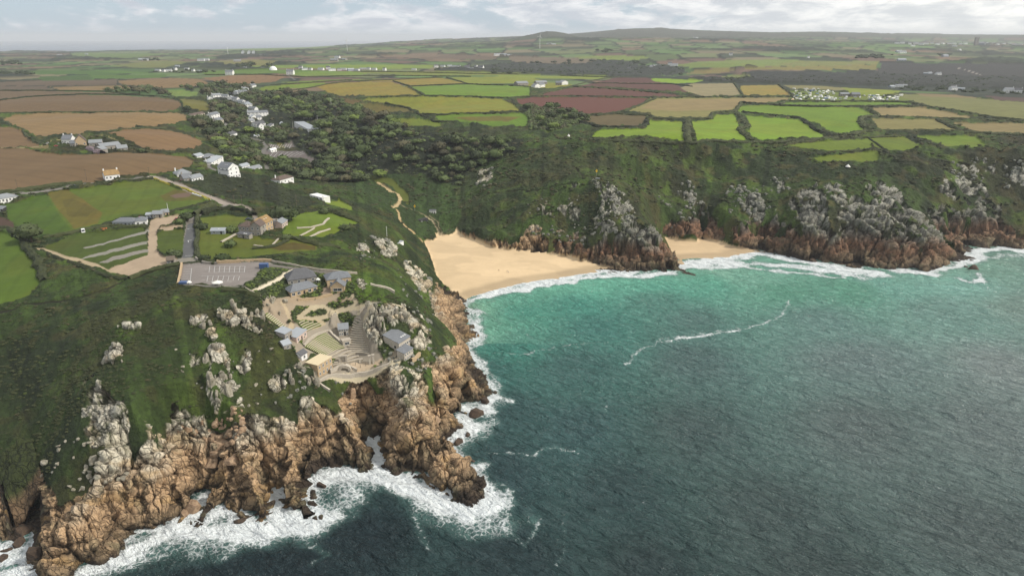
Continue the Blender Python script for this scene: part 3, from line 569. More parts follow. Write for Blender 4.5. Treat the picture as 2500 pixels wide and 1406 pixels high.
# rock
RM = np.zeros(XG.shape); RAISE = np.zeros(XG.shape)
WX2 = XG + wob(XG, YG, 3.4, 6, 41); WY2 = YG + wob(XG, YG, 3.4, 6, 42)
gn = fbm(XG / 5.5, YG / 5.5, 44, 3)
for nm, st, ra, s in ROCKS:
    px, py = Wc(s); pad = 6
    m = inpoly(WX2, WY2, px, py)
    m &= ~((nm == 'outcrop') & (gn < (1 - st) * .8))
    RM[m] = 1; 
    if ra: RAISE[m] = np.maximum(RAISE[m], ra)
soft = (KIND == KI[SA]) | (KIND == KI[PV]) | (KIND == KI[GV]) | (KIND == KI[AS])
coastal = (DC < 7 + 5 * vn(XG / 9, YG / 9, 45)) & (RG < 1200) & ~((KIND == KI[SA]))
RM[coastal] = 1
# grass tongues running down into the rock
gx = smooth(ZB, 1); tong = fbm(XG / 8, YG / 8, 47, 4)
RM[(tong > .60) & (DC > 16) & (RG < 1200)] = 0
RM[soft & (DC > 1.0)] = 0
rk = (RM > .5)
if 'cliff' not in NAMES: NAMES.append('cliff')
RID[rk] = NAMES.index('cliff'); KIND[rk] = KI[RK]
print('regions', round(time.time() - t1, 1))

# ------------------------------------------------------------------ relief
t1 = time.time()
Zs = ZB + smooth(RAISE, 3)
for dep, wd_, s in [(6.5,2.0,'498 1212;515 1178;530 1150;548 1125;560 1103'),(4,1.6,'432 1262;425 1200;415 1140;400 1100'),(3,1.5,'660 1205;640 1150;650 1100;670 1060'),(6,2.6,'745 1215;740 1160;735 1120;745 1090'),(5,2,'1040 1165;1032 1125;1078 1082;1070 1030;1052 970;1062 930'),
    (5,2,'1120 1014;1100 965;1080 930'),(3.5,1.6,'1160 985;1140 935;1122 892;1110 862'),(3,1.6,'300 1180;275 1240;255 1310'),(2.5,1.4,'600 1260;590 1180;610 1110;600 1060'),(3,1.4,'350 1290;345 1220;335 1160;325 1110'),(3,1.5,'990 1165;985 1100;960 1040;945 990'),
    (11,3,'1706 512;1711 540;1716 572'),(4,2,'1500 648;1492 615;1486 585'),(3.5,2,'1602 650;1592 600;1575 565'),(5,2.4,'1866 612;1890 580;1903 545'),(4,2.2,'2100 652;2092 615;2080 580'),(4,2.2,'2000 640;1988 600;1975 575'),(4,2,'1420 630;1428 600'),(4,2.2,'2200 655;2190 615;2200 570')]:
    px, py = Wc(s); bb = (XG > px.min() - 9) & (XG < px.max() + 9) & (YG > py.min() - 9) & (YG < py.max() + 9); d_ = dseg(XG[bb] + (vn(XG[bb] / 3, YG[bb] / 3, 58) - .5) * 2.5, YG[bb], px, py); Zs[bb] = np.maximum(Zs[bb] - dep * np.exp(-(d_ / wd_) ** 2), np.minimum(Zs[bb], .3))
def normals(Zg):
    gi = np.gradient(Zg, axis=0) / np.gradient(RG, axis=0); gj = np.gradient(Zg, axis=1) / (RG * (TH[1] - TH[0]))
    st, ct = np.sin(THG), np.cos(THG)
    nx = -(gi * st + gj * ct); ny = -(gi * ct - gj * st); L = np.sqrt(nx * nx + ny * ny + 1)
    return nx / L, ny / L, 1 / L
NX, NY, NZ = normals(smooth(Zs, 6))
DISP = np.zeros(XG.shape)
# scrub and heath relief
ht = (KIND == KI[HT]) | (KIND == KI[WD])
near = ht & (RG < 1450)
hx, hy = XG[near], YG[near]; rr = RG[near]
bump = (fbm(hx / 2.6, hy / 2.6, 51, 3) - .35) * 1.3 + (fbm(hx / 9, hy / 9, 52, 3) - .4) * 2.6
bump *= np.clip(rr / 380, .75, 2.2)
# wooded ground swells higher
DISP[near] = bump
pw = KIND == KI['patch']; DISP[pw] = FARADD[pw]
wd = (KIND == KI[WD]) & (RG > 1450); DISP[wd] = 5 * (.4 + vn(XG[wd] / 16, YG[wd] / 16, 55) * 1.2)
gs = (KIND == KI[GR]) & (RG < 800); DISP[gs] += (fbm(XG[gs] / 7, YG[gs] / 7, 56, 3) - .5) * .5
so = (KIND == KI[SA]); DISP[so] += (fbm(XG[so] / 14, YG[so] / 14, 57, 3) - .5) * .7 * sstep(DC[so], 4, 24)
# granite: three sizes of jointed blocks
ri = np.nonzero(rk & (RG < 1200)); rx, ry, rz = XG[ri], YG[ri], Zs[ri]; rrr = RG[ri]
sc = np.where(rrr < 440, 1.12, 1.45); azs = np.where(rrr < 440, 1.0, .62) 
wx = wob(rx, ry, 1.4, 7, 61) + (fbm(ry / 3, rz / 3, 62, 2) - .5) * 1.2
ang = .5; qx = rx * math.cos(ang) + ry * math.sin(ang) + wx; qy = -rx * math.sin(ang) + ry * math.cos(ang) + wx * .6
tot = np.zeros(len(rx)); crev = np.zeros(len(rx)); idc = np.zeros(len(rx))
shore = sstep(DC[ri], -3, 9)
for k, (s_, az_, amp, gro, gw) in enumerate([(13., 2.0, 3.6, 3.0, .06), (5.4, 1.8, 1.9, 1.3, .07), (2.3, 1.4, .45, .3, .09)]):
    m = np.ones(len(rx), bool) if k < 2 else rrr < 700
    P = np.stack([qx[m] / (s_ * sc[m]), qy[m] / (s_ * sc[m] * 1.25), rz[m] / (s_ * sc[m] * az_ * azs[m])], -1)
    a, b, c, o = worley(P, 71 + k * 9)
    tl = (c * 7.13) % 1 - .5, (c * 13.7) % 1 - .5
    dsp = amp * ((c - .5) * .7 + tl[0] * o[:, 0] * 2.2 + tl[1] * o[:, 1] * 2.2 + (tl[0] * tl[1] * 4) * o[:, 2] + .12 * (.5 - a * a)) - gro * np.exp(-(b / gw) ** 2)
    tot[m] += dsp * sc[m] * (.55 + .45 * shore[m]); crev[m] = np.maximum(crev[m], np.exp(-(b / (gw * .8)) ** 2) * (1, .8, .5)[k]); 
    if k == 1: idc[m] = c
for nx3, sp_, am_, gd_, sd_ in (((.80, .38, .30), 4.6, 2.6, 1.3, 201), ((-.34, .80, .42), 6.2, 2.0, 1.2, 211), ((.12, .30, .92), 5.0, 1.3, .7, 221), ((.62, -.70, .25), 2.9, .55, .35, 231)):
    q = (rx * nx3[0] + ry * nx3[1] + rz * nx3[2]) / sp_ + (fbm(rx / 11, ry / 11 + rz / 9, sd_, 2) - .5) * 1.5; k_ = np.floor(q); fq = np.abs(q - k_ - .5) * 2
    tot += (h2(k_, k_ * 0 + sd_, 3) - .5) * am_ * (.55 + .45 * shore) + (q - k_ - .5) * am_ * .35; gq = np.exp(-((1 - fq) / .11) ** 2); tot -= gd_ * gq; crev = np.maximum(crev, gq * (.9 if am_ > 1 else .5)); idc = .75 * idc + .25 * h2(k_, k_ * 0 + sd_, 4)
fine = (fbm(rx / 1.2, ry / 1.2 + rz / 1.2, 66, 3) - .5) * .3
DISP[ri] = tot + fine
DISP[NOTM] = np.minimum(DISP[NOTM] * .12, .2)
lim = RAISE[ri] > 0
DISP[ri] = np.where(lim, DISP[ri] * .6 + .4, DISP[ri])
# soften the step between neighbouring kinds
DISP = np.where(DC < -1.0, np.minimum(DISP, .4 - ZB * .2), DISP)
XD = XG + NX * DISP; YD = YG + NY * DISP; ZD = Zs + np.where(rk, NZ, 1.0) * DISP
ZD = np.where(rk & (DC > 1.5), np.maximum(ZD, .25), ZD); XD = np.where(rk, XD, XG); YD = np.where(rk, YD, YG)
NOTr = NOTM[ri]
# rock colour: wet brown foot, orange middle, pale lichen-grey top, by height and block
hz = ZD[ri] + (fbm(rx / 12, ry / 12, 81, 3) - .5) * 12
hz = np.where(NOTr, hz * .3 - 3, hz); cr = np.empty((len(rx), 3));  # cave and cleft rock coloured darker at any height, shade put into the colour
c_dark, c_brown, c_oran, c_pale, c_grey = [srgb(*c, KA) for c in [(66,55,44), (132,113,88), (192,160,124), (212,202,180), (186,182,168)]]
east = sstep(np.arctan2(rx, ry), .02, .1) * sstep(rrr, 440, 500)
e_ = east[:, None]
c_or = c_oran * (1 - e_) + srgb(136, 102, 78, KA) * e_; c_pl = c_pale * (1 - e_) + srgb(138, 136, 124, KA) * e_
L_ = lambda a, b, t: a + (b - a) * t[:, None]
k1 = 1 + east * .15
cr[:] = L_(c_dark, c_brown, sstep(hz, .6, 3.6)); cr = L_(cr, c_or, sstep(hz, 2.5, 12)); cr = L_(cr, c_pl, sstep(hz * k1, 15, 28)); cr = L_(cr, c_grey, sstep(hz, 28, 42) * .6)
cr = L_(cr, np.ones(3) * srgb(186, 150, 96, KA), sstep(fbm(rx / 7, ry / 7 + rz / 5, 83, 3), .6, .72) * .4 * (1 - east))
cr = L_(cr, np.ones(3) * srgb(128, 124, 96, KA), sstep(fbm(rx / 4, ry / 4, 84, 3), .6, .72) * .35)
cr *= (.78 + .50 * idc)[:, None] * (.86 + .28 * fbm(rx / 1.6, (ry + rz) / 1.6, 85, 2))[:, None]
# turf that grows in joints and on flat tops above the spray
turf = sstep(crev, .35, .75) * sstep(hz, 15, 24) * sstep(vn(rx / 5, ry / 5, 86), .35, .6)
cr = L_(cr, np.ones(3) * srgb(66, 76, 38, KA), turf * .85)
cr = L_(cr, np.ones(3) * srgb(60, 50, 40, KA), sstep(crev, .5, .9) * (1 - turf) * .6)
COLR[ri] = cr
# wear and grain inside the fields
g = KIND == KI[GR]; v = (.80 + .4 * fbm(XG[g] / 16, YG[g] / 16, 91, 4)) * (.93 + .14 * fbm(XG[g] / 2.5, YG[g] / 2.5, 92, 2)); COLR[g] *= v[:, None].astype(np.float32)
ms = .5 + .5 * np.sin((XG[g] * .9 + YG[g] * .3 + 5 * vn(XG[g] / 70, YG[g] / 70, 198)) * 2 * math.pi / 11); COLR[g] *= (1 - .10 * sstep(ms, .8, 1))[:, None].astype(np.float32)
t_ = sstep(fbm(XG[g] / 30, YG[g] / 30, 93, 3), .5, .68) * .45; COLR[g] += (COLR[g] * np.array([1.2, .92, .9], np.float32) - COLR[g]) * t_[:, None]
g = KIND == KI[ST_]; lines = .5 + .5 * np.sin((XG[g] * .35 + YG[g] * .94 + 4 * vn(XG[g] / 60, YG[g] / 60, 94)) * 2 * math.pi / 14); v = (.86 + .26 * fbm(XG[g] / 40, YG[g] / 14, 95, 4)) * (1 - .13 * sstep(lines, .80, .98)) * (.95 + .10 * vn(XG[g] / 5, YG[g] / 30, 197)); COLR[g] *= v[:, None].astype(np.float32)
g = KIND == KI[SA]; v = .93 + .12 * fbm(XG[g] / 18, YG[g] / 7, 96, 4); COLR[g] *= v[:, None].astype(np.float32)
wet = sstep(DC[g] + 4 * vn(XG[g] / 12, YG[g] / 12, 77), 15, 7); v = 1 - .07 * sstep(DC[g] + 14 * vn(XG[g] / 30, YG[g] / 30, 78), 36, 44); COLR[g] *= v[:, None].astype(np.float32); v = 1 - .10 * sstep(fbm(XG[g] / 26 + 3, YG[g] / 16, 196, 3), .50, .56); COLR[g] *= v[:, None].astype(np.float32); COLR[g] *= (1 - .30 * wet)[:, None].astype(np.float32)
g = (KIND == KI[GV]) | (KIND == KI[PV]) | (KIND == KI[AS]); v = .84 + .3 * fbm(XG[g] / 4, YG[g] / 4, 97, 4); COLR[g] *= v[:, None].astype(np.float32)
g = (KIND == KI[HT]) & (RG < 1450); cs2 = np.clip(RG[g] / 320, .8, 3); cl_ = worley2(XG[g] / (3.6 * cs2), YG[g] / (3.6 * cs2), 99); v = (.55 + .75 * fbm(XG[g] / 1.9, YG[g] / 1.9, 98, 3)) * (.68 + .62 * cl_[1]) * (1.08 - .35 * cl_[0]) * .80; COLR[g] *= v[:, None].astype(np.float32)
print('relief', round(time.time() - t1, 1))

# ------------------------------------------------------------------ materials
def mat(name): 
    m = bpy.data.materials.new(name); m.use_nodes = True; n = N(m.node_tree); b = n.n['Principled BSDF']; return m, n, b
def land_mat(name, grain, gscale, bump, bscale, rough=.9, extra=None):
    m, n, b = mat(name); a = n.new('ShaderNodeAttribute', attribute_name='Col'); g = n.new('ShaderNodeNewGeometry'); P = g.outputs['Position']
    f = n.noise(P, gscale, 4, .65); f2 = n.noise(P, gscale * .23, 3, .6)
    k = n.math('ADD', n.math('MULTIPLY', n.math('SUBTRACT', f, .5), grain * 2), n.math('ADD', 1.0, n.math('MULTIPLY', n.math('SUBTRACT', f2, .5), grain)))
    c = n.new('ShaderNodeVectorMath', operation='SCALE'); n.put(c.inputs[0], a.outputs['Color']); n.put(c.inputs['Scale'], k)
    col = c.outputs[0]
    n.put(b.inputs['Base Color'], col); b.inputs['Roughness'].default_value = rough; b.inputs['Specular IOR Level'].default_value = .25
    if bump:
        bp = n.new('ShaderNodeBump'); bp.inputs['Strength'].default_value = 1.0; bp.inputs['Distance'].default_value = bump
        n.put(bp.inputs['Height'], n.noise(P, bscale, 5, .62)); n.put(b.inputs['Normal'], bp.outputs[0])
    return m
def rock_land():
    m, n, b = mat('granite'); a = n.new('ShaderNodeAttribute', attribute_name='Col'); g = n.new('ShaderNodeNewGeometry'); P = g.outputs['Position']
    wv = n.new('ShaderNodeVectorMath', operation='MULTIPLY_ADD'); nz = n.new('ShaderNodeTexNoise'); n.put(nz.inputs['Vector'], P); nz.inputs['Scale'].default_value = .35; nz.inputs['Detail'].default_value = 3
    n.put(wv.inputs[0], nz.outputs['Color']); wv.inputs[1].default_value = (1.6, 1.6, 1.6); n.put(wv.inputs[2], P); Q_ = wv.outputs[0]
    def joints(scale, rot, wd):
        v = n.new('ShaderNodeTexVoronoi', feature='DISTANCE_TO_EDGE'); n.put(v.inputs['Vector'], n.mapping(Q_, scale, rot)); v.inputs['Scale'].default_value = 1; return n.ramp(v.outputs['Distance'], 0, wd)
    j1 = joints((.19, .28, .09), (.25, -.2, .5), .045); j2 = joints((.7, .95, .36), (-.2, .3, .5), .075)
    def sets(nv, sp_, sd_, wd_):
        d = n.new('ShaderNodeVectorMath', operation='DOT_PRODUCT'); n.put(d.inputs[0], Q_); d.inputs[1].default_value = tuple(c_ / sp_ for c_ in nv)
        q = n.math('ADD', d.outputs['Value'], n.math('MULTIPLY', n.noise(n.mapping(P, (.05, .05, .05), (sd_, sd_, 0)), 1.6, 2), 3.2)); f_ = n.math('ABSOLUTE', n.math('SUBTRACT', n.math('FRACT', q), .5)); l_ = n.ramp(f_, 0, wd_)
        msk = n.ramp(n.noise(n.mapping(P, (.12, .12, .08), (0, sd_, sd_)), 1, 2), .38, .52); return n.math('MAXIMUM', l_, n.math('SUBTRACT', 1.0, msk))
    js = n.math('MULTIPLY', sets((.82, .35, .35), 5.0, .4, .06), n.math('MULTIPLY', sets((-.3, .78, .5), 6.4, 1.3, .05), sets((.2, .35, .9), 6.0, 2.2, .045)))
    j1 = n.math('MULTIPLY', j1, js)
    j = n.math('MULTIPLY', j1, n.math('ADD', .7, n.math('MULTIPLY', j2, .3)))
    f = n.noise(P, 1.3, 5, .7); f2 = n.noise(P, .25, 4, .6)
    k = n.math('ADD', .52, n.math('ADD', n.math('MULTIPLY', f, .6), n.math('MULTIPLY', f2, .5))); k = n.math('MULTIPLY', k, n.math('ADD', .44, n.math('MULTIPLY', j, .62)))
    c = n.new('ShaderNodeVectorMath', operation='SCALE'); n.put(c.inputs[0], a.outputs['Color']); n.put(c.inputs['Scale'], k); n.put(b.inputs['Base Color'], c.outputs[0]); b.inputs['Roughness'].default_value = .85; b.inputs['Specular IOR Level'].default_value = .3
    bp = n.new('ShaderNodeBump'); bp.inputs['Distance'].default_value = 1.0; n.put(bp.inputs['Height'], n.math('ADD', n.math('MULTIPLY', j, .55), n.math('MULTIPLY', f, .7))); n.put(b.inputs['Normal'], bp.outputs[0]); return m
MH = land_mat('heath scrub', .8, .7, 1.6, .5); MGR = land_mat('grass', .16, .35, .12, 1.2); MCR = land_mat('stubble', .12, .25, .1, .6)
MSO = land_mat('tilled soil', .10, .3, .12, .8); MRK = rock_land(); MSA = land_mat('sand', .06, .25, .05, .3)
MGV = land_mat('gravel and tarmac', .12, .8, .04, 2); MFA = land_mat('farmland', .25, .02, 2, .03)
MATS = {HT: MH, GR: MGR, ST_: MCR, SO: MSO, WD: MH, RK: MRK, SA: MSA, GV: MGV, AS: MGV, PV: MGV, 'patch': MFA, 'wild': MH}

def qmesh(name, co, quads, m, cols=None, smooth_=True, tris=None):
    me = bpy.data.meshes.new(name); nf = len(quads); k = quads.shape[1]
    me.vertices.add(len(co)); me.vertices.foreach_set('co', np.ascontiguousarray(co, np.float32).ravel())
    me.loops.add(nf * k); me.loops.foreach_set('vertex_index', np.ascontiguousarray(quads, np.int32).ravel())
    me.polygons.add(nf); me.polygons.foreach_set('loop_start', np.arange(0, nf * k, k, dtype=np.int32))
    try: me.polygons.foreach_set('loop_total', np.full(nf, k, np.int32))
    except Exception: pass
    me.polygons.foreach_set('use_smooth', np.full(nf, smooth_))
    me.update(calc_edges=True)
    if cols is not None:
        at = me.color_attributes.new('Col', 'FLOAT_COLOR', 'POINT'); c4 = np.ones((len(co), 4), np.float32); c4[:, :cols.shape[1]] = cols; at.data.foreach_set('color', c4.ravel())
    if m: me.materials.append(m)
    return me
def link(name, me, parent=None, loc=None, rot=None, **props):
    o = bpy.data.objects.new(name, me); COL.objects.link(o)
    if parent: o.parent = parent
    if loc is not None: o.location = loc
    if rot is not None: o.rotation_euler = (0, 0, rot) if np.isscalar(rot) else rot
    for k, v in props.items(): o[k] = v
    return o
t1 = time.time()
idx = np.arange(ROWS * COLS).reshape(ROWS, COLS)
Q = np.stack([idx[:-1, :-1], idx[:-1, 1:], idx[1:, 1:], idx[1:, :-1]], -1).reshape(-1, 4)
fr = RID[:-1, :-1].ravel().astype(int); fk = KIND[:-1, :-1].ravel()
zf = ZD.ravel(); alive = zf[Q].max(1) > -2.0
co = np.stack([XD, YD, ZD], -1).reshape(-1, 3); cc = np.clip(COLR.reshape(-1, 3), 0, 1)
ntri = 0
for rid in range(len(NAMES)):
    sel = alive & (fr == rid)
    if not sel.any(): continue
    kd = KINDS_[np.bincount(fk[sel]).argmax()]
    q = Q[sel]; used, inv = np.unique(q, return_inverse=True)
    me = qmesh(NAMES[rid], co[used], inv.reshape(-1, 4), MATS[kd], cc[used]); ntri += 2 * len(q)
    link(NAMES[rid], me, kind='structure')
print('land triangles', ntri, round(time.time() - t1, 1))

def surf(x, y):
    """displaced ground height"""
    x = np.asarray(x, float); y = np.asarray(y, float); th = np.arctan2(x, y); r = np.hypot(x, y)
    j = np.clip(np.rint((th - TH[0]) / (TH[1] - TH[0])), 0, COLS - 1).astype(int); i = np.clip(np.rint(np.interp(r, R, np.arange(ROWS))), 0, ROWS - 1).astype(int)
    return ZD[i, j]
# ------------------------------------------------------------------ sea
t1 = time.time()
sr = [85.]
while sr[-1] < 46000: sr.append(sr[-1] + max(.45, sr[-1] ** 2 / 175 * .0011))
SR = np.array(sr); STH = np.linspace(math.radians(-54), math.radians(54), 900)
sth, srg = np.meshgrid(STH, SR); sx = srg * np.sin(sth); sy = srg * np.cos(sth)
isl = inpoly(sx, sy, coast_x, coast_y) & (srg < 7000)
csub = slice(None, None)
dco = np.full(sx.shape, 999.); nearm = srg < 1100
# distance to shore on a coarse lattice, then lifted
gi = np.unique(np.append(np.arange(0, nearm[:, 0].sum(), 3), nearm[:, 0].sum() - 1)); gj = np.unique(np.append(np.arange(0, 900, 3), 899))
dcs = dseg(sx[np.ix_(gi, gj)], sy[np.ix_(gi, gj)], kx, ky)
nr = nearm[:, 0].sum(); a = np.array([np.interp(np.arange(900), gj, row) for row in dcs]); dd = np.array([np.interp(np.arange(nr), gi, a[:, j]) for j in range(900)]).T
dco[:nr] = dd
# water colour, read at points
WC = '''1150 745 128 176 150;1200 735 96 168 148;1250 720 84 160 142;1350 700 96 172 152;1450 690 100 178 158;1600 690 90 170 152;1750 660 120 176 160;1700 690 84 160 142;1850 680 110 168 152;1900 710 86 146 128;2050 710 86 146 128;2150 700 104 160 150;2300 690 108 160 152;2450 660 104 146 136;2500 640 104 140 132
1160 800 70 146 128;1250 760 62 142 128;1250 850 62 128 118;1400 740 70 142 130;1600 740 78 130 122;1450 800 66 124 118;1700 780 80 120 116;2000 780 88 126 122;2300 760 96 136 130;2500 750 104 134 128;1200 900 56 108 104;1400 900 62 104 102;1700 880 74 104 104;2100 880 90 116 116;2450 900 104 124 124
1230 1000 48 82 84;1400 1050 54 88 90;1700 1050 62 86 86;2100 1050 76 96 96;2450 1050 88 108 108;1230 1150 42 70 74;1500 1200 46 72 74;1900 1250 56 76 76;2400 1300 66 84 84;1250 1350 34 56 60;1600 1400 40 60 62;2000 1400 50 68 68;900 1200 34 56 60;900 1300 28 46 52;700 1390 26 44 50;500 1390 26 44 50;350 1400 30 52 56;20 1400 90 130 126'''
wc = pts(WC.replace('\n', ';')); ax_, ay_ = atz(wc[:, 0], wc[:, 1], np.zeros(len(wc)))
wcol = np.array([srgb(*c) for c in wc[:, 2:]])
cs = slice(0, nr)
lx, ly = sx[:nr], sy[:nr]; ll = np.log(srg[:nr]); tt = sth[:nr]; wth = np.arctan2(ax_, ay_); wlr = np.log(np.hypot(ax_, ay_))
num = np.zeros(lx.shape + (3,)); den = np.zeros(lx.shape)
ww = (fbm(lx / 60, ly / 60, 101, 3) - .5)
for i in range(len(wc)):
    d2 = ((tt + ww * .05 - wth[i]) * 1.0) ** 2 + ((ll + ww * .05 - wlr[i]) * .8) ** 2 + 2e-4
    w_ = 1 / d2 ** 1.6; num += w_[..., None] * wcol[i]; den += w_
C = np.empty(sx.shape + (3,)); C[:] = srgb(40, 60, 82); C[:nr] = num / den[..., None]
C *= np.array([1.12, .99, .93]) + np.array([.28, .20, .20]) * sstep(sth, .15, .60)[..., None]; sh_ = (np.exp(-dd / 22) * (sth[:nr] > math.radians(-3.5)) * (srg[:nr] > 380))[..., None] * .55; C[:nr] = C[:nr] * (1 - sh_) + srgb(150, 200, 172) * sh_
# foam: surf along the shore plus drifting lines; third channel of information in a second attribute
FO = np.zeros(sx.shape)
fw = np.where(sth < math.radians(-2.2), 3.6, 3.0)[:nr]
FO[:nr] = np.exp(-(dd / fw)) * .82
FOAMS = [(4.6,.9,'190 1404;240 1386;290 1366;320 1345;360 1318;410 1300;450 1286;500 1290;560 1290;620 1296;680 1288;730 1290;780 1276'),(9,.54,'250 1396;320 1368;400 1335;480 1315;560 1318;640 1322;700 1310;800 1260;850 1220'),
 (4,1.0,'540 1250;560 1245;585 1262;560 1275'),(3.5,1.2,'670 1206;674 1240;680 1270;700 1275'),(4,1.0,'455 1262;480 1240;498 1215'),(4.5,1.1,'770 1180;790 1165;830 1152;870 1160;920 1160;960 1168;1000 1180;1030 1190;1050 1210;1080 1225;1120 1240;1160 1245;1200 1240;1225 1225'),
 (8,.54,'780 1200;820 1185;880 1180;940 1190;1000 1205;1050 1230;1100 1250;1180 1262;1240 1262'),(6,.6,'1190 1230;1220 1215;1210 1195'),(3.5,1.3,'900 1064;918 1090;925 1120;932 1145'),(5,.9,'1110 1075;1120 1065;1140 1050;1150 1030;1150 1010;1170 1000;1200 992;1215 970'),
 (6,.5,'1120 1080;1160 1050;1200 1030;1190 1010'),(4,.8,'1140 1150;1160 1140;1180 1135'),(4,.8,'1180 1220;1190 1200;1180 1170'),(4.5,1.0,'0 1350;30 1350;60 1352;76 1370;60 1400;0 1400;-60 1380'),(5,.6,'1150 760;1165 790;1170 820;1150 850'),(4,.5,'1150 860;1180 900;1215 940'),
 (6.2,1.5,'1128 727;1150 722;1180 712;1220 702;1260 694;1300 687;1340 682;1400 672;1440 666;1470 662;1500 664;1540 670'),(5.5,1.15,'1160 730;1200 720;1260 706;1320 695;1400 684;1460 674;1540 672;1640 668'),
 (7,1.35,'1665 650;1690 636;1770 632;1800 624;1860 620;1900 628;1960 640;2010 650;2080 660;2140 662'),(7,.85,'1670 655;1720 645;1800 640;1860 645;1920 652;1990 662;2060 670;2120 676;2160 672'),(6,.72,'1700 655;1800 650;1900 662;2000 674;2100 680'),(7,.95,'2200 662;2260 668;2320 655;2360 640;2380 620'),
 (6.5,1.1,'2345 612;2400 610;2450 610;2520 614;2600 618'),(6,.6,'2370 640;2400 630;2460 625;2500 622;2560 630'),(4,.8,'2340 680;2365 690;2395 686;2400 672'),(1.6,.75,'2400 690;2420 712;2445 722'),
 (2.4,.78,'1926 732;1922 748;1912 765;1888 782;1850 796;1800 806;1740 814;1700 821;1660 828;1610 838;1570 850;1548 866;1528 885'),(2.0,.7,'1650 826;1700 822;1760 816;1800 808'),(1.4,.66,'1640 832;1600 830;1700 815;1800 800'),(1.3,.56,'1528 885;1500 920;1490 950;1480 1000'),
 (1.8,.74,'1290 864;1330 852;1370 845;1410 841;1450 838;1492 836'),(1.6,.62,'1190 858;1240 862;1290 864'),(1.8,.62,'1170 760;1190 768;1220 785;1250 800;1280 808;1297 826'),(1.6,.7,'1238 1106;1270 1110;1305 1116;1320 1100;1350 1092;1412 1104'),
 (1.5,.58,'1195 1108;1240 1108'),(1.2,.62,'1012 1260;1020 1290;1040 1310;1045 1340;1010 1300'),(1.2,.55,'1060 1250;1090 1270;1110 1275'),(1.3,.6,'1290 1320;1310 1290;1318 1260'),(1.2,.6,'1360 1380;1380 1340;1378 1290;1370 1270'),(1.2,.5,'1510 1260;1540 1240;1570 1230'),(1.2,.5,'1510 1130;1532 1108'),
 (1.4,.6,'1476 1003;1480 990'),(1.2,.5,'1370 1000;1440 1010'),(1.5,.6,'1220 1180;1250 1200;1240 1250;1230 1290;1280 1330'),(2,.5,'760 1330;800 1350;760 1380'),(1.3,.5,'2220 770;2238 790')]
for rad, inten, s in FOAMS:
    if rad < 2.6 and inten < 1: rad *= .8; inten *= .84
    p = pts(s); x, y = atz(p[:, 0], p[:, 1], np.zeros(len(p))); pad = rad * 3.2
    b = (lx > x.min() - pad) & (lx < x.max() + pad) & (ly > y.min() - pad) & (ly < y.max() + pad)
    wbx = lx[b] + (fbm(lx[b] / (rad * 2), ly[b] / (rad * 2), 105, 3) - .5) * rad * 2.6; wby = ly[b] + (fbm(lx[b] / (rad * 2), ly[b] / (rad * 2), 106, 3) - .5) * rad * 2.6
    d = dseg(wbx, wby, x, y); f = inten * (1 if rad > 2.5 or inten > 1 else .82) * np.exp(-(d / rad) ** 2) * (.72 + .5 * fbm(lx[b] / 9, ly[b] / 9, 107, 2)); q = FO[:nr][b]; FO[:nr][b] = 1 - (1 - np.clip(q, 0, 1)) * (1 - np.clip(f, 0, 1.0)) + np.maximum(0, f - 1)
C = np.clip(C, 0, 1)
# aerated water round the surf is milky green
aer = (sstep(smooth(FO[:nr], 12), .10, .70) * .68)[..., None]; C[:nr] = C[:nr] * (1 - aer) + srgb(120, 165, 155) * .62 * aer
Zw = np.zeros(sx.shape)
wn = nearm
a_ = sx * .82 - sy * .57; b_ = sx * .57 + sy * .82
Zw[:nr] = ((fbm(a_[:nr] / 16, b_[:nr] / 6.5, 111, 4) - .5) * 2.6 + (fbm(a_[:nr] / 5, b_[:nr] / 2.6, 115, 3) - .5) * .9 + FO[:nr] * .35 * vn(lx / 1.5, ly / 1.5, 112)) * sstep(dd, 0, 14) * (~isl[:nr]) * np.where(srg[:nr] > 800, .5, 1)
sidx = np.arange(sx.size).reshape(sx.shape); SQ = np.stack([sidx[:-1, :-1], sidx[:-1, 1:], sidx[1:, 1:], sidx[1:, :-1]], -1).reshape(-1, 4)
inland = np.zeros(sx.shape, bool); inland[:nr] = isl[:nr] & (dd > 16); mid = srg > 0; inland |= (isl & (srg >= 1100) & (srg < 6500))
keep = ~inland.ravel()[SQ].all(1); SQ = SQ[keep]; used, inv = np.unique(SQ, return_inverse=True)
sco = np.stack([sx, sy, Zw], -1).reshape(-1, 3)[used]; scol = np.concatenate([C, FO[..., None]], -1).reshape(-1, 4)[used]
m, n, b = mat('sea water')
a = n.new('ShaderNodeAttribute', attribute_name='Col'); g = n.new('ShaderNodeNewGeometry'); P = g.outputs['Position']
def along(cx_, cy_, k_):
    d1 = n.new('ShaderNodeVectorMath', operation='DOT_PRODUCT'); n.put(d1.inputs[0], P); d1.inputs[1].default_value = (cx_, -cy_, 0); d2 = n.new('ShaderNodeVectorMath', operation='DOT_PRODUCT'); n.put(d2.inputs[0], P); d2.inputs[1].default_value = (cy_ * k_, cx_ * k_, 0)
    cb = n.new('ShaderNodeCombineXYZ'); n.put(cb.inputs[0], d1.outputs['Value']); n.put(cb.inputs[1], d2.outputs['Value']); return cb.outputs[0]
Pw = along(.82, .57, 2.6)
P2_ = along(.97, .24, 2.0)
lac = n.noise(P, .30, 7, .72, 1.4); lac2 = n.noise(P, 1.3, 5, .7, .6)
vor = n.new('ShaderNodeTexVoronoi', feature='DISTANCE_TO_EDGE'); n.put(vor.inputs['Vector'], n.mapping(P, (1, 1, 1))); vor.inputs['Scale'].default_value = .45
cellf = n.ramp(vor.outputs['Distance'], .22, .0)
tex = n.math('ADD', n.math('MULTIPLY', lac, .62), n.math('ADD', n.math('MULTIPLY', lac2, .30), n.math('MULTIPLY', cellf, .10)))
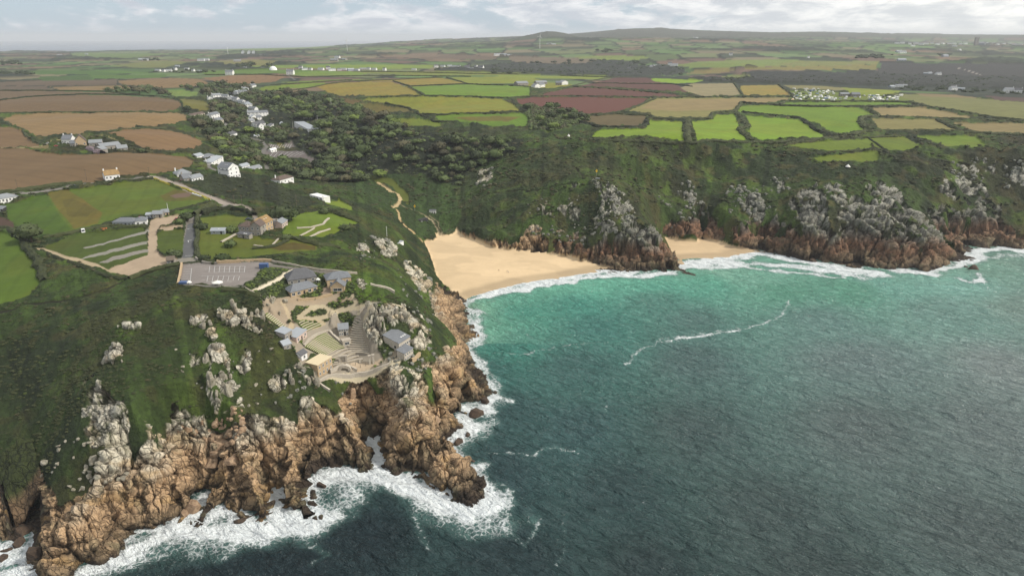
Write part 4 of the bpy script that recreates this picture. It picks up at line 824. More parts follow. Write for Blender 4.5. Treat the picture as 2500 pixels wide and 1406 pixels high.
th_ = n.math('SUBTRACT', .86, n.math('MULTIPLY', a.outputs['Alpha'], .62))
foam = n.ramp(tex, n.math('SUBTRACT', th_, .10), n.math('ADD', th_, .13))
foam = n.math('MULTIPLY', foam, n.ramp(a.outputs['Alpha'], .05, .22))
mott = n.noise(Pw, .05, 5, .6, .5)
colw = n.new('ShaderNodeVectorMath', operation='SCALE'); n.put(colw.inputs[0], a.outputs['Color']); n.put(colw.inputs['Scale'], n.math('ADD', .66, n.math('ADD', n.math('MULTIPLY', n.noise(P, .012, 3), .34), n.math('MULTIPLY', n.noise(Pw, .20, 5, .72, .3), .34))))
n.put(b.inputs['Base Color'], n.mix(foam, colw.outputs[0], (.80, .84, .84, 1)))
n.put(b.inputs['Roughness'], n.math('ADD', .14, n.math('MULTIPLY', foam, .6))); b.inputs['IOR'].default_value = 1.33
h = n.math('ADD', n.math('MULTIPLY', n.noise(Pw, .085, 5, .62, .3), 2.8), n.math('ADD', n.math('MULTIPLY', n.noise(P2_, .5, 4, .6, .3), .42), n.math('MULTIPLY', foam, .15)))
bp = n.new('ShaderNodeBump'); bp.inputs['Strength'].default_value = 1.0; bp.inputs['Distance'].default_value = 3.6; n.put(bp.inputs['Height'], h); n.put(b.inputs['Normal'], bp.outputs[0])
MSEA = m
link('sea', qmesh('sea', sco, inv.reshape(-1, 4), MSEA, scol), kind='structure')
print('sea triangles', 2 * len(SQ), round(time.time() - t1, 1))

# roof of the sea cave at the left: a thick rock bridge over the notch
a0, a1 = CA0 + .022, CA1 - .022; tt_ = np.linspace(a0 - .022, a1 + .022, 46); RF = math.hypot(*[float(q) for q in atz(60, 1200, 14.5)]); rr2 = np.linspace(RF, RF + 20, 30); TT, RR = np.meshgrid(tt_, rr2); bx = RR * np.sin(TT); by = RR * np.cos(TT)
q_ = np.clip((TT - a0 + .022) / (a1 - a0 + .044), 0, 1); gz = ground(bx, by, ZB0) + .6
f1_, e1_, i1_, o1_ = worley(np.stack([bx.ravel() / 3.4, by.ravel() / 3.4, gz.ravel() / 5], -1), 301); up_ = (gz.ravel() + 1.0 + (i1_ - .5) * 1.8 - .8 * np.exp(-(e1_ / .1) ** 2)).reshape(RR.shape) + 2.4 * np.sin(q_ * math.pi); up_ -= .9 * np.exp(-((RR - RF) / 1.6) ** 2)
lo_ = up_ - 1.7 - 5 * (1 - np.sin(q_ * math.pi)) ** 1.5 + (fbm(bx / 3, by / 3, 302, 2) - .5) * 1.5; lo_[:, :4] = -1; lo_[:, -4:] = -1
top = np.stack([bx, by + (i1_.reshape(RR.shape) - .5) * 1.4, up_], -1); bot = np.stack([bx, by, lo_], -1); nR, nT = RR.shape; ii = np.arange(nR * nT).reshape(nR, nT)
Qt = np.stack([ii[:-1, :-1], ii[:-1, 1:], ii[1:, 1:], ii[1:, :-1]], -1).reshape(-1, 4); Qb = Qt[:, ::-1] + nR * nT; e_ = ii[0]; Qf = np.stack([e_[:-1] + nR * nT, e_[1:] + nR * nT, e_[1:], e_[:-1]], -1)
ce = np.empty((2 * nR * nT, 3)); gg = sstep(RR, RF + 2.5, RF + 5).ravel()[:, None]; wa_ = srgb(112, 92, 70, KA); ce[:nR * nT] = wa_ * (.75 + .5 * i1_)[:, None] * (1 - gg) + srgb(58, 66, 32, KA) * gg; ce[nR * nT:] = srgb(90, 70, 52, KA)
print('cave roof height', up_.min(), up_.max())
link('cliff', qmesh('cave_roof', np.concatenate([top.reshape(-1, 3), bot.reshape(-1, 3)]), np.concatenate([Qt, Qb, Qf]), MRK, ce), kind='structure')

# ------------------------------------------------------------------ haze
def box_mesh(name, x0, x1, y0, y1, z0, z1, m):
    co = [(x, y, z) for z in (z0, z1) for y in (y0, y1) for x in (x0, x1)]
    f = np.array([(0, 2, 3, 1), (4, 5, 7, 6), (0, 1, 5, 4), (2, 6, 7, 3), (0, 4, 6, 2), (1, 3, 7, 5)])
    return qmesh(name, np.array(co, float), f, m, None, False)
hm = bpy.data.materials.new('haze'); hm.use_nodes = True; hn = N(hm.node_tree); hn.n.clear()
pv = hn.new('ShaderNodeVolumePrincipled'); pv.inputs['Color'].default_value = (.93, .96, 1, 1); pv.inputs['Density'].default_value = 5.2e-5; pv.inputs['Anisotropy'].default_value = .1
ho = hn.new('ShaderNodeOutputMaterial'); hn.l.new(pv.outputs[0], ho.inputs['Volume'])
link('haze', box_mesh('haze', -47000, 47000, -900, 47000, -14, 330, hm), kind='stuff')
# ------------------------------------------------------------------ building kit
def flat_mat(name, rgb, rough=.8, var=.12, scale=.6, spec=.3, bump=0, metal=0, stripes=None):
    m, n, b = mat(name); g = n.new('ShaderNodeNewGeometry'); P = g.outputs['Position']
    f = n.noise(P, scale, 4, .65); c = n.mix(f, tuple(np.clip(np.array(rgb) * (1 - var * 1.6), 0, 1)) + (1,), tuple(np.clip(np.array(rgb) * (1 + var * 1.6), 0, 1)) + (1,))
    n.put(b.inputs['Base Color'], c); b.inputs['Roughness'].default_value = rough; b.inputs['Specular IOR Level'].default_value = spec; b.inputs['Metallic'].default_value = metal
    if bump:
        bp = n.new('ShaderNodeBump'); bp.inputs['Distance'].default_value = bump; n.put(bp.inputs['Height'], n.noise(P, scale * 3, 4)); n.put(b.inputs['Normal'], bp.outputs[0])
    return m
S = lambda r, g, b, k=.9: tuple(srgb(r, g, b, k))
M = dict(white=flat_mat('white render', (.72,.71,.68), .8, .05), cream=flat_mat('cream render', (.62,.56,.45)), slate=flat_mat('slate roof', (.15,.158,.17), .6, .25, .9), dslate=flat_mat('dark slate roof', (.095,.095,.10), .6, .25, .9),
    gslate=flat_mat('grey slate roof', (.22,.23,.24), .6, .15, .5), pgrey=flat_mat('pale grey sheet roof', (.30,.32,.34), .5, .1), stone=flat_mat('grey granite wall', (.27,.245,.21), .9, .3, 1.4, bump=.1), tan=flat_mat('golden granite wall', (.42,.31,.19), .9, .3, 1.4, bump=.1),
    pale=flat_mat('pale granite', (.42,.37,.30), .9, .25, 1.2, bump=.08), orange=flat_mat('lichen roof', (.26,.17,.075), .85, .35, .5), brown=flat_mat('brown tile roof', (.11,.08,.065), .8, .3, .6), dark=flat_mat('dark timber', (.035,.033,.032), .8), glass=flat_mat('window glass', (.025,.032,.038), .12, .2, .3, .6),
    yellow=flat_mat('yellow board', (.72,.46,.04), .6, .05), red=flat_mat('red paint', (.42,.03,.03), .35, .05), blue=flat_mat('blue sheet', (.055,.10,.22), .5, .15), orng=flat_mat('orange paint', (.48,.15,.05), .6, .2), black=flat_mat('black rubber', (.02,.02,.02), .8), metal=flat_mat('grey metal', (.35,.36,.37), .4, .05), canvas=flat_mat('pale canvas', (.70,.68,.62), .9, .04),
    buff=flat_mat('pale timber panel', (.66,.50,.30), .8, .05), buffr=flat_mat('cream felt roof', (.60,.50,.33), .9, .04), wood=flat_mat('weathered wood', (.14,.11,.085), .9, .2, 1), paint=flat_mat('road paint', (.55,.55,.53), .8, .12, 1.5), silver=flat_mat('silver paint', (.42,.43,.45), .3, .04), darkpaint=flat_mat('dark car paint', (.03,.035,.045), .3, .04),
    bluegrey=flat_mat('blue grey canvas', (.15,.2,.28), .8), pink=flat_mat('pinkish render', (.52,.40,.34), .85, .1), turf=flat_mat('seat turf', (.13,.17,.035), .95, .2, 1.5), kerb=flat_mat('seat stone', (.46,.40,.30), .9, .18, 1.8), concrete=flat_mat('weathered concrete', (.33,.29,.24), .9, .22, 1.1), skin=flat_mat('skin', (.45,.28,.2), .7), trunk=flat_mat('tree bark', (.09,.07,.05), .95, .2, 2))
class MB:
    """collects boxes and prisms, then makes one mesh"""
    def __init__(s): s.v = []; s.f = []
    def add(s, v, f): o = len(s.v); s.v += [tuple(p) for p in v]; s.f += [tuple(i + o for i in q) for q in f]; return s
    def box(s, x0, x1, y0, y1, z0, z1): return s.add([(x0,y0,z0),(x1,y0,z0),(x1,y1,z0),(x0,y1,z0),(x0,y0,z1),(x1,y0,z1),(x1,y1,z1),(x0,y1,z1)], [(0,3,2,1),(4,5,6,7),(0,1,5,4),(1,2,6,5),(2,3,7,6),(3,0,4,7)])
    def tube(s, a, b, ra, rb, n=8):
        a = np.array(a, float); b = np.array(b, float); d = b - a; d /= np.linalg.norm(d); u = np.cross(d, (0, 0, 1) if abs(d[2]) < .9 else (1, 0, 0)); u /= np.linalg.norm(u); w_ = np.cross(d, u)
        v = [a + ra * (math.cos(t) * u + math.sin(t) * w_) for t in np.arange(n) * 2 * math.pi / n] + [b + rb * (math.cos(t) * u + math.sin(t) * w_) for t in np.arange(n) * 2 * math.pi / n]
        return s.add(v, [(i, (i + 1) % n, n + (i + 1) % n, n + i) for i in range(n)] + [tuple(range(n - 1, -1, -1)), tuple(range(n, 2 * n))])
    def mesh(s, name, m, smooth=False):
        me = bpy.data.meshes.new(name); me.from_pydata(s.v, [], s.f); me.update()
        for mm in (m if isinstance(m, list) else [m]): me.materials.append(mm)
        if smooth: me.polygons.foreach_set('use_smooth', [True] * len(me.polygons))
        return me
def tag(o, label, cat, group=None):
    o['label'] = label; o['category'] = cat
    if group: o['group'] = group
    return o
def root(name, label, cat, loc, rot=0, group=None):
    o = bpy.data.objects.new(name, None); COL.objects.link(o); o.location = loc; o.rotation_euler = (0, 0, rot); o.empty_display_size = 1
    return tag(o, label, cat, group)
def copy_tree(o, loc=None, rot=None, label=None, group=None, scale=None, parent=None):
    c = o.copy(); COL.objects.link(c)
    if parent is not None: c.parent = parent
    if loc is not None: c.location = loc
    if rot is not None: c.rotation_euler = (0, 0, rot)
    if scale is not None: c.scale = (scale,) * 3 if np.isscalar(scale) else scale
    if label: c['label'] = label
    if group: c['group'] = group
    for k in list(o.children): copy_tree(k, parent=c)
    return c
WINM = {}
def winmesh(w_, h_):
    k = (round(w_, 1), round(h_, 1))
    if k not in WINM: WINM[k] = MB().box(-w_ / 2, w_ / 2, -.05, .04, 0, h_).mesh('window', M['glass'])
    return WINM[k]
FRM = {}
def framemesh(w_, h_):
    k = (round(w_, 1), round(h_, 1))
    if k not in FRM: a, b = w_ / 2, .09; FRM[k] = MB().box(-a - b, -a, -.09, -.03, -b, h_ + b).box(a, a + b, -.09, -.03, -b, h_ + b).box(-a, a, -.09, -.03, h_, h_ + b).box(-a, a, -.14, -.03, -b, 0).box(-.04, .04, -.08, -.052, 0, h_).mesh('frame', M['white'])
    return FRM[k]
POT = MB().tube((0, 0, 1.5), (0, 0, 2.0), .2, .16, 8).mesh('chimney_pot', M['brown'])
HND = MB().box(.3, .38, -.12, -.06, 1.0, 1.15).mesh('handle', M['metal'])
class Bld:
    def __init__(s, name, label, cat='house', group=None): s.a = (name, label, cat, group); s.r = None
    def wing(s, u1, v1, u2, v2, d, h, roof='gable', rh=2.5, wall='white', rm='slate', win=(3, 1), chim=0, side=0, dz=0, door=True, ov=.35, sky=0, ww=1.1, lum=None):
        x, y, z = W([u1, u2], [v1, v2]); w_ = math.hypot(x[1] - x[0], y[1] - y[0]); rot = math.atan2(y[1] - y[0], x[1] - x[0])
        w_ = max(w_, 1.5)
        if s.r is None: s.r = root(s.a[0], s.a[1], s.a[2], ((x[0] + x[1]) / 2, (y[0] + y[1]) / 2, float(z.mean())), rot, s.a[3]); s.base = (s.r.location.copy(), rot)
        R0, r0 = s.base; c, sn = math.cos(-r0), math.sin(-r0); mx, my = (x[0] + x[1]) / 2 - R0[0], (y[0] + y[1]) / 2 - R0[1]
        lx_, ly_ = mx * c - my * sn, mx * sn + my * c; lz = float(z.mean()) - R0[2] + dz; lr = rot - r0
        def part(name, me, px=0, py=0, pz=0, rr=0):
            ca, sa = math.cos(lr), math.sin(lr); return link(name, me, s.r, (lx_ + px * ca - py * sa, ly_ + px * sa + py * ca, lz + pz), lr + rr)
        x0, x1 = -w_ / 2, w_ / 2
        wb = MB().box(x0, x1, 0, d, -3.5, h)
        if roof == 'gable': wb.add([(x0, 0, h), (x0, d, h), (x0, d / 2, h + rh), (x1, 0, h), (x1, d, h), (x1, d / 2, h + rh)], [(0, 2, 1), (3, 4, 5)])
        if roof == 'cross': wb.add([(x0, 0, h), (x1, 0, h), (0, 0, h + rh), (x0, d, h), (x1, d, h), (0, d, h + rh)], [(0, 1, 2), (3, 5, 4)])
        part('wall', wb.mesh('wall', M[wall])); o = ov; t = .22
        rb = MB()
        if roof == 'gable':
            e = rh * o / (d / 2); rb.add([(x0 - o, -o, h - e + .02), (x1 + o, -o, h - e + .02), (x1 + o, d / 2, h + rh + .02), (x0 - o, d / 2, h + rh + .02), (x0 - o, d + o, h - e + .02), (x1 + o, d + o, h - e + .02)] + [(x0 - o, -o, h - e + t), (x1 + o, -o, h - e + t), (x1 + o, d / 2, h + rh + t + .06), (x0 - o, d / 2, h + rh + t + .06), (x0 - o, d + o, h - e + t), (x1 + o, d + o, h - e + t)],
                [(6, 7, 8, 9), (9, 8, 11, 10), (0, 3, 2, 1), (3, 4, 5, 2), (0, 1, 7, 6), (5, 4, 10, 11), (0, 6, 9, 3), (3, 9, 10, 4), (1, 2, 8, 7), (2, 5, 11, 8)])
        elif roof == 'cross':
            hw = w_ / 2; e = rh * o / hw; rb.add([(x0 - o, -o, h - e + .03), (0, -o, h + rh + .03), (x1 + o, -o, h - e + .03), (x0 - o, d + o, h - e + .03), (0, d + o, h + rh + .03), (x1 + o, d + o, h - e + .03)] + [(x0 - o, -o, h - e + t), (0, -o, h + rh + t + .06), (x1 + o, -o, h - e + t), (x0 - o, d + o, h - e + t), (0, d + o, h + rh + t + .06), (x1 + o, d + o, h - e + t)],
                [(6, 7, 10, 9), (7, 8, 11, 10), (0, 3, 4, 1), (1, 4, 5, 2), (0, 1, 7, 6), (1, 2, 8, 7), (4, 3, 9, 10), (5, 4, 10, 11), (3, 0, 6, 9), (2, 5, 11, 8)])
        elif roof == 'hip':
            k = min(d / 2, w_ / 2) * .9; rb.add([(x0 - o, -o, h + .02), (x1 + o, -o, h + .02), (x1 + o, d + o, h + .02), (x0 - o, d + o, h + .02), (x0 + k, d / 2, h + rh), (x1 - k, d / 2, h + rh), (x0 - o, -o, h - .12), (x1 + o, -o, h - .12), (x1 + o, d + o, h - .12), (x0 - o, d + o, h - .12)], [(0, 1, 5, 4), (1, 2, 5), (2, 3, 4, 5), (3, 0, 4), (6, 7, 1, 0), (7, 8, 2, 1), (8, 9, 3, 2), (9, 6, 0, 3), (9, 8, 7, 6)])
        elif roof == 'mono':   # rises to the back
            rb.add([(x0 - o, -o, h + .02), (x1 + o, -o, h + .02), (x1 + o, d + o, h + rh), (x0 - o, d + o, h + rh), (x0 - o, -o, h + t), (x1 + o, -o, h + t), (x1 + o, d + o, h + rh + t), (x0 - o, d + o, h + rh + t)], [(0, 3, 2, 1), (4, 5, 6, 7), (0, 1, 5, 4), (1, 2, 6, 5), (2, 3, 7, 6), (3, 0, 4, 7)])
            rb2 = MB().add([(x0 + .01, .01, h - .01), (x1 - .01, .01, h - .01), (x1 - .01, d - .01, h - .01), (x0 + .01, d - .01, h - .01), (x1 - .01, d - .01, h + rh), (x0 + .01, d - .01, h + rh)], [(0, 5, 3), (1, 2, 4), (3, 5, 4, 2), (0, 1, 4, 5)]); part('gable_wall', rb2.mesh('gable_wall', M[wall]))
        else:
            rb.box(x0 - o * .5, x1 + o * .5, -o * .5, d + o * .5, h + .003, h + .25)
        part('roof', rb.mesh('roof', M[rm]))
        nw, nf = win
        for f in range(nf):
            hh = min(1.35, h / nf * .5); z0_ = (h / nf) * f + (h / nf - hh) * .55
            for i in range(nw):
                if door and f == 0 and i == nw // 2 and nw > 1: q_ = part('door', MB().box(-.5, .5, -.06, .04, 0, min(2.1, h * .8)).mesh('door', M['dark']), x0 + (i + .5) * w_ / nw, 0, .02); link('handle', HND, q_); continue
                q_ = part('window', winmesh(min(ww, w_ / nw * .6), hh), x0 + (i + .5) * w_ / nw, 0, z0_)
                if y[0] < 720: link('frame', framemesh(min(ww, w_ / nw * .6), hh), q_)
        for sgn in ((-1, 1) if side else ()):
            for f in range(nf):
                hh = min(1.3, h / nf * .5)
                for i in range(side): part('window', winmesh(1.0, hh), sgn * w_ / 2, (i + .5) * d / side, (h / nf) * f + (h / nf - hh) * .55, math.pi / 2)
        for i in range(chim):
            px_ = (x0 + .5 if i == 0 else x1 - .5); q_ = part('chimney', MB().box(-.45, .45, -.4, .4, -1.2, 1.5).mesh('chimney', M['stone' if wall != 'white' else 'white']), px_, d / 2, h + rh); link('chimney_pot', POT, q_)
        for i in range(sky):
            k = .35; part('skylight', MB().box(-.4, .4, -.5, .5, 0, .1).mesh('skylight', M['white']), x0 + w_ * (.55 + .16 * i), d * .25, h + rh * (.5 if roof != 'mono' else .25) + .32)
        return s
LM = [('the villa', 640, 565), ('the car park', 540, 670), ('the cafe', 742, 715), ('the stage', 870, 890), ('the castle box', 840, 815), ('the tan box building', 795, 905), ('the backstage building', 985, 845), ('the white museum building', 736, 310), ('the big gabled white house', 646, 308), ('the tall white house', 558, 420), ('the village terrace', 600, 262), ('the top of the village row', 540, 240),
 ('the paired dormered houses', 535, 292), ('the valley car parks', 700, 372), ('the lone slope house', 700, 444), ('the beach lookout', 1056, 520), ('the sandy beach path', 955, 465), ('the pointed hillside tents', 1395, 334), ('the ploughed fields', 1450, 260), ('the small brown field', 1500, 295), ('the wide olive field', 1100, 262), ('the big olive field', 890, 222), ('the rough brown hillside', 830, 262), ('the pale outcrop on the valley side', 1188, 435),
 ('the rounded stubble field', 390, 345), ('the lone dark tree', 459, 272), ('the pale green pasture', 445, 230), ('the uppermost stubble fields', 400, 205), ('the dark-roofed bend cottage', 572, 330), ('the yellow marker', 1456, 430), ('the top of the wooded slope', 1230, 345), ('the grassy hillside gap', 980, 360), ('the small green paddock', 1010, 305),
 ('the satellite dishes', 610, 135), ('the church tower', 2382, 105), ('the dark domed hill', 1330, 100), ('the white dome', 667, 172), ('the lone white house', 558, 180), ('the hilltop white house', 707, 180), ('the campsite', 2050, 235), ('the dark moor', 2290, 190), ('the right-hand edge', 2470, 225), ('the central wooded valley', 1450, 165), ('the left turbine', 848, 120), ('the left sea horizon', 250, 122), ('the far village hedge', 500, 118), ('the near gully', 520, 1060), ('the left headland', 240, 1160), ('the central crag', 530, 900), ('the dark cleft', 890, 1000)]
_lx, _ly, _lz = W([l[1] for l in LM], [l[2] for l in LM]); _lt = np.arctan2(_lx, _ly); _lr = np.log(np.hypot(_lx, _ly))
def near(x, y):
    t = math.atan2(x, y); r = math.log(math.hypot(x, y)); d = ((_lt - t)) ** 2 + ((_lr - r) * .5) ** 2; i = int(np.argmin(d)); dt = t - _lt[i]; dr = (r - _lr[i]) * .5
    if d[i] < 3e-5: rel = 'beside'
    elif abs(dt) > abs(dr): rel = 'right of' if dt > 0 else 'left of'
    else: rel = 'beyond' if dr > 0 else 'in front of'
    return rel + ' ' + LM[i][0]
print('houses')
def B1(name, label, args, group=None, cat='house', **kw): return Bld(name, label, cat, group).wing(*args, **kw)
# villa above the car park
v = Bld('villa', 'large stone villa with lichen orange roof among lawns above the car park', 'house')
v.wing(639, 574, 668, 559, 8, 6.2, 'gable', 3, 'tan', 'orange', (4, 2), 1, sky=2, side=2, door=False).wing(612, 576, 638, 577, 9, 6.2, 'cross', 2.6, 'stone', 'brown', (2, 2), side=1, door=False).wing(584, 573, 611, 576, 8, 5.6, 'hip', 2.6, 'stone', 'brown', (3, 2), door=False)
v.wing(580, 580, 609, 584, 3, 2.4, 'mono', .8, 'stone', 'dslate', (3, 1), sky=2).wing(668, 556, 690, 557, 7, 3, 'hip', 1.8, 'stone', 'gslate', (2, 1), door=False).wing(690, 558, 703, 549, 7, 3.2, 'gable', 1.6, 'pink', 'gslate', (3, 1), 1, door=False).wing(668, 549, 682, 547, 5, 3, 'flat', .3, 'stone', 'stone', (0, 0))
B1('garden_shed', 'low grey sheet-roofed shed on the lawn left of the villa', (515, 572, 549, 572, 5, 2.2), cat='shed', roof='gable', rh=1.2, wall='pgrey', rm='pgrey', win=(2, 1), sky=1)
# theatre buildings
B1('visitor_hall', 'curved dark slate roofed hall highest in the theatre garden', (704, 694, 774, 690, 10, 2.8), cat='building', roof='hip', rh=4.2, wall='stone', rm='dslate', win=(4, 1))
b_ = Bld('cafe', 'granite cafe with grey slate hipped roof and dark doorway above the theatre', 'building'); b_.wing(711, 727, 776, 711, 7.5, 2.9, 'hip', 2.8, 'tan', 'slate', (5, 1), ww=1.6)
b_ = Bld('exhibition_building', 'granite building with glazed bay and slate roofs right of the cafe', 'building'); b_.wing(800, 704, 858, 692, 9, 4.2, 'hip', 2.6, 'tan', 'slate', (3, 1), door=False); b_.wing(808, 716, 842, 716, 8, 3.8, 'cross', 2.8, 'tan', 'slate', (1, 1), door=False, ww=5.5)
b_ = Bld('backstage_building', 'big two-level grey slate roofed backstage building on the cliff edge', 'building'); b_.wing(975, 862, 1002, 842, 9, 4.8, 'mono', 2.8, 'pale', 'slate', (6, 1), side=2, door=False, sky=3, ww=.9).wing(988, 885, 1009, 869, 4.2, 4.4, 'mono', 1.2, 'pale', 'slate', (4, 2), door=False, ww=.9)
B1('lighting_box', 'small grey-roofed control cabin at the left edge of the theatre', (697, 833, 715, 828, 5, 4.2), cat='cabin', roof='mono', rh=.9, wall='stone', rm='pgrey', win=(2, 1))
B1('ticket_cabin', 'pinkish cabin with pale grey roof beside the top of the grass seats', (725, 838, 750, 822, 5, 3.2), cat='cabin', roof='mono', rh=.8, wall='pink', rm='pgrey', win=(3, 1))
B1('store_hut', 'grey-roofed hut clinging to the slope below the control cabin', (694, 855, 712, 853, 5, 2.8), cat='hut', roof='gable', rh=1.4, wall='stone', rm='pgrey', win=(1, 1))
B1('dressing_hut', 'tiny white hut with dark roof left of the stage', (737, 881, 751, 875, 4, 3), cat='hut', roof='gable', rh=1.3, wall='white', rm='dslate', win=(1, 1))
b_ = Bld('side_stage_block', 'pale tan flat-roofed box building at the seaward corner of the theatre', 'building'); b_.wing(778, 921, 813, 903, 7, 6.4, 'flat', .3, 'tan', 'buffr', (4, 2), door=False, ww=.8)
b_ = Bld('castle_box', 'castle-like stone box on the rocks between the two seating banks', 'building'); b_.wing(828, 822, 851, 816, 5, 3.6, 'gable', 2, 'pale', 'gslate', (4, 2), ww=.9).wing(838, 848, 858, 842, 3, 3.0, 'flat', .3, 'pale', 'pale', (1, 1), door=False, ww=2.0)
B1('ticket_hut', 'small gabled ticket hut at the car park entrance', (408, 646, 426, 644, 4, 2.4), cat='hut', roof='gable', rh=1.5, wall='stone', rm='wood', win=(2, 1))
B1('beach_lookout', 'white box lookout hut with dark roof rim above the beach', (1048, 524, 1064, 524, 5, 3.6), cat='hut', roof='flat', wall='white', rm='dslate', win=(3, 1), door=False)
B1('beach_hut', 'black timber hut beside the path down to the beach', (1025, 543, 1045, 541, 4, 2.4), cat='hut', roof='flat', wall='dark', rm='dark', win=(2, 1))
B1('slope_shelter', 'small white flat-roofed shelter on the green slope above the beach', (966, 598, 986, 600, 4, 2), cat='shelter', roof='flat', wall='white', rm='pgrey', win=(1, 1))
# houses round the upper road
b_ = Bld('clubhouse', 'long dark-roofed white bungalow with square end block beside the gravel yard'); b_.wing(276, 553, 330, 553, 8, 3, 'hip', 2, 'pgrey', 'slate', (6, 1)).wing(331, 554, 360, 551, 8, 3.6, 'hip', 2, 'white', 'slate', (2, 1), door=False)
B1('stone_garage', 'stone garage with grey roof right of the clubhouse', (372, 533, 397, 532, 7, 2.6), cat='garage', roof='gable', rh=1.6, wall='stone', rm='gslate', win=(2, 1))
B1('second_garage', 'smaller stone garage at the hedge end of the gravel yard', (397, 529, 414, 527, 6, 2.6), cat='garage', roof='gable', rh=1.5, wall='tan', rm='gslate', win=(2, 1))
B1('open_shed', 'little grey sheet shed between clubhouse and stone garage', (357, 534, 369, 533, 4, 2.4), cat='shed', roof='mono', rh=.6, wall='pgrey', rm='pgrey', win=(1, 1))
B1('white_bungalow', 'white bungalow with grey hipped roof at the left edge of the sports field', (-12, 500, 47, 487, 10, 3), roof='hip', rh=2.4, wall='white', rm='gslate', win=(7, 1), chim=1)
B1('dark_bungalow', 'dark-walled bungalow cut by the left edge below the white bungalow', (-30, 524, 7, 521, 9, 3), roof='hip', rh=2, wall='dark', rm='slate', win=(3, 1))
B1('orange_roof_cottage', 'white-fronted cottage with orange lichen roof beside the big stubble field', (258, 442, 294, 438, 8, 4.4), roof='gable', rh=3.2, wall='white', rm='orange', win=(4, 1), chim=2)
B1('grey_bungalow', 'pale bungalow with grey pyramid roof where the gravel road begins', (434, 433, 469, 430, 11, 2.8), roof='hip', rh=3, wall='white', rm='gslate', win=(4, 1), chim=1)
b_ = Bld('stone_cottage', 'stone cottage with white end wing beside the red car'); b_.wing(450, 446, 470, 444, 8, 3.4, 'gable', 3, 'stone', 'slate', (2, 1), 1).wing(470, 445, 497, 440, 7, 3, 'gable', 2.2, 'white', 'gslate', (4, 1))
B1('white_lodge', 'low white house with pale roof at the wood edge left of the tall white house', (482, 389, 499, 388, 8, 3.2), roof='gable', rh=2, wall='white', rm='pgrey', win=(2, 1))
B1('slate_lodge', 'house with bluish slate roof beside the low white house', (500, 391, 525, 388, 8, 3), roof='hip', rh=2.4, wall='white', rm='slate', win=(2, 1))
B1('square_white_house', 'square white house with pale hipped roof behind the tall white house', (517, 406, 547, 400, 10, 5.6), roof='hip', rh=2, wall='white', rm='pgrey', win=(3, 2), chim=1)
b_ = Bld('tall_white_house', 'tall white house with dark twin gables and balconies above the valley'); b_.wing(533, 425, 560, 432, 11, 7, 'gable', 3.4, 'white', 'slate', (3, 2), sky=2, side=2).wing(560, 432, 586, 430, 9, 6, 'cross', 3, 'white', 'slate', (4, 2))
b_.wing(562, 436, 588, 434, 3, 3, 'flat', .2, 'white', 'white', (4, 1), door=False)
B1('valley_cottage', 'small white cottage half hidden in trees below the tall white house', (592, 413, 611, 412, 7, 3.2), roof='gable', rh=2, wall='white', rm='pgrey', win=(2, 1))
B1('valley_bungalow', 'white bungalow with several small gables in the valley trees', (612, 418, 641, 418, 8, 3), roof='gable', rh=2.2, wall='white', rm='gslate', win=(4, 1), chim=1)
B1('slope_house', 'white house with brownish hipped roof alone on the scrub slope', (684, 449, 718, 447, 10, 4.4), roof='hip', rh=2.6, wall='white', rm='brown', win=(4, 1), chim=1, side=2)
B1('modern_house', 'white flat-roofed house next to the bright lawn', (757, 484, 788, 493, 7, 3), roof='flat', wall='white', rm='white', win=(4, 1), ww=2)
b_ = Bld('white_gabled_house', 'big white gabled house with dark roof at the foot of the village street'); b_.wing(626, 315, 650, 315, 9, 7, 'gable', 3.4, 'white', 'dslate', (3, 2), 1, side=2).wing(633, 318, 645, 318, 4, 6.5, 'cross', 3, 'white', 'dslate', (1, 2), door=False).wing(650, 315, 670, 315, 7, 4, 'hip', 1.2, 'white', 'dslate', (4, 1), door=False)
B1('telegraph_museum', 'long white flat-roofed two-storey building in the valley', (719, 311, 753, 324, 15, 6.2), cat='building', roof='flat', wall='white', rm='pgrey', win=(12, 2), side=3, door=False)
B1('car_park_kiosk', 'small white kiosk between the two valley car parks', (662, 372, 676, 371, 4, 3), cat='kiosk', roof='gable', rh=1.4, wall='white', rm='white', win=(2, 1))
B1('roadside_shed', 'white shed with pale roof beside the valley road', (619, 337, 634, 336, 6, 2.6), cat='shed', roof='gable', rh=1.2, wall='white', rm='pgrey', win=(2, 1))
B1('dark_roof_cottage', 'white cottage with long dark roof on the bend of the valley lane', (563, 336, 580, 334, 12, 4), roof='gable', rh=2.6, wall='white', rm='dslate', win=(2, 1))
B1('upper_pair_house', 'white dormered house upper of the pair beside the steep lane', (517, 290, 538, 290, 8, 6), roof='gable', rh=2.6, wall='white', rm='slate', win=(3, 2), chim=1)
B1('lower_pair_house', 'cream dormered house lower of the pair beside the steep lane', (529, 303, 547, 304, 8, 5.6), roof='gable', rh=2.6, wall='cream', rm='slate', win=(3, 2), chim=1)
B1('low_terrace', 'low brown-roofed row at the edge of the lane west of the dormered houses', (470, 285, 501, 285, 8, 3), roof='gable', rh=2, wall='cream', rm='brown', win=(5, 1))
B1('tent_roof_house', 'small house with white pointed roof right of the big gabled house', (683, 307, 694, 307, 8, 3), roof='hip', rh=3, wall='white', rm='pgrey', win=(2, 1))
B1('wood_hidden_house', 'pale roof showing through the trees above the white museum building', (742, 293, 762, 292, 9, 3), roof='gable', rh=2, wall='white', rm='pgrey', win=(3, 1))
B1('lower_wood_house', 'white-edged roof among trees below the white museum building', (753, 357, 772, 359, 8, 3), roof='gable', rh=2, wall='white', rm='gslate', win=(3, 1))
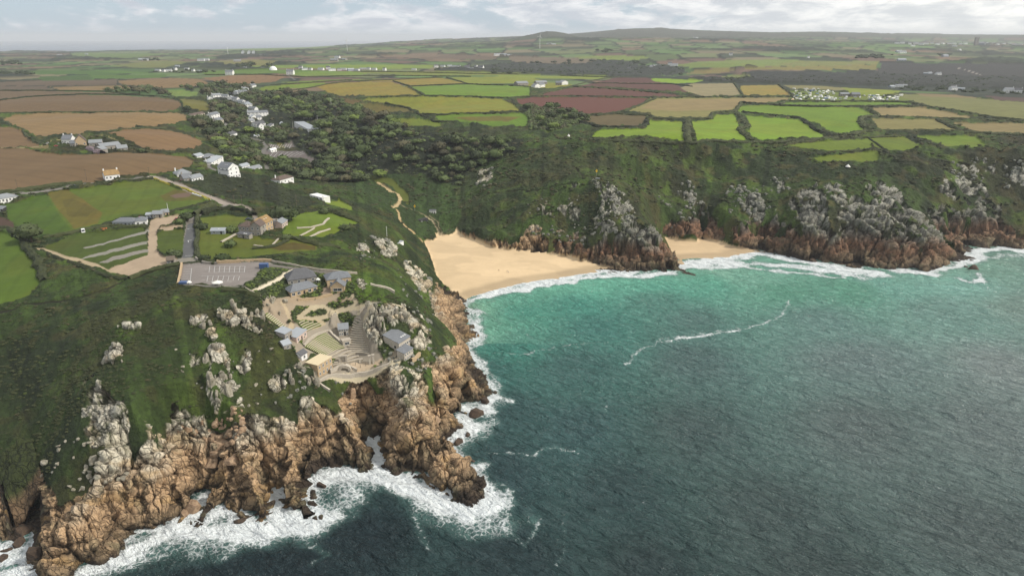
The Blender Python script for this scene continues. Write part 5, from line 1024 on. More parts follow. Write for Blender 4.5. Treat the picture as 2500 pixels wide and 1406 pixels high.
TER = [((508,245,520,245),7,4,'cross'),((521,240,541,239),8,5,'gable'),((541,241,557,242),8,5,'gable'),((556,245,568,246),8,5,'cross'),((566,248,579,250),8,5.5,'gable'),((578,254,592,257),8,5.5,'gable'),((590,259,602,263),8,6,'cross'),((600,264,617,264),9,6.5,'hip'),((606,272,622,274),8,5,'gable'),((604,283,633,286),10,6,'gable'),((634,285,656,284),9,6,'gable'),((614,293,629,293),7,4.5,'cross'),((628,294,640,293),7,4.5,'gable'),((612,301,623,301),7,4,'gable'),((555,229,568,230),8,4,'hip'),((569,231,580,232),8,5,'cross'),((588,232,606,230),9,5.5,'gable'),((594,223,608,221),8,4.5,'hip'),((616,215,626,212),6,4,'gable')]
for i, (q, d_, h_, rf) in enumerate(TER):
    lab = 'large dormered white house at the bottom end of the terrace' if i == 9 else 'broad white house with grey roof right of the large dormered house' if i == 10 else 'white slate-roofed house in the stepped village row' if i < 9 else 'white house behind trees beside the village row' if i < 14 else 'pale house in the trees above the village row'
    B1('terrace_house', lab, (*q, d_, h_), 'white village houses climbing the valley', roof=rf, rh=2.6, wall='white', rm=['slate', 'gslate', 'slate', 'pgrey'][i % 4], win=(3, 2), chim=1)
# farm among the stubble, hamlet beyond the ploughed land
b_ = Bld('farmhouse', 'white farmhouse with slate roof and dormers in the stubble field farmyard'); b_.wing(152, 354, 175, 354, 9, 5.4, 'gable', 3.4, 'white', 'slate', (4, 1), 2)
B1('farm_barn', 'tall tan stone barn with broad gable next to the white farmhouse', (184, 360, 213, 358, 13, 5.4), cat='barn', roof='cross', rh=5.5, wall='tan', rm='brown', win=(3, 1), side=2)
B1('farm_cottage', 'slate-roofed cottage wedged between farmhouse and tall barn', (172, 361, 184, 361, 8, 4), roof='gable', rh=2.6, wall='stone', rm='slate', win=(2, 1))
for i, (q, d_, h_, rf, l) in enumerate([((218,358,250,357),8,3.4,'gable','long grey-roofed barn behind the flowering shrubs'), ((248,367,296,362),9,3.4,'gable','longest grey farm barn on the right of the yard'), ((288,370,313,369),7,3,'gable','low open-fronted shed at the track end of the farm'), ((228,372,250,373),7,2.8,'cross','small stone outbuilding nearest the stubble field')]):
    B1('farm_building', l, (*q, d_, h_), 'farm buildings among the stubble', cat='barn', roof=rf, rh=2.4, wall='stone', rm='gslate', win=(3, 1))
for i, (q, d_, h_, rf, wl, rm_, l) in enumerate([((1264,210,1290,209),14,5,'gable','stone','gslate','grey stone barn at the left end of the hamlet by the ploughed fields'), ((1306,216,1319,215),9,5,'cross','white','slate','white gabled house lowest in the hamlet by the ploughed fields'), ((1320,214,1331,213),9,5,'gable','white','slate','second white house in the hamlet by the ploughed fields'), ((1310,207,1336,206),12,4,'gable','stone','gslate','long grey roof behind the white houses of the hamlet'), ((1357,209,1371,209),12,5,'gable','stone','slate','dark slate building right of centre in the hamlet'), ((1372,208,1387,207),10,5.5,'cross','white','gslate','white-gabled building at the right end of the hamlet')]):
    B1('hamlet_building', l, (*q, d_, h_), 'hamlet beside the ploughed fields', cat='farmhouse', roof=rf, rh=3.2, wall=wl, rm=rm_, win=(3, 1))
B1('lone_white_house', 'lone white house with chimneys on the edge of the far stubble field', (550, 184, 568, 184, 11, 8), roof='gable', rh=4, wall='white', rm='slate', win=(3, 2), chim=2)
B1('hilltop_white_house', 'tall white house at the top of the valley road', (699, 183, 716, 183, 11, 8), roof='gable', rh=4, wall='white', rm='slate', win=(3, 2), chim=2)
# ---- far cottages: one small mesh each
def tiny(name, w_, d_, h_, rh, wm, rm):
    b = MB().box(-w_/2, w_/2, 0, d_, -3, h_); b.add([(-w_/2,0,h_),(w_/2,0,h_),(w_/2,d_/2,h_+rh),(-w_/2,d_/2,h_+rh),(-w_/2,d_,h_),(w_/2,d_,h_)], [(0,3,4),(1,5,2)]); k = len(b.f)
    b.add([(-w_/2-.3,-.3,h_-.1),(w_/2+.3,-.3,h_-.1),(w_/2+.3,d_/2,h_+rh+.2),(-w_/2-.3,d_/2,h_+rh+.2),(-w_/2-.3,d_+.3,h_-.1),(w_/2+.3,d_+.3,h_-.1)], [(0,1,2,3),(3,2,5,4)]); e = len(b.f)
    for i in range(3): x = -w_/2 + (i+.5)*w_/3; b.box(x-.5, x+.5, -.06, .03, h_*.35, h_*.35+1.2)
    b.box(w_/2-1, w_/2-.2, d_/2-.4, d_/2+.4, h_+rh-.8, h_+rh+1.2)
    me = b.mesh(name, [M[wm], M[rm], M['glass']]); 
    for p in me.polygons: p.material_index = 1 if k <= p.index < e else 2 if e <= p.index < e + 18 else 0
    return me
TM = [tiny('cottage', 14, 8, 5, 3, 'white', 'slate'), tiny('cottage', 22, 9, 4.5, 3, 'white', 'gslate'), tiny('cottage', 12, 8, 5.5, 3.5, 'white', 'dslate'), tiny('cottage', 24, 11, 4, 3, 'stone', 'gslate'), tiny('cottage', 18, 10, 4, 2.5, 'pgrey', 'pgrey')]
FAR = [ # group, label, [(u, v, kind, scale)]
 ('houses of the hamlet on the valley rim', 'small white house in the roadside hamlet beyond the village fields', [(384,175,1,1),(398,176,0,1),(412,175,1,1),(425,172,0,1.2),(432,164,4,1),(455,171,1,.9),(470,175,0,1),(486,177,4,1),(596,169,1,1),(612,170,3,1),(625,170,1,.8),(640,170,3,1),(733,169,2,1.2),(745,172,1,1),(757,172,0,1),(782,172,1,1.1),(801,170,2,1.3),(812,174,1,1.2),(828,173,0,1),(838,172,1,1),(858,174,4,1.4),(870,174,1,1),(887,172,3,1.1),(899,171,0,1),(912,172,1,1),(937,173,2,1.1),(1010,172,1,.8)]),
 ('houses scattered at the wooded valley head', 'white house among dark trees at the head of the wooded valley', [(1066,166,2,1.4),(1080,164,1,1),(1098,163,1,1),(1108,166,3,1.2),(1120,165,2,1.1),(1140,171,2,1.8),(1147,172,1,1.2),(1160,166,2,1.3),(1172,172,2,2),(1180,170,3,1),(1535,171,2,1.3),(1595,166,1,1.5),(1605,165,3,1.5),(1636,160,2,1.6),(1645,163,1,1.6)]),
 ('distant farmsteads on the plateau', 'distant pale farm building on the hazy plateau', [(580,152,3,1.5),(495,160,4,1),(520,158,3,1),(490,150,1,1.6),(502,149,1,1.5),(345,148,4,1.5),(355,149,1,1.5),(210,134,4,1.3),(80,124,1,1.6),(92,125,1,1.6),(137,127,4,1.6),(145,137,3,1.5),(822,143,1,1.6),(815,150,3,1.6),(838,148,3,1.4),(640,139,1,1.5),(1215,137,1,1.8),(1230,137,4,1.8),(1245,138,3,1.5),(1340,110,1,2),(1352,111,1,2),(2196,129,4,2.4),(2205,131,1,2),(1785,136,2,1.5),(1700,96,1,2.5),(1975,142,2,1),(2203,151,4,2),(2293,186,0,1.6),(2260,182,4,1),(2272,181,4,1),(2310,140,4,1.8),(2345,125,1,2),(2180,215,4,1),(2196,214,1,1),(2205,213,3,1),(2330,222,0,1.4),(2345,221,4,1),(2465,228,0,1.6),(2485,229,2,1.4),(2475,226,4,1)]),
 ('far coastal village on the horizon', 'tiny white house in the far coastal village on the left horizon', [(236,122,1,1.6),(248,121,1,1.8),(260,121,4,1.8),(272,120,1,1.6),(284,120,3,2),(292,121,1,2),(306,122,1,1.6),(318,122,1,1.8),(330,122,0,1.8),(412,122,1,1.6),(424,120,1,1.8),(436,120,0,1.8),(448,119,1,1.8),(460,118,1,1.8),(474,118,0,1.8),(488,117,1,1.8),(500,116,1,1.6),(512,117,3,1.8),(526,116,1,1.6),(548,115,1,1.6)]),
 ('houses of the church-tower village', 'small hazy house around the church tower on the right horizon', [(2190,108,1,2),(2204,107,1,2),(2222,109,0,2),(2236,108,1,2),(2248,110,1,2.2),(2262,109,1,2),(2276,108,0,2),(2290,110,1,2),(2304,109,1,2),(2318,110,3,2.2),(2330,109,1,2),(2346,110,0,2),(2358,109,1,2),(2400,110,1,2),(2412,108,1,2.4),(2426,109,0,2),(2438,111,1,2),(2452,110,1,2.2),(2466,109,1,2),(2478,112,3,2.2),(2492,111,1,2),(2230,114,1,1.8),(2330,115,1,1.8)]),
]
for gname, lab, ls in FAR:
    u = np.array([l[0] for l in ls]); vv = np.array([l[1] for l in ls]); x, y, z = W(u, vv)
    for i, (uu, v2, k, sc_) in enumerate(ls):
        o = link('cottage', TM[k], None, (x[i], y[i], z[i] + .5), random.uniform(-.7, .7)); sc_ *= .72 if v2 > 130 else .6; o.scale = (sc_,) * 3; tag(o, ['small white slate-roofed house', 'long white house', 'compact white dark-roofed house', 'grey stone barn', 'pale grey shed'][k] + (' far off ' if v2 < 160 else ' ') + near(x[i], y[i]), 'house' if k < 3 else 'barn', gname)
# ------------------------------------------------------------------ vegetation
def leaf_mat(name, rgb, var=.35):
    m, n, b = mat(name); g = n.new('ShaderNodeNewGeometry'); oi = n.new('ShaderNodeObjectInfo'); P = g.outputs['Position']
    f = n.noise(P, .9, 3, .7); r = n.math('ADD', n.math('MULTIPLY', f, .9), n.math('MULTIPLY', oi.outputs['Random'], .6))
    c = n.mix(n.ramp(r, .35, 1.0), tuple(np.array(rgb) * (1 - var)) + (1,), tuple(np.array(rgb) * (1 + var * 1.4) + np.array((.012, .008, 0))) + (1,))
    n.put(b.inputs['Base Color'], c); b.inputs['Roughness'].default_value = .8; b.inputs['Specular IOR Level'].default_value = .2
    return m
ML = [leaf_mat('dark foliage', (.038, .052, .024)), leaf_mat('green foliage', (.052, .074, .027)), leaf_mat('brownish foliage', (.050, .048, .028)), leaf_mat('bright foliage', (.075, .105, .025))]
MS_ = [leaf_mat('heath scrub foliage', (.021, .028, .013), .3), leaf_mat('bramble scrub', (.034, .044, .018), .3), leaf_mat('bracken scrub', (.040, .037, .020), .3), leaf_mat('fresh scrub', (.055, .075, .02), .3)]
MHG = leaf_mat('hedge foliage', (.024, .031, .014), .45); MFL = leaf_mat('flowering foliage', (.13, .10, .11), .4); MYF = leaf_mat('yellow flowers', (.26, .22, .03), .4)
def lump(seed, sub=2, rag=.32, flat=.75, leaves=70):
    """a ragged crown: noisy ball plus loose leaf clumps standing off it; unit radius, base at z=0"""
    import bmesh
    rng = np.random.default_rng(seed); bm = bmesh.new(); bmesh.ops.create_icosphere(bm, subdivisions=sub, radius=1)
    ctr = rng.normal(size=(9, 3)); ctr /= np.linalg.norm(ctr, axis=1)[:, None]; ctr[:, 2] = np.abs(ctr[:, 2]) * .9; ra = rng.uniform(.35, .6, 9)
    for v in bm.verts:
        p = np.array(v.co); d = np.linalg.norm(p - ctr, axis=1); k = .78 + (np.exp(-(d / ra) ** 2) * .36).max() + rng.uniform(-1, 1) * rag * .28
        v.co = (p[0] * k, p[1] * k, max(-.35, p[2]) * k * flat + .42)
    n0 = len(bm.faces)
    for i in range(leaves):
        d = rng.normal(size=3); d[2] = abs(d[2]) * .8 - .15; d /= np.linalg.norm(d); dd_ = np.linalg.norm(d - ctr, axis=1); k = .80 + (np.exp(-(dd_ / ra) ** 2) * .36).max() + rng.uniform(-.02, .10)
        c = np.array([d[0] * k, d[1] * k, d[2] * k * flat + .42]); s_ = rng.uniform(.08, .22); a = rng.normal(size=3); a /= np.linalg.norm(a); b = np.cross(a, rng.normal(size=3)); b /= np.linalg.norm(b)
        vs = [bm.verts.new(c + s_ * (math.cos(t) * a + math.sin(t) * b) * rng.uniform(.7, 1.2)) for t in (0, 1.6, 3.1, 4.7)]; bm.faces.new(vs)
    me = bpy.data.meshes.new('crown'); bm.to_mesh(me); bm.free(); return me
CR = []
for k in range(8):
    me = lump(200 + k); me.materials.append(ML[[0, 1, 2, 0, 1, 2, 0, 3][k]]); CR.append(me)
TRK = MB().tube((0, 0, -1.2), (0, 0, .55), .10, .06, 7).tube((0, 0, .2), (.35, .1, .7), .05, .03, 5).tube((0, 0, .25), (-.3, .2, .72), .05, .03, 5).mesh('trunk', M['trunk'])
def tree(x, y, z, r, k, label, cat='tree', group=None, h=1.0, name='tree', trunk=True):
    t = root(name, label, cat, (x, y, z), random.uniform(0, 6.3), group)
    c = link('crown', CR[k], t, (0, 0, r * .35 if trunk else -r * .1)); c.scale = (r * random.uniform(.85, 1.25), r * random.uniform(.85, 1.1), r * h)
    if trunk: q = link('trunk', TRK, t, (0, 0, r * .2)); q.scale = (r, r, r)
    return t
def T1(u, v, r, k, label, **kw):
    x, y, z = W(u, v); return tree(x[0], y[0], z[0], r, k, label, **kw)
for u, v, r, k, l in [(78,592,7.5,0,'big dark round tree beside the scrap heap at the field corner'),(55,590,4.5,0,'smaller dark bush against the big round tree at the field corner'),(692,540,6.5,0,'dark tree just behind the pale annex of the villa'),(712,538,5,1,'green tree at the right end of the villa wood'),(676,540,5,0,'dark tree behind the villa roof'),(494,560,3.6,0,'round dark bush at the left of the villa garden'),(565,566,3.6,1,'bush between the garden shed and the villa'),(594,556,3.2,0,'dark bush at the villa left corner'),(562,602,3.6,1,'feathery bush on the lawn below the villa'),(545,635,3.5,1,'bush behind the wall above the car park'),(500,636,3,0,'bush at the road corner of the villa garden'),(842,560,3.2,0,'dark bush on the far villa lawn'),(792,522,4,0,'dark bush at the top of the terraced lawn'),(700,585,3,0,'bush beside the villa terrace steps'),
    (458,542,4.2,0,'dark tree beside the red car at the road bend'),(440,545,3.4,1,'round green bush left of the road bend'),(430,626,3,0,'shrub clump on the grass island'),(418,620,2.6,1,'low shrub on the left of the grass island'),(378,322,0,0,''),(459,276,7,0,'lone dark tree at the corner of the big stubble field'),(1335,268,0,0,''),(345,372,3.4,0,'lone bush beside the farm track'),(1346,290,6,0,'dark tree below the ploughed field wood')]:
    if r: T1(u, v, r, k, l, trunk=r > 4)
# woodland: the largest crowns are trees of their own, the rest one mass
WOODS = [('trees in the village valley woods', 'dark leafy tree in the valley wood between village and beach', '460 292;510 300;560 330;600 352;650 392;648 404;600 398;560 396;540 372;505 340;480 315', 7.5, 5),
 ('trees in the village valley woods', 'dark leafy tree in the valley wood between village and beach', '640 240;700 222;780 240;840 250;870 262;900 285;960 300;1010 318;1000 335;930 350;890 385;850 410;800 412;770 385;735 345;770 330;760 300;700 290;664 268', 8.5, 5.6),
 ('trees around the village houses', 'rounded tree between the white village houses', '520 246;580 262;602 290;610 305;560 318;545 300;515 268', 8, 5), ('trees around the village houses', 'rounded tree between the white village houses', '640 322;690 300;715 318;720 345;650 345;590 330;600 312', 7.5, 4.6), ('trees around the village houses', 'rounded tree between the white village houses', '560 222;600 214;640 232;660 262;640 262;600 246', 9, 5),
 ('trees on the valley floor', 'bushy tree on the valley floor above the beach path', '650 400;700 395;770 404;830 412;900 425;950 430;900 442;830 446;770 446;720 432;670 425', 7, 4.6), ('trees on the east valley side', 'dark tree on the steep east side of the valley', '930 385;1000 350;1080 345;1160 345;1280 340;1260 375;1200 395;1150 420;1120 455;1080 448;1040 425;980 410', 9.5, 5.2),
 ('trees below the ploughed field', 'dark tree in the belt below the ploughed field', '1284 264;1320 262;1380 270;1440 284;1440 296;1380 296;1300 282', 8, 4.5), ('trees below the ploughed field', 'dark tree in the belt below the ploughed field', '1290 290;1360 300;1370 320;1290 318', 9, 4),
 ('trees beyond the left stubble fields', 'dark tree in the copse beyond the left stubble field', '252 224;290 214;340 213;400 221;418 233;330 229', 11, 6), ('trees beyond the left stubble fields', 'dark tree in the copse beyond the left stubble field', '430 215;500 208;560 206;620 205;600 220;560 232;520 236;480 222', 13, 6)]
cand = []
for gname, lab, s, sp, rr_ in WOODS:
    px, py = Wc(s); n_ = int((px.max() - px.min()) * (py.max() - py.min()) / (sp * sp) * 1.1); n_ = min(n_, 6000)
    x = RNG.uniform(px.min(), px.max(), n_); y = RNG.uniform(py.min(), py.max(), n_); m = inpoly(x, y, px, py); x, y = x[m], y[m]; kp = []; cell = {}
    for i in range(len(x)):
        a = (int(x[i] // sp), int(y[i] // sp))
        if any((a[0] + dx, a[1] + dy) in cell and math.hypot(x[i] - cell[(a[0] + dx, a[1] + dy)][0], y[i] - cell[(a[0] + dx, a[1] + dy)][1]) < sp * .85 for dx in (-1, 0, 1) for dy in (-1, 0, 1)): continue
        cell[a] = (x[i], y[i]); kp.append(i)
    x, y = x[kp], y[kp]; z = ground(x, y)
    for i in range(len(x)): cand.append((math.hypot(x[i], y[i]), x[i], y[i], z[i], rr_ * random.choice([.7, .85, 1, 1.1, 1.3, 1.6]), lab, gname))
cand.sort(key=lambda c: c[0] / c[4])
for c in cand[:285]:
    k = random.choice([0, 1, 2, 3, 4, 5, 6, 7, 0, 1, 4]); hh = random.uniform(.75, 1.1)
    lab = ('large ' if c[4] > 6.3 else 'small ' if c[4] < 4.9 else 'mid-sized ') + {0: 'dark green', 3: 'dark green', 6: 'dark green', 1: 'mid green', 4: 'mid green', 2: 'brownish', 5: 'brownish', 7: 'bright green'}[k] + (' tall' if hh > .98 else ' low' if hh < .82 else '') + ' tree ' + near(c[1], c[2])
    tree(c[1], c[2], c[3] - .8, c[4], k, lab, group=c[6], h=hh)
def scatter_mass(name, items, variants, mats, squash=1.0):
    """many crowns or stones joined into one mesh; items: x, y, z, r, variant"""
    base = []
    for me in variants:
        co = np.empty(len(me.vertices) * 3); me.vertices.foreach_get('co', co); co = co.reshape(-1, 3); me.calc_loop_triangles(); tr = np.empty(len(me.loop_triangles) * 3, np.int32); me.loop_triangles.foreach_get('vertices', tr); base.append((co, tr.reshape(-1, 3)))
    cs_, ts_, o = [], [], 0
    for x, y, z, r, k in items:
        co, tr = base[k]; a = random.uniform(0, 6.3); ca, sa = math.cos(a) * r, math.sin(a) * r
        rz = r if np.isscalar(squash) and squash == 1.0 else r * squash
        cs_.append(np.stack([co[:, 0] * ca - co[:, 1] * sa + x, co[:, 0] * sa + co[:, 1] * ca + y, co[:, 2] * rz + z], -1)); ts_.append(tr + o); o += len(co)
    me = qmesh(name, np.concatenate(cs_), np.concatenate(ts_), mats, None, False); return link(name, me, kind='stuff')
LOW = []
for k in range(4): LOW.append(lump(300 + k, 1, .4, .75, 26))
fx_ = []
for s_ in ('460 292;510 300;560 330;600 352;650 392;648 404;600 398;560 396;540 372;505 340;480 315', '640 222;700 222;780 238;840 250;870 262;900 285;960 300;1010 318;1160 345;1280 340;1260 375;1200 395;1150 420;1120 455;1080 448;1040 425;960 430;900 442;830 446;770 446;720 432;655 402;690 395;780 402;800 390;760 365;712 345;652 345;640 345;600 335;560 318;545 300;515 268;560 240', '1290 262;1440 286;1370 320;1290 318'):
    px, py = Wc(s_); x = RNG.uniform(px.min(), px.max(), 4200); y = RNG.uniform(py.min(), py.max(), 4200); m = inpoly(x, y, px, py); x, y = x[m][:1300], y[m][:1300]
    th = np.arctan2(x, y); j = np.rint((th - TH[0]) / (TH[1] - TH[0])).astype(int); i = np.rint(np.interp(np.hypot(x, y), R, np.arange(ROWS))).astype(int); m = (KIND[i, j] == KI[HT]); x, y = x[m], y[m]; z = ground(x, y)
    fx_ += [(x[k], y[k], z[k] - .6, random.choice([1.6, 2.2, 2.8, 3.6, 4.4]), random.randrange(4)) for k in range(len(x))]
random.shuffle(fx_)
for q_, (k0, k1) in enumerate([(0, .4), (.4, .75), (.75, 1)]): scatter_mass('undergrowth', fx_[int(k0 * len(fx_)):int(k1 * len(fx_))], LOW, ML[[0, 1, 2][q_]], .85)
rest = [(c[1], c[2], c[3] - c[4] * .1, c[4], random.randrange(4)) for c in cand[285:]]
for j, nm in enumerate(['woodland', 'woodland', 'woodland']):
    sub = rest[j::3]
    if sub: scatter_mass(nm, sub, LOW, ML[j])
print('wood crowns', len(cand))
# far belts of trees
far_items = []
for s, n_, r0 in [('1205 158;1300 152;1450 146;1560 150;1660 166;1680 180;1600 188;1500 186;1400 184;1200 182', 420, 9), ('1700 196;1850 182;2010 184;2135 180;2300 188;2500 190;2500 218;2300 216;2080 208;1850 202', 650, 7), ('576 166;580 158;616 158;618 166', 14, 11), ('640 168;650 160;664 160;668 168', 10, 9), ('340 150;350 143;390 144;394 152', 14, 10), ('2085 138;2150 136;2155 144;2090 145', 26, 9), ('2160 136;2180 134;2180 144;2165 145', 8, 9),('0 178;60 176;100 180;60 184;0 184', 26, 7),('2290 132;2320 130;2325 138;2292 139', 10, 9),('1450 124;1480 122;1500 126;1480 130', 14, 10),('60 152;0 150;0 160;60 160',24,9),('380 172;500 170;560 178;480 182;380 178',22,6),('1060 168;1190 164;1190 174;1060 174',40,7),('2200 212;2500 224;2500 232;2200 220',60,5)]:
    px, py = Wc(s); x = RNG.uniform(px.min(), px.max(), n_ * 4); y = RNG.uniform(py.min(), py.max(), n_ * 4); m = inpoly(x, y, px, py); x, y = x[m][:n_], y[m][:n_]; z = ground(x, y)
    far_items += [(x[i], y[i], z[i] - 1, r0 * random.uniform(.6, 1.2), random.randrange(4)) for i in range(len(x))]
scatter_mass('distant_woods', far_items, LOW, ML[0], .8)
# scrub bushes over the heath: domes at 2-4 m scale
items = []
n_ = 26000; u = RNG.uniform(-120, 2620, n_); v = RNG.uniform(330, 1230, n_)
x, y = atz(u, v, np.full(n_, 45.)); 
for it in range(3): x, y = atz(u, v, ground(x, y))
th = np.arctan2(x, y); r = np.hypot(x, y); j = np.clip(np.rint((th - TH[0]) / (TH[1] - TH[0])), 0, COLS - 1).astype(int); i = np.clip(np.rint(np.interp(r, R, np.arange(ROWS))), 0, ROWS - 1).astype(int)
okm = (KIND[i, j] == KI[HT]) & (r < 1300) & (DC[i, j] > 8) & (fbm(x / 14, y / 14, 121, 3) > .40) & (r > 185)
nm_ = NAMES.index('garden_bed'); bed = RID[i, j] == nm_
sel = np.nonzero(okm)[0][:11000]
groups = {0: [], 1: [], 2: [], 3: []}
for q in sel:
    k = 0 if h2(np.floor(x[q:q+1] / 25), np.floor(y[q:q+1] / 25), 5)[0] < .45 else (1 if random.random() < .7 else 2)
    if r[q] < 500 and random.random() < .06: k = 3
    if dk[i[q], j[q]] > .3 and random.random() < .8: k = 0
    groups[k].append((x[q], y[q], ZD[i[q], j[q]] - .4, min(2.6, max(.5, r[q] / 420 * random.choice([.5, .7, .9, 1.2, 1.5]))), random.randrange(4)))
for k, g_ in groups.items():
    if g_: scatter_mass('scrub', g_, LOW, MS_[k], .62)
x = RNG.uniform(-150, -60, 9000); y = RNG.uniform(270, 375, 9000); th = np.arctan2(x, y); r = np.hypot(x, y); j = np.rint((th - TH[0]) / (TH[1] - TH[0])).astype(int); i = np.rint(np.interp(r, R, np.arange(ROWS))).astype(int)
b_ = np.nonzero((RID[i, j] == NAMES.index('garden_bed')) & (vn(x / 5, y / 5, 181) > .3))[0][:1300]; gp = {0: [], 1: [], 3: []}
for q in b_: gp[random.choice([0, 1, 1, 3, 3])].append((x[q], y[q], ZD[i[q], j[q]] - .2, random.uniform(.45, 1.15), random.randrange(4)))
for k, g_ in gp.items(): scatter_mass('garden_planting', g_, LOW, ML[k], .8)
print('scrub', len(sel), len(b_))
# ---- hedges
def hedge(label, s, w_, h_, group=None, m=None, name='hedge', cat='hedge', lumpy=.35):
    px, py = Wc(s); L = np.concatenate([[0], np.cumsum(np.hypot(np.diff(px), np.diff(py)))]); step = max(1.4, np.hypot(px, py).mean() / 420)
    n_ = max(3, int(L[-1] / step)); t = np.linspace(0, L[-1], n_); x = np.interp(t, L, px); y = np.interp(t, L, py)
    x += (vn(t / 9, t * 0, 131) - .5) * w_ * .5; y += (vn(t / 9, t * 0 + 5, 132) - .5) * w_ * .5
    dx = np.gradient(x); dy = np.gradient(y); l = np.hypot(dx, dy) + 1e-6; nx_, ny_ = -dy / l, dx / l; z = ground(x, y)
    prof = [(-.5, -.4), (-.52, .5), (-.28, .95), (.05, 1.05), (.32, .92), (.52, .45), (.5, -.4)]; K = len(prof); V = []
    sd = random.randrange(1000)
    for k, (a, b) in enumerate(prof):
        wv = 1 + (vn(t / 2.1, t * 0 + k * 3, 140 + sd) - .5) * 2 * lumpy; hv = 1 + (vn(t / 2.7, t * 0 + k * 3, 150 + sd) - .5) * 2 * lumpy
        V.append(np.stack([x + nx_ * a * w_ * wv, y + ny_ * a * w_ * wv, z + b * h_ * hv], -1))
    V = np.stack(V, 1).reshape(-1, 3); i = np.arange(n_ - 1)[:, None] * K; k = np.arange(K - 1)[None]; Qd = np.stack([i + k, i + k + 1, i + K + k + 1, i + K + k], -1).reshape(-1, 4)
    c = V.mean(0); o = link(name, qmesh(name, V - c, Qd, m or MHG, None, False), None, tuple(c)); return tag(o, label, cat, group)
EHED = 'hedges of the bright eastern fields'; WHED = 'hedges between the western stubble fields'; NHED = 'hedges of the northern pastures'
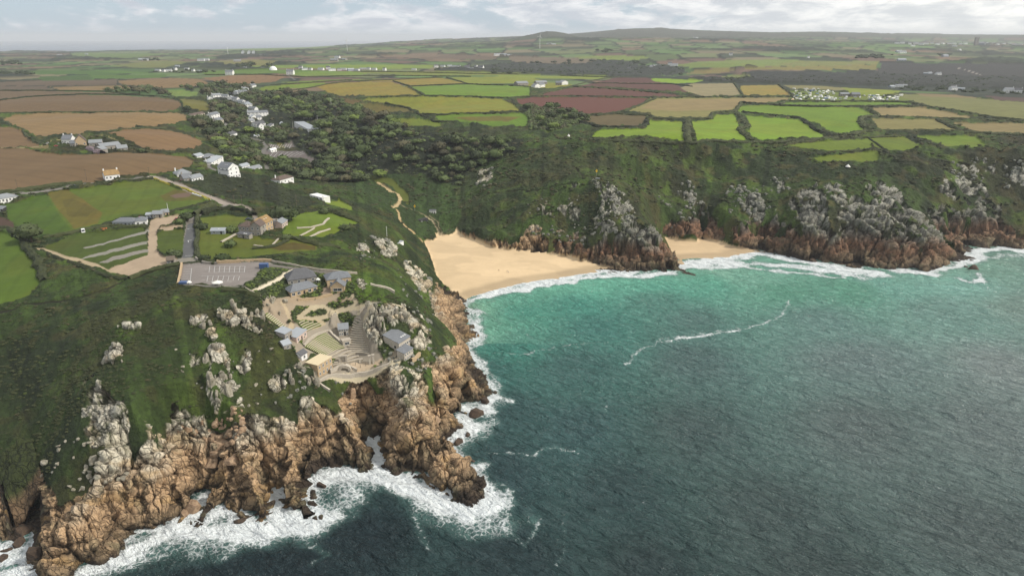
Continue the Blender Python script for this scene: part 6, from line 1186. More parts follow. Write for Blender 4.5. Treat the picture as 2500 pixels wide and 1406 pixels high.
for g_, w_, h_, l, s in [
 (EHED,5,2.6,'thick dark hedge along the cliff-side edge of the bright green fields','1437 345;1520 347;1600 348;1700 350;1850 350;1900 350;1960 346;2010 342;2045 337'),(EHED,5,2.6,'hedge curling round the small brown field above the cliff fields','1412 298;1467 313;1510 313;1560 313;1578 306;1580 294;1590 288'),(EHED,5,2.6,'stepped hedge along the top of the bright green cliff fields','1590 291;1640 293;1700 292;1734 290;1738 280;1750 276;1794 275;1803 262;1810 252'),
 (EHED,7,3,'broad bushy hedge between the two left bright green fields','1679 296;1675 312;1678 330;1684 348'),(EHED,6,2.8,'kinked broad hedge between second and third bright green fields','1800 278;1815 300;1828 311;1806 316;1818 330;1838 347'),(EHED,5,2.6,'long hedge along the back of the large bright green field','1806 252;1830 254;1895 259;2000 262;2100 262;2225 261'),
 (EHED,5,2.6,'hedge dividing the third bright field from the large one','1812 276;1880 284;1950 290;1975 305;1995 320;2030 334;2050 337'),(EHED,5,2.6,'hedge below the tan eastern fields running to the right edge','2050 336;2110 323;2160 321;2240 322;2340 324;2420 329;2500 332;2640 334'),(EHED,6,3,'hooked thick hedge left of the lower tan field','2105 262;2125 272;2146 286;2106 289;2100 298;2112 314;2128 321'),
 (EHED,4,2.2,'hedge between the two tan fields on the right','2148 287;2210 288;2280 290;2380 294;2500 297;2640 300'),(EHED,5,2.4,'slanting hedge left of the rightmost tan field','2288 294;2320 310;2350 321;2420 331'),(EHED,5,2.6,'long slanting hedge from the campsite to the right edge','2218 251;2260 263;2330 273;2430 290;2500 296;2640 304'),
 (EHED,4,2.4,'hedge just below the campsite','1905 248;2000 249;2150 249;2215 251'),(EHED,4,2.4,'hedge on the left corner of the campsite','1930 236;1945 240;1925 247;1905 256'),(EHED,4,2,'stony hedge right of the pale square field','1792 204;1802 216;1815 236'),(EHED,4,2,'hedge between the olive field and the campsite','1900 207;1918 220;1940 237'),
 (EHED,4,2,'long straight hedge above the big tan field','1620 240;1700 238;1812 238;1930 238'),(EHED,4,2,'hedge along the lower right of the ploughed field','1455 284;1528 273;1566 256;1600 241'),(EHED,3,1.6,'stony hedge between lowest and second ploughed fields','1290 237;1400 235;1520 238;1640 240;1690 238'),
 (EHED,3,1.6,'stony hedge between second and third ploughed fields','1395 213;1460 216;1540 222;1600 227;1690 232'),(EHED,3,1.6,'thin hedge between third and highest ploughed fields','1445 204;1550 205;1640 206;1690 212'),(EHED,3,1.8,'hedge up the left side of the ploughed fields','1300 236;1350 223;1400 210;1450 197;1500 190;1580 190'),
 (EHED,4,2,'curving hedge and track left of the lowest ploughed field','1252 244;1258 256;1276 269;1298 281;1312 292'),(EHED,4,2,'hedge above the small brown field','1400 291;1440 281;1500 279;1590 284'),(EHED,3,1.6,'low hedge above the rough green paddocks','1915 354;2000 344;2060 338;2130 337;2225 333'),
 (EHED,2,1.2,'pale wall slanting between the rough green paddocks','2118 336;2140 352;2165 372;2200 398'),(EHED,3,1.6,'low hedge between upper and lower rough paddocks','1965 377;2060 371;2150 367'),(EHED,3,1.6,'scrubby divide right of the middle rough paddock','2226 334;2262 350;2300 366'),
 (NHED,4,2.2,'long dark hedge below the big olive field','868 244;900 240;1030 236;1140 237;1240 241;1290 237'),(NHED,4,2,'kinked hedge between the olive and green northern fields','960 199;1000 211;1018 224;1036 235'),(NHED,3,1.8,'hedge above the big olive field','700 224;765 214;800 206;850 200;960 196;1080 190'),(NHED,3,1.8,'hedge between cattle field and green field','1000 212;1140 206;1250 210;1300 214'),
 (NHED,3,1.8,'thin hedge across the upper pale pastures','1090 190;1140 205'),(NHED,4,2.2,'hedge below the wide olive field','1030 281;1080 282;1180 278;1275 275'),(NHED,4,2.2,'hedge down the left of the wide olive field','940 253;1000 265;1022 280;1060 298;1110 301'),(NHED,3,1.8,'hedge between the two green strips above the valley','660 208;740 204;800 200;860 196'),(NHED,3,2,'straight hedge in front of the roadside hamlet','500 184;640 183;740 189;880 186;1000 186;1150 188'),
 (NHED,3,2,'hedge line right of the roadside hamlet','880 176;1000 177;1150 181;1300 183;1500 190'),
 (WHED,3.5,1.8,'hedge above the large dark stubble field','-60 249;0 246;60 238;110 235;200 231;300 232;390 236;436 245'),(WHED,3.5,1.8,'hedge between the large dark and the long pale stubble fields','-60 278;0 278;100 276;250 276;400 276;450 274'),(WHED,3,1.4,'winding bank left of the long pale stubble field','10 298;28 308;58 318;66 332;84 346;110 356'),(WHED,3,1.4,'hedge above the rounded stubble field','240 334;262 322;330 315;400 314;460 306'),
 (WHED,3,1.6,'hedge curving round the farm track','230 334;262 340;300 352;326 364;342 372'),(WHED,3.5,1.6,'hedge beyond the uppermost brown strip','0 222;126 222;250 224;340 232'),(WHED,3.5,2.4,'tall dark hedge between the lane and the lowest stubble field','-60 482;0 474;60 466;120 458;170 453;205 449'),(None,3,1.6,'hedge above the sports field beside the lane','204 456;260 448;310 443;372 437'),
 (None,3,1.6,'hedge below the gravel road at the sports field corner','512 495;470 507;440 513;418 519;400 524'),(None,4,2.6,'bushy hedge beside the bend of the tarmac road','520 502;500 512;486 520;476 528'),(None,4,3,'dense shrub belt behind the villa lawn','492 524;530 516;570 515;600 520;618 528'),(None,3,1.5,'hedge between sports field and overflow car park','105 582;170 572;215 562;270 552;300 556;360 553'),
 (None,2.4,1.3,'dark hedge bank along the sandy track below the overflow car park','98 614;150 634;200 654;260 672;312 684'),(None,2.4,1.6,'hedge bank from the track corner to the ticket hut','314 684;350 668;400 655;440 646'),(None,4,2.2,'scrubby bank left of the big round tree','-60 560;20 560;44 578;70 604;95 640;104 690'),(None,2.4,2.2,'clipped dark green hedge below the main car park','540 712;572 714;605 721;640 730'),
 (None,2.6,1.6,'grass bank inside the tarmac road bend by the villa','480 528;480 560;481 600;486 630;500 640;530 643'),(None,2,1.2,'low scrub line across the villa lawn','615 608;650 606;680 600;704 588'),(None,3,1.8,'dark hedge below the terraced villa lawn','700 580;735 590;780 600;830 606'),(None,4,2.2,'hedge at the seaward end of the villa garden','800 515;840 530;880 545')]:
    hedge(l, s, w_, h_, g_)
hedge('low hedge of yellow flowers beside the gravel road', '376 437;410 450;450 462;480 474;515 490', 1.8, 1.1, None, MYF)
hedge('flowering purple shrubs in front of the farm barns', '214 366;226 370;240 374;250 376', 6, 3.2, None, MFL, 'flowering_shrub', 'shrub')
# ---- stone walls and fences
def wall(label, s, w_, h_, m='stone', name='stone_wall', cat='wall', group=None): 
    px, py = Wc(s); L = np.concatenate([[0], np.cumsum(np.hypot(np.diff(px), np.diff(py)))]); n_ = max(2, int(L[-1] / 2.0)); t = np.linspace(0, L[-1], n_); x = np.interp(t, L, px); y = np.interp(t, L, py)
    dx = np.gradient(x); dy = np.gradient(y); l = np.hypot(dx, dy) + 1e-6; nx_, ny_ = -dy / l * w_ / 2, dx / l * w_ / 2; z = ground(x, y); hv = h_ * (1 + (vn(t / 1.5, t * 0, 160) - .5) * .3)
    V = np.stack([np.stack([x - nx_, y - ny_, z - 1], -1), np.stack([x - nx_, y - ny_, z + hv], -1), np.stack([x + nx_, y + ny_, z + hv], -1), np.stack([x + nx_, y + ny_, z - 1], -1)], 1).reshape(-1, 3)
    i = np.arange(n_ - 1)[:, None] * 4; k = np.arange(3)[None]; Qd = np.stack([i + k, i + k + 1, i + 4 + k + 1, i + 4 + k], -1).reshape(-1, 4); c = V.mean(0)
    return tag(link(name, qmesh(name, V - c, Qd, M[m], None, False), None, tuple(c)), label, cat, group)
for l, s, w_, h_, m in [('golden stone wall behind the main car park','530 643;560 642;600 640;640 638;664 639',1,1.6,'tan'),('mossy stone wall along the left side of the main car park','444 646;440 672;434 699',1,1.2,'tan'),('low retaining wall along the bottom of the main car park','434 699;500 702;560 704;600 704',.6,1.1,'stone'),('pale wall lining the theatre approach','664 640;720 650;780 660;840 667;872 668',.5,1.1,'pale'),
 ('white-capped wall edging the gravel road','470 474;500 484;520 492',.6,.9,'white'),('curved dry stone bank on the terraced lawn, upper','725 558;760 556;790 548;803 534',1.4,.7,'pale'),('curved dry stone bank on the terraced lawn, lower','756 580;780 568;806 560',1.2,.7,'pale'),('dry stone line left of the terraced lawn','732 577;750 568;768 557',.9,.6,'pale'),('dry stone edge winding below the villa','620 600;650 604;664 600;680 584',.8,.6,'pale'),
 ('low wall and hedge line left of the villa terrace','540 592;560 582;578 572',1.2,.8,'pale'),('curved parapet wall on the seaward side of the stage','776 934;800 922;830 918;870 913;905 908;930 899;955 890',.9,1.3,'pale'),('parapet wall beside the tan box building','770 940;776 934;790 946;806 955',.8,1.1,'pale'),('low wall below the cafe terrace','728 734;760 732;790 726;812 720',.6,1.2,'tan'),
 ('ramp wall rising behind the stage arch','806 912;824 902;840 896',.8,2.0,'pale'),('ramp wall falling right of the stage arch','846 896;858 902;872 908',.8,1.6,'pale'),('dry wall of the granite terrace above the right-hand seats','878 762;890 752;905 745;925 742;945 746;962 756;985 766',.7,1,'pale'),
 ('retaining wall at the top of the grass seats','742 846;756 828;775 816;796 810;806 808',.8,.9,'pale'),('stepped wall between grass and stone seats','806 812;818 824;830 836;842 845',1,1.2,'pale'),('low pale wall beside the white garden path','600 706;620 716;640 727',.5,.9,'pale'),('pale retaining ledge below the backstage building','1005 884;1015 878;1025 866',1,1.8,'tan'),('ruined wall on the slope above the coves','905 698;925 702;945 706;964 716',1.2,1.4,'pale'),
 ('stone wall between the lane and the upper villa hedge','478 632;500 644;530 645',.9,1.2,'stone')]:
    wall(l, s, w_, h_, m)
# ------------------------------------------------------------------ theatre seats
def lerp(a, b, t): return (a[0] + (b[0] - a[0]) * t, a[1] + (b[1] - a[1]) * t)
def row(parent, L_, Rr, bow, n_, treadm, kerbm, w_=1.1, h_=.55, kerb=.4, names=('grass_tread', 'stone_kerb')):
    u = []; v = []
    for k in range(n_):
        t = k / (n_ - 1); p = lerp(L_, Rr, t); q = 4 * t * (1 - t); u.append(p[0] + bow[0] * q); v.append(p[1] + bow[1] * q)
    x, y, z = W(u, v); z = np.full(n_, 0) + np.linspace(z[0], z[-1], n_) * .5 + z.mean() * .5
    dx = np.gradient(x); dy = np.gradient(y); l = np.hypot(dx, dy); nx_, ny_ = dy / l, -dx / l     # towards the stage side
    o0 = parent.location
    for nm, a, b, top, mm, bt in ((names[0], -w_ * .5, w_ * .5, h_, treadm, 1.5), (names[1], w_ * .5 + .003, w_ * .5 + kerb, h_ + .06, kerbm, -h_ + .28)):
        V = np.stack([np.stack([x + nx_ * a - o0[0], y + ny_ * a - o0[1], z - bt - o0[2]], -1), np.stack([x + nx_ * a - o0[0], y + ny_ * a - o0[1], z + top - o0[2]], -1), np.stack([x + nx_ * b - o0[0], y + ny_ * b - o0[1], z + top - o0[2]], -1), np.stack([x + nx_ * b - o0[0], y + ny_ * b - o0[1], z - bt - o0[2]], -1)], 1).reshape(-1, 3)
        i = np.arange(n_ - 1)[:, None] * 4; k = np.arange(3)[None]; Qd = np.stack([i + k, i + k + 1, i + 4 + k + 1, i + 4 + k], -1).reshape(-1, 4)
        link(nm, qmesh(nm, V, Qd, M[mm], None, False), parent)
def TR(name, label, u, v):
    x, y, z = W(u, v); return root(name, label, 'seating', (x[0], y[0], z[0]))
g1 = TR('grass_seating', 'curved bank of turf seats with pale stone edges facing the stage', 790, 845)
for k in range(12): row(g1, lerp((746, 850), (789, 871), k / 11), lerp((797, 817), (840, 848), k / 11), (-9 + 3 * k / 11, -3), 14, 'turf', 'kerb', 1.15, .5, .2)
g2 = TR('stone_seating', 'steep flight of grey stone seat rows right of the castle box', 875, 820)
for k in range(16): t = k / 15; row(g2, lerp((868, 778), (846, 862), t), lerp((888, 776), (903, 862), t), (0, 3), 10, 'concrete', 'kerb', 1.2, .55, .22, ('stone_tread', 'stone_kerb'))
g3 = TR('lower_stone_seating', 'curving lower rows of stone seats wrapped round the stage', 830, 870)
for k in range(5): t = k / 4; row(g3, lerp((793, 876), (812, 892), t), lerp((848, 853), (886, 878), t), (-5 + t * 2, -3 + t), 14, 'concrete', 'kerb', 1.1, .5, .3, ('stone_tread', 'stone_kerb'))
g4 = TR('upper_grass_seating', 'short turf steps beside the path at the top left of the theatre', 670, 785)
for k in range(10): t = k / 9; row(g4, lerp((645, 774), (684, 803), t), lerp((655, 766), (694, 796), t), (0, 0), 4, 'turf', 'kerb', 1.2, .5, .5)
g5 = TR('middle_grass_seating', 'small bank of turf rows above the big grass seats', 745, 795)
for k in range(5): t = k / 4; row(g5, lerp((725, 790), (742, 808), t), lerp((742, 783), (782, 792), t), (-1, -1.5), 8, 'turf', 'kerb', 1.6, .4, .4)
# stage furniture
def stage_thing(name, label, cat, u, v, build, m, rot=0):
    x, y, z = W(u, v); o = link(name, build.mesh(name, M[m]), None, (x[0], y[0], z[0]), rot); return tag(o, label, cat)
stage_thing('stage_doorway', 'pale stone doorway block at the middle of the stage', 'doorway', 838, 884, MB().box(-2, -1.1, -.5, .5, -1, 3).box(1.1, 2, -.5, .5, -1, 3).box(-2, 2, -.52, .52, 3, 3.6).box(-1.1, 1.1, .3, .5, -1, 2.9), 'pale', .2)
arch = MB()
for k in range(9): a0, a1 = math.pi * k / 9, math.pi * (k + 1) / 9; arch.add([(3 * math.cos(a0), -.8, 3 * math.sin(a0) * .9), (3 * math.cos(a1), -.8, 3 * math.sin(a1) * .9), (1.7 * math.cos(a1), -.8, 1.7 * math.sin(a1)), (1.7 * math.cos(a0), -.8, 1.7 * math.sin(a0)), (3 * math.cos(a0), .8, 3 * math.sin(a0) * .9), (3 * math.cos(a1), .8, 3 * math.sin(a1) * .9), (1.7 * math.cos(a1), .8, 1.7 * math.sin(a1)), (1.7 * math.cos(a0), .8, 1.7 * math.sin(a0))], [(0, 1, 2, 3), (7, 6, 5, 4), (0, 4, 5, 1), (3, 2, 6, 7)])
stage_thing('stage_arch', 'low stone arch on the seaward side of the stage', 'arch', 842, 903, arch, 'pale', .1)
for u, v in [(903, 888), (912, 886)]: stage_thing('stage_pillar', 'tall stone pillar at the right end of the stage', 'pillar', u, v, MB().box(-.5, .5, -.5, .5, -1, 4.2).box(-.7, .7, -.7, .7, 4.2, 4.6), 'pale', .3)['group'] = 'pillars on the stage'
stage_thing('stage_throne', 'small stone block standing on the stage floor', 'stone block', 880, 886, MB().box(-.6, .6, -.4, .4, -.5, .8).box(-.6, .6, .2, .5, .8, 1.9), 'pale', .3)
for u, v in [(855, 893), (868, 892), (880, 897), (893, 893)]: stage_thing('stage_post', 'slim rail post along the seaward edge of the stage', 'post', u, v, MB().tube((0, 0, -1), (0, 0, 1.6), .12, .1, 6), 'wood')['group'] = 'rail posts on the stage'
# ------------------------------------------------------------------ boulders
import bmesh
def stone(seed, tall=1.0, n_=22, cut=.0):
    rng = np.random.default_rng(seed); bm = bmesh.new()
    for k in range(n_):
        d = rng.normal(size=3); d /= np.linalg.norm(d); p = d * rng.uniform(.8, 1.05) * (1, .8, tall); p = np.sign(p) * np.abs(p) ** .62; bm.verts.new(p)
    r_ = bmesh.ops.convex_hull(bm, input=bm.verts); bmesh.ops.delete(bm, geom=[g for g in r_['geom_interior'] if isinstance(g, bmesh.types.BMVert)], context='VERTS')
    bmesh.ops.bevel(bm, geom=list(bm.edges), offset=.07, segments=1, affect='EDGES', clamp_overlap=True)
    me = bpy.data.meshes.new('boulder'); bm.to_mesh(me); bm.free(); return me
def rock_mat(name, a, b, c):
    m, n, bs = mat(name); g = n.new('ShaderNodeNewGeometry'); P = g.outputs['Position']; oi = n.new('ShaderNodeObjectInfo')
    f = n.noise(P, 1.0, 5, .7); col = n.mix(n.ramp(f, .35, .65), (*a, 1), (*b, 1)); col = n.mix(n.ramp(n.noise(P, .45, 3), .55, .72), col, (*c, 1)); k = n.math('ADD', .8, n.math('MULTIPLY', oi.outputs['Random'], .4))
    s = n.new('ShaderNodeVectorMath', operation='SCALE'); n.put(s.inputs[0], col); n.put(s.inputs['Scale'], k); n.put(bs.inputs['Base Color'], s.outputs[0]); bs.inputs['Roughness'].default_value = .88
    bp = n.new('ShaderNodeBump'); bp.inputs['Distance'].default_value = .35; n.put(bp.inputs['Height'], n.noise(P, 1.6, 5, .7)); n.put(bs.inputs['Normal'], bp.outputs[0]); return m
RM_ = dict(pale=rock_mat('pale lichen granite', S(158,152,136), S(124,116,100), S(96,94,74)), warm=rock_mat('warm granite', S(170,144,116), S(134,108,84), S(110,88,66)), wet=rock_mat('wet dark granite', S(84,66,50), S(58,46,36), S(44,38,30)), grey=rock_mat('grey granite', S(128,127,117), S(100,99,90), S(84,88,70)))
ST = {}
for m_ in RM_:
    for k in range(5):
        me = stone(400 + k + 10 * len(ST), [.75, .9, 1.1, 1.7, 2.2][k]); me.materials.append(RM_[m_]); ST[(m_, k)] = me
def boulder(x, y, z, r, m_, k, label, group=None, name='boulder', tilt=.35, squ=1):
    o = link(name, ST[(m_, k)], None, (x, y, z), (random.uniform(-tilt, tilt), random.uniform(-tilt, tilt), random.uniform(0, 6.3))); q_ = .72 if k > 2 else 1; o.scale = (r * q_ * random.uniform(.8, 1.2), r * q_ * random.uniform(.7, 1.1), r * squ * (1.05 if k > 2 else random.uniform(.7, 1))); return tag(o, label, 'boulder', group)
cnt = 0
for u, v, r, m_, k, l in [(1162,1031,4.2,'wet',2,'long dark sea rock standing off the east tip of the near cliffs'),(1143,1081,1.9,'wet',0,'small round black rock in the surf off the near cliffs'),(1117,1094,3.0,'wet',1,'wedge-shaped dark rock against the near cliff foot'),(1154,1141,1.6,'wet',0,'flat low rock ringed with foam off the near point'),(788,1200,2.4,'wet',2,'lone brown rock in the cove below the theatre'),(586,1278,2.2,'wet',0,'dark rock in the foam of the arched cove'),(2369,681,5.5,'wet',0,'black rock islet off the far right headland'),(2352,677,1.8,'wet',0,'tiny black rock left of the islet'),
    (1985,638,4,'wet',0,'dark rock in the surf below the grey crag'),(468,1236,3.6,'warm',1,'big rounded orange block at the foot of the gully'),(452,1246,2.6,'warm',0,'smaller orange block beside the gully block'),(1186,977,3.0,'wet',1,'dark block at the waterline of the east buttress'),(560,1096,3.6,'warm',0,'largest pinkish block in the scree gully'),(538,1080,3.0,'warm',1,'angular block above the largest scree block'),(516,1128,3.6,'warm',1,'triangular block jammed at the bottom of the scree gully'),(528,1103,2.6,'warm',0,'flat slab left of the largest scree block'),(500,1100,2.3,'warm',1,'block at the left edge of the scree gully'),
    (860,955,2.6,'warm',3,'upright orange block on the grass left of the dark cleft'),(260,1122,2.6,'pale',1,'pale block right of a pair on the lower left slope'),(230,1124,2.2,'pale',2,'slim pale block left of a pair on the lower left slope'),(110,1132,1.8,'pale',1,'small white block alone on the dark left slope'),(1060,1005,3.6,'warm',2,'big rounded block on the crest of the near point'),(20,1395,2.4,'wet',0,'dark boulder in the foam at the cave mouth'),(52,1340,3,'wet',0,'dark boulder at the waterline of the cave'),(85,1345,3,'wet',1,'dark boulder leaning at the right of the cave mouth'),(20,1355,2,'wet',0,'low dark boulder left in the cave foam'),(60,1300,3.4,'wet',1,'shadowed boulder on the cave floor')]:
    x, y, z = W(u, v); zz = max(float(surf(x, y)[0]), -.2) if r < 99 else 0
    boulder(x[0], y[0], zz + r * .1, r, m_, k, l, name='sea_rock' if 'wet' == m_ else 'boulder'); cnt += 1
random.seed(21)
BG = [ # group, label, outline, number, radius range, material, kinds
 ('scree blocks in the near gully', 'granite block in the scree of the near gully', '430 1020;470 1030;540 1020;600 1010;600 1040;580 1070;560 1085;520 1080;480 1090;440 1060', 60, (.7, 2.1), 'warm', (0, 1, 2)),
 ('rocks on the lower left slope', 'small pale rock in the grass of the lower left slope', '120 1090;240 1080;280 1120;260 1180;180 1200;100 1190', 26, (.5, 1.3), 'pale', (0, 1, 2)),
 ('rocks above the left headland', 'pale rock above the left headland', '200 1130;300 1120;330 1160;260 1200;200 1200', 18, (.7, 1.7), 'pale', (0, 1, 2)),
 ('upright stones of the central crag', 'tall pale granite stone in the central grassy crag', '500 860;545 850;565 890;560 980;535 1005;505 980;500 920', 18, (1.2, 2.8), 'pale', (3, 4, 4)),
 ('stones of the small left crag', 'pale stone in the small crag left of the central crag', '246 860;300 855;310 890;260 900', 12, (.8, 1.5), 'pale', (2, 3)),
 ('stones of the upper crag below the hedge', 'granite stone in the crag below the car park', '460 780;600 760;645 775;640 822;590 805;480 798', 20, (1.0, 2.3), 'pale', (2, 3, 4)),
 ('rocks scattered over the near slope', 'small rock scattered on the near grassy slope', '420 850;700 850;700 980;560 1000;430 1000', 24, (.4, 1.1), 'pale', (0, 1)),
 ('tall stones left of the stage', 'tall rounded stone below the left of the stage', '700 905;775 900;778 940;706 945', 12, (1.2, 2.4), 'pale', (3, 4)),
 ('stones among the theatre gardens', 'weathered stone among the theatre gardens', '640 735;700 730;690 770;650 770', 8, (.8, 1.8), 'pale', (2, 3)),
 ('stones of the theatre rock spine', 'big pale stone in the rock spine beside the stone seats', '888 765;935 765;985 750;1010 780;990 800;938 800;930 850;890 840', 24, (1.2, 2.6), 'pale', (2, 3, 4)),
 ('blocks on the eastern ridge crest', 'grey block on the crest of the ridge between the beaches', '1448 440;1490 450;1530 490;1556 545;1500 575;1445 575;1460 500', 70, (.8, 2.0), 'grey', (0, 1, 2)),
 ('blocks on the slope left of the ridge', 'grey block on the green slope left of the ridge', '1284 500;1430 490;1440 590;1290 585', 40, (.8, 2.2), 'grey', (0, 1, 2)),
]
alls = []
for gname, lab, s, n_, (r0, r1), m_, ks in BG:
    px, py = Wc(s); k = 0; tries = 0
    while k < n_ and tries < 4000:
        tries += 1; x = random.uniform(px.min(), px.max()); y = random.uniform(py.min(), py.max())
        if not inpoly(np.array([x]), np.array([y]), px, py)[0]: continue
        r = r0 + (r1 - r0) * random.random() ** 2; alls.append((x, y, r, m_, random.choice(ks), lab, gname)); k += 1
alls.sort(key=lambda a: -a[2] / math.hypot(a[0], a[1]))
for x, y, r, m_, k, lab, gname in alls[:268]:
    sz = 'large ' if r > 1.7 else 'small ' if r < .95 else ''
    boulder(x, y, float(surf(x, y)) + r * .12, r, m_, k, sz + {0: 'flat ', 1: '', 2: 'squarish ', 3: 'tall ', 4: 'very tall slim '}[k] + lab.replace('small ', '').replace('tall ', '').replace('big ', ''), gname, tilt=.16 if k > 2 else .4)
items = [(x, y, float(surf(x, y)) + r * .2, r, k % 3) for x, y, r, m_, k, lab, gname in alls[268:]]
more = [('1650 440;1710 450;1700 500;1640 490', 20), ('1780 440;1860 450;1880 530;1800 560;1760 520', 70), ('1880 440;1930 440;1930 480;1880 480', 18), ('2320 390;2420 390;2420 440;2320 440', 40), ('2450 400;2560 400;2560 460;2450 460', 40), ('1160 412;1205 412;1205 458;1165 458', 14), ('1600 480;1720 490;1720 540;1600 545', 40), ('870 585;980 590;1000 640;880 640', 30), ('960 640;1060 680;1060 820;1000 780', 60), ('650 920;860 930;860 990;660 990', 30), ('940 860;1080 860;1080 930;960 930', 50)]
for s, n_ in more:
    px, py = Wc(s); x = RNG.uniform(px.min(), px.max(), n_ * 4); y = RNG.uniform(py.min(), py.max(), n_ * 4); m = inpoly(x, y, px, py) & (fbm(x / 12, y / 12, 171, 2) > .45); x, y = x[m][:n_], y[m][:n_]
    items += [(a, b, float(surf(a, b)) + .1, random.uniform(.5, 1.0) ** 2 * (1.3 if b < 420 else 2.2), random.randrange(3)) for a, b in zip(x, y)]
scatter_mass('loose_rocks', items, [ST[('grey', k)] for k in range(3)], RM_['grey'])
# ------------------------------------------------------------------ vehicles, tents, people, poles
WHL = MB().tube((0, -.1, 0), (0, .1, 0), .32, .32, 10).mesh('wheel', M['black']); HUB = MB().tube((0, -.115, 0), (0, .115, 0), .16, .16, 8).mesh('hub_cap', M['metal'])
def car_tree(name, label, u, v, rot, m_, group=None, L=4.2, w_=1.8, van=False):
    x, y, z = W(u, v); t = root(name, label, 'van' if van else 'car', (x[0], y[0], z[0] + .05), rot, group)
    h = 1.9 if van else .95; b = MB().box(-L / 2, L / 2, -w_ / 2, w_ / 2, .3, .85 if not van else .95)
    if van: b.add([(-L/2,-w_/2,.95),(L/2-1.2,-w_/2,.95),(L/2-1.2,w_/2,.95),(-L/2,w_/2,.95),(-L/2+.05,-w_/2+.08,2.1),(L/2-1.9,-w_/2+.08,2.1),(L/2-1.9,w_/2-.08,2.1),(-L/2+.05,w_/2-.08,2.1)], [(4,5,6,7),(0,1,5,4),(1,2,6,5),(2,3,7,6),(3,0,4,7)])
    link('body', b.mesh('body', M[m_]), t)
    if van: link('windscreen', MB().add([(L/2-1.15,-w_/2+.15,1.0),(L/2-1.15,w_/2-.15,1.0),(L/2-1.82,w_/2-.2,2.02),(L/2-1.82,-w_/2+.2,2.02)], [(0,1,2,3)]).mesh('windscreen', M['glass']), t)
    else:
        link('cabin', MB().add([(-L*.36,-w_/2+.06,.85),(L*.24,-w_/2+.06,.85),(L*.24,w_/2-.06,.85),(-L*.36,w_/2-.06,.85),(-L*.26,-w_/2+.25,1.42),(L*.08,-w_/2+.25,1.42),(L*.08,w_/2-.25,1.42),(-L*.26,w_/2-.25,1.42)], [(0,1,5,4),(1,2,6,5),(2,3,7,6),(3,0,4,7)]).mesh('cabin', M['glass']), t)
        link('roof', MB().box(-L*.265, L*.085, -w_/2+.24, w_/2-.24, 1.4, 1.47).mesh('roof', M[m_]), t)
    for sx_ in (-1, 1):
        for sy_ in (-1, 1): q_ = link('wheel', WHL, t, (sx_ * L * .31, sy_ * (w_ / 2 - .06), .32)); link('hub_cap', HUB, q_)
        link('headlight', MB().box(0, .05, -.15, .15, 0, .14).mesh('headlight', M['white']), t, (L / 2, sx_ * .6, .58))
    return t
car_tree('parked_van', 'white van parked on the grass beside the sports field hedge', 204, 568, -1.0, 'white', None, 5.2, 2.0, True)
c0 = car_tree('parked_car', 'red car parked outside the stone cottage', 443, 444, 2.6, 'red')
for u, v, rot, m_, l in [(344,534,.2,'red','red car beside the clubhouse gable'),(433,537,1.3,'red','red car under the tree at the gravel yard edge'),(366,535,.4,'darkpaint','dark car between clubhouse and garage'),(607,537,.2,'darkpaint','dark car parked on the lawn behind the villa'),(183,456,.3,'darkpaint','black car in the lane above the sports field'),(145,354,.5,'white','white car in the stubble farm yard'),(138,358,.4,'red','red-brown car at the left of the farm yard'),(119,352,.1,'white','white car on the track left of the farm'),(1039,541,2.8,'darkpaint','dark vehicle beside the black beach hut')]: car_tree('parked_car', l, u, v, rot, m_)
# trailer, containers, canopy
x, y, z = W(251, 563); t = root('trailer', 'orange farm trailer parked under the clubhouse hedge', 'trailer', (x[0], y[0], z[0]), .3)
link('bed', MB().box(-2.4, 2.4, -1.1, 1.1, .7, .9).box(-2.4, -2.25, -1.1, 1.1, .9, 1.6).box(2.25, 2.4, -1.1, 1.1, .9, 1.6).box(-2.25, 2.25, .98, 1.1, .9, 1.5).mesh('bed', M['orng']), t); link('drawbar', MB().box(2.4, 4, -.08, .08, .6, .72).mesh('drawbar', M['metal']), t)
for a in (-1, 1): link('wheel', MB().tube((0, -.12, 0), (0, .12, 0), .45, .45, 10).mesh('wheel', M['black']), t, (-.4, a * 1.22, .45))
def crate(name, label, cat, u, v, w_, d_, h_, m_, rot=0, ribs=8):
    x, y, z = W(u, v); t = root(name, label, cat, (x[0], y[0], z[0]), rot); link('body', MB().box(-w_/2, w_/2, -d_/2, d_/2, 0, h_).mesh('body', M[m_]), t)
    b = MB()
    for i in range(ribs): xx = -w_/2 + (i + .5) * w_ / ribs; b.box(xx - .08, xx + .08, -d_/2 - .06, -d_/2 - .003, .1, h_ - .1)
    link('side_ribs', b.mesh('side_ribs', M[m_]), t); link('roof', MB().box(-w_/2-.05, w_/2+.05, -d_/2-.05, d_/2+.05, h_+.003, h_+.12).mesh('roof', M[m_]), t); return t
crate('shipping_container', 'blue metal container at the top right corner of the car park', 'container', 645, 655, 4.4, 2.6, 2.6, 'blue', .1)
crate('blue_shed', 'low blue shed at the bottom left corner of the car park', 'shed', 450, 697, 4.2, 2.4, 2.0, 'blue', 0)
def canopy(u, v, r, h, label, name='canopy'):
    x, y, z = W(u, v); t = root(name, label, 'canopy', (x[0], y[0], z[0])); b = MB(); n_ = 6; b.add([(0, 0, h + 1)] + [(r * math.cos(k * 1.047), r * .8 * math.sin(k * 1.047), h) for k in range(6)] + [(r * math.cos(k * 1.047), r * .8 * math.sin(k * 1.047), h - .25) for k in range(6)], [(0, 1 + k, 1 + (k + 1) % 6) for k in range(6)] + [(1 + k, 7 + k, 7 + (k + 1) % 6, 1 + (k + 1) % 6) for k in range(6)])
    link('cover', b.mesh('cover', M['canvas']), t)
    for k in range(0, 6): link('pole', MB().tube((0, 0, -.5), (0, 0, h), .06, .06, 6).mesh('pole', M['metal']), t, (r * .9 * math.cos(k * 1.047), r * .7 * math.sin(k * 1.047), 0))
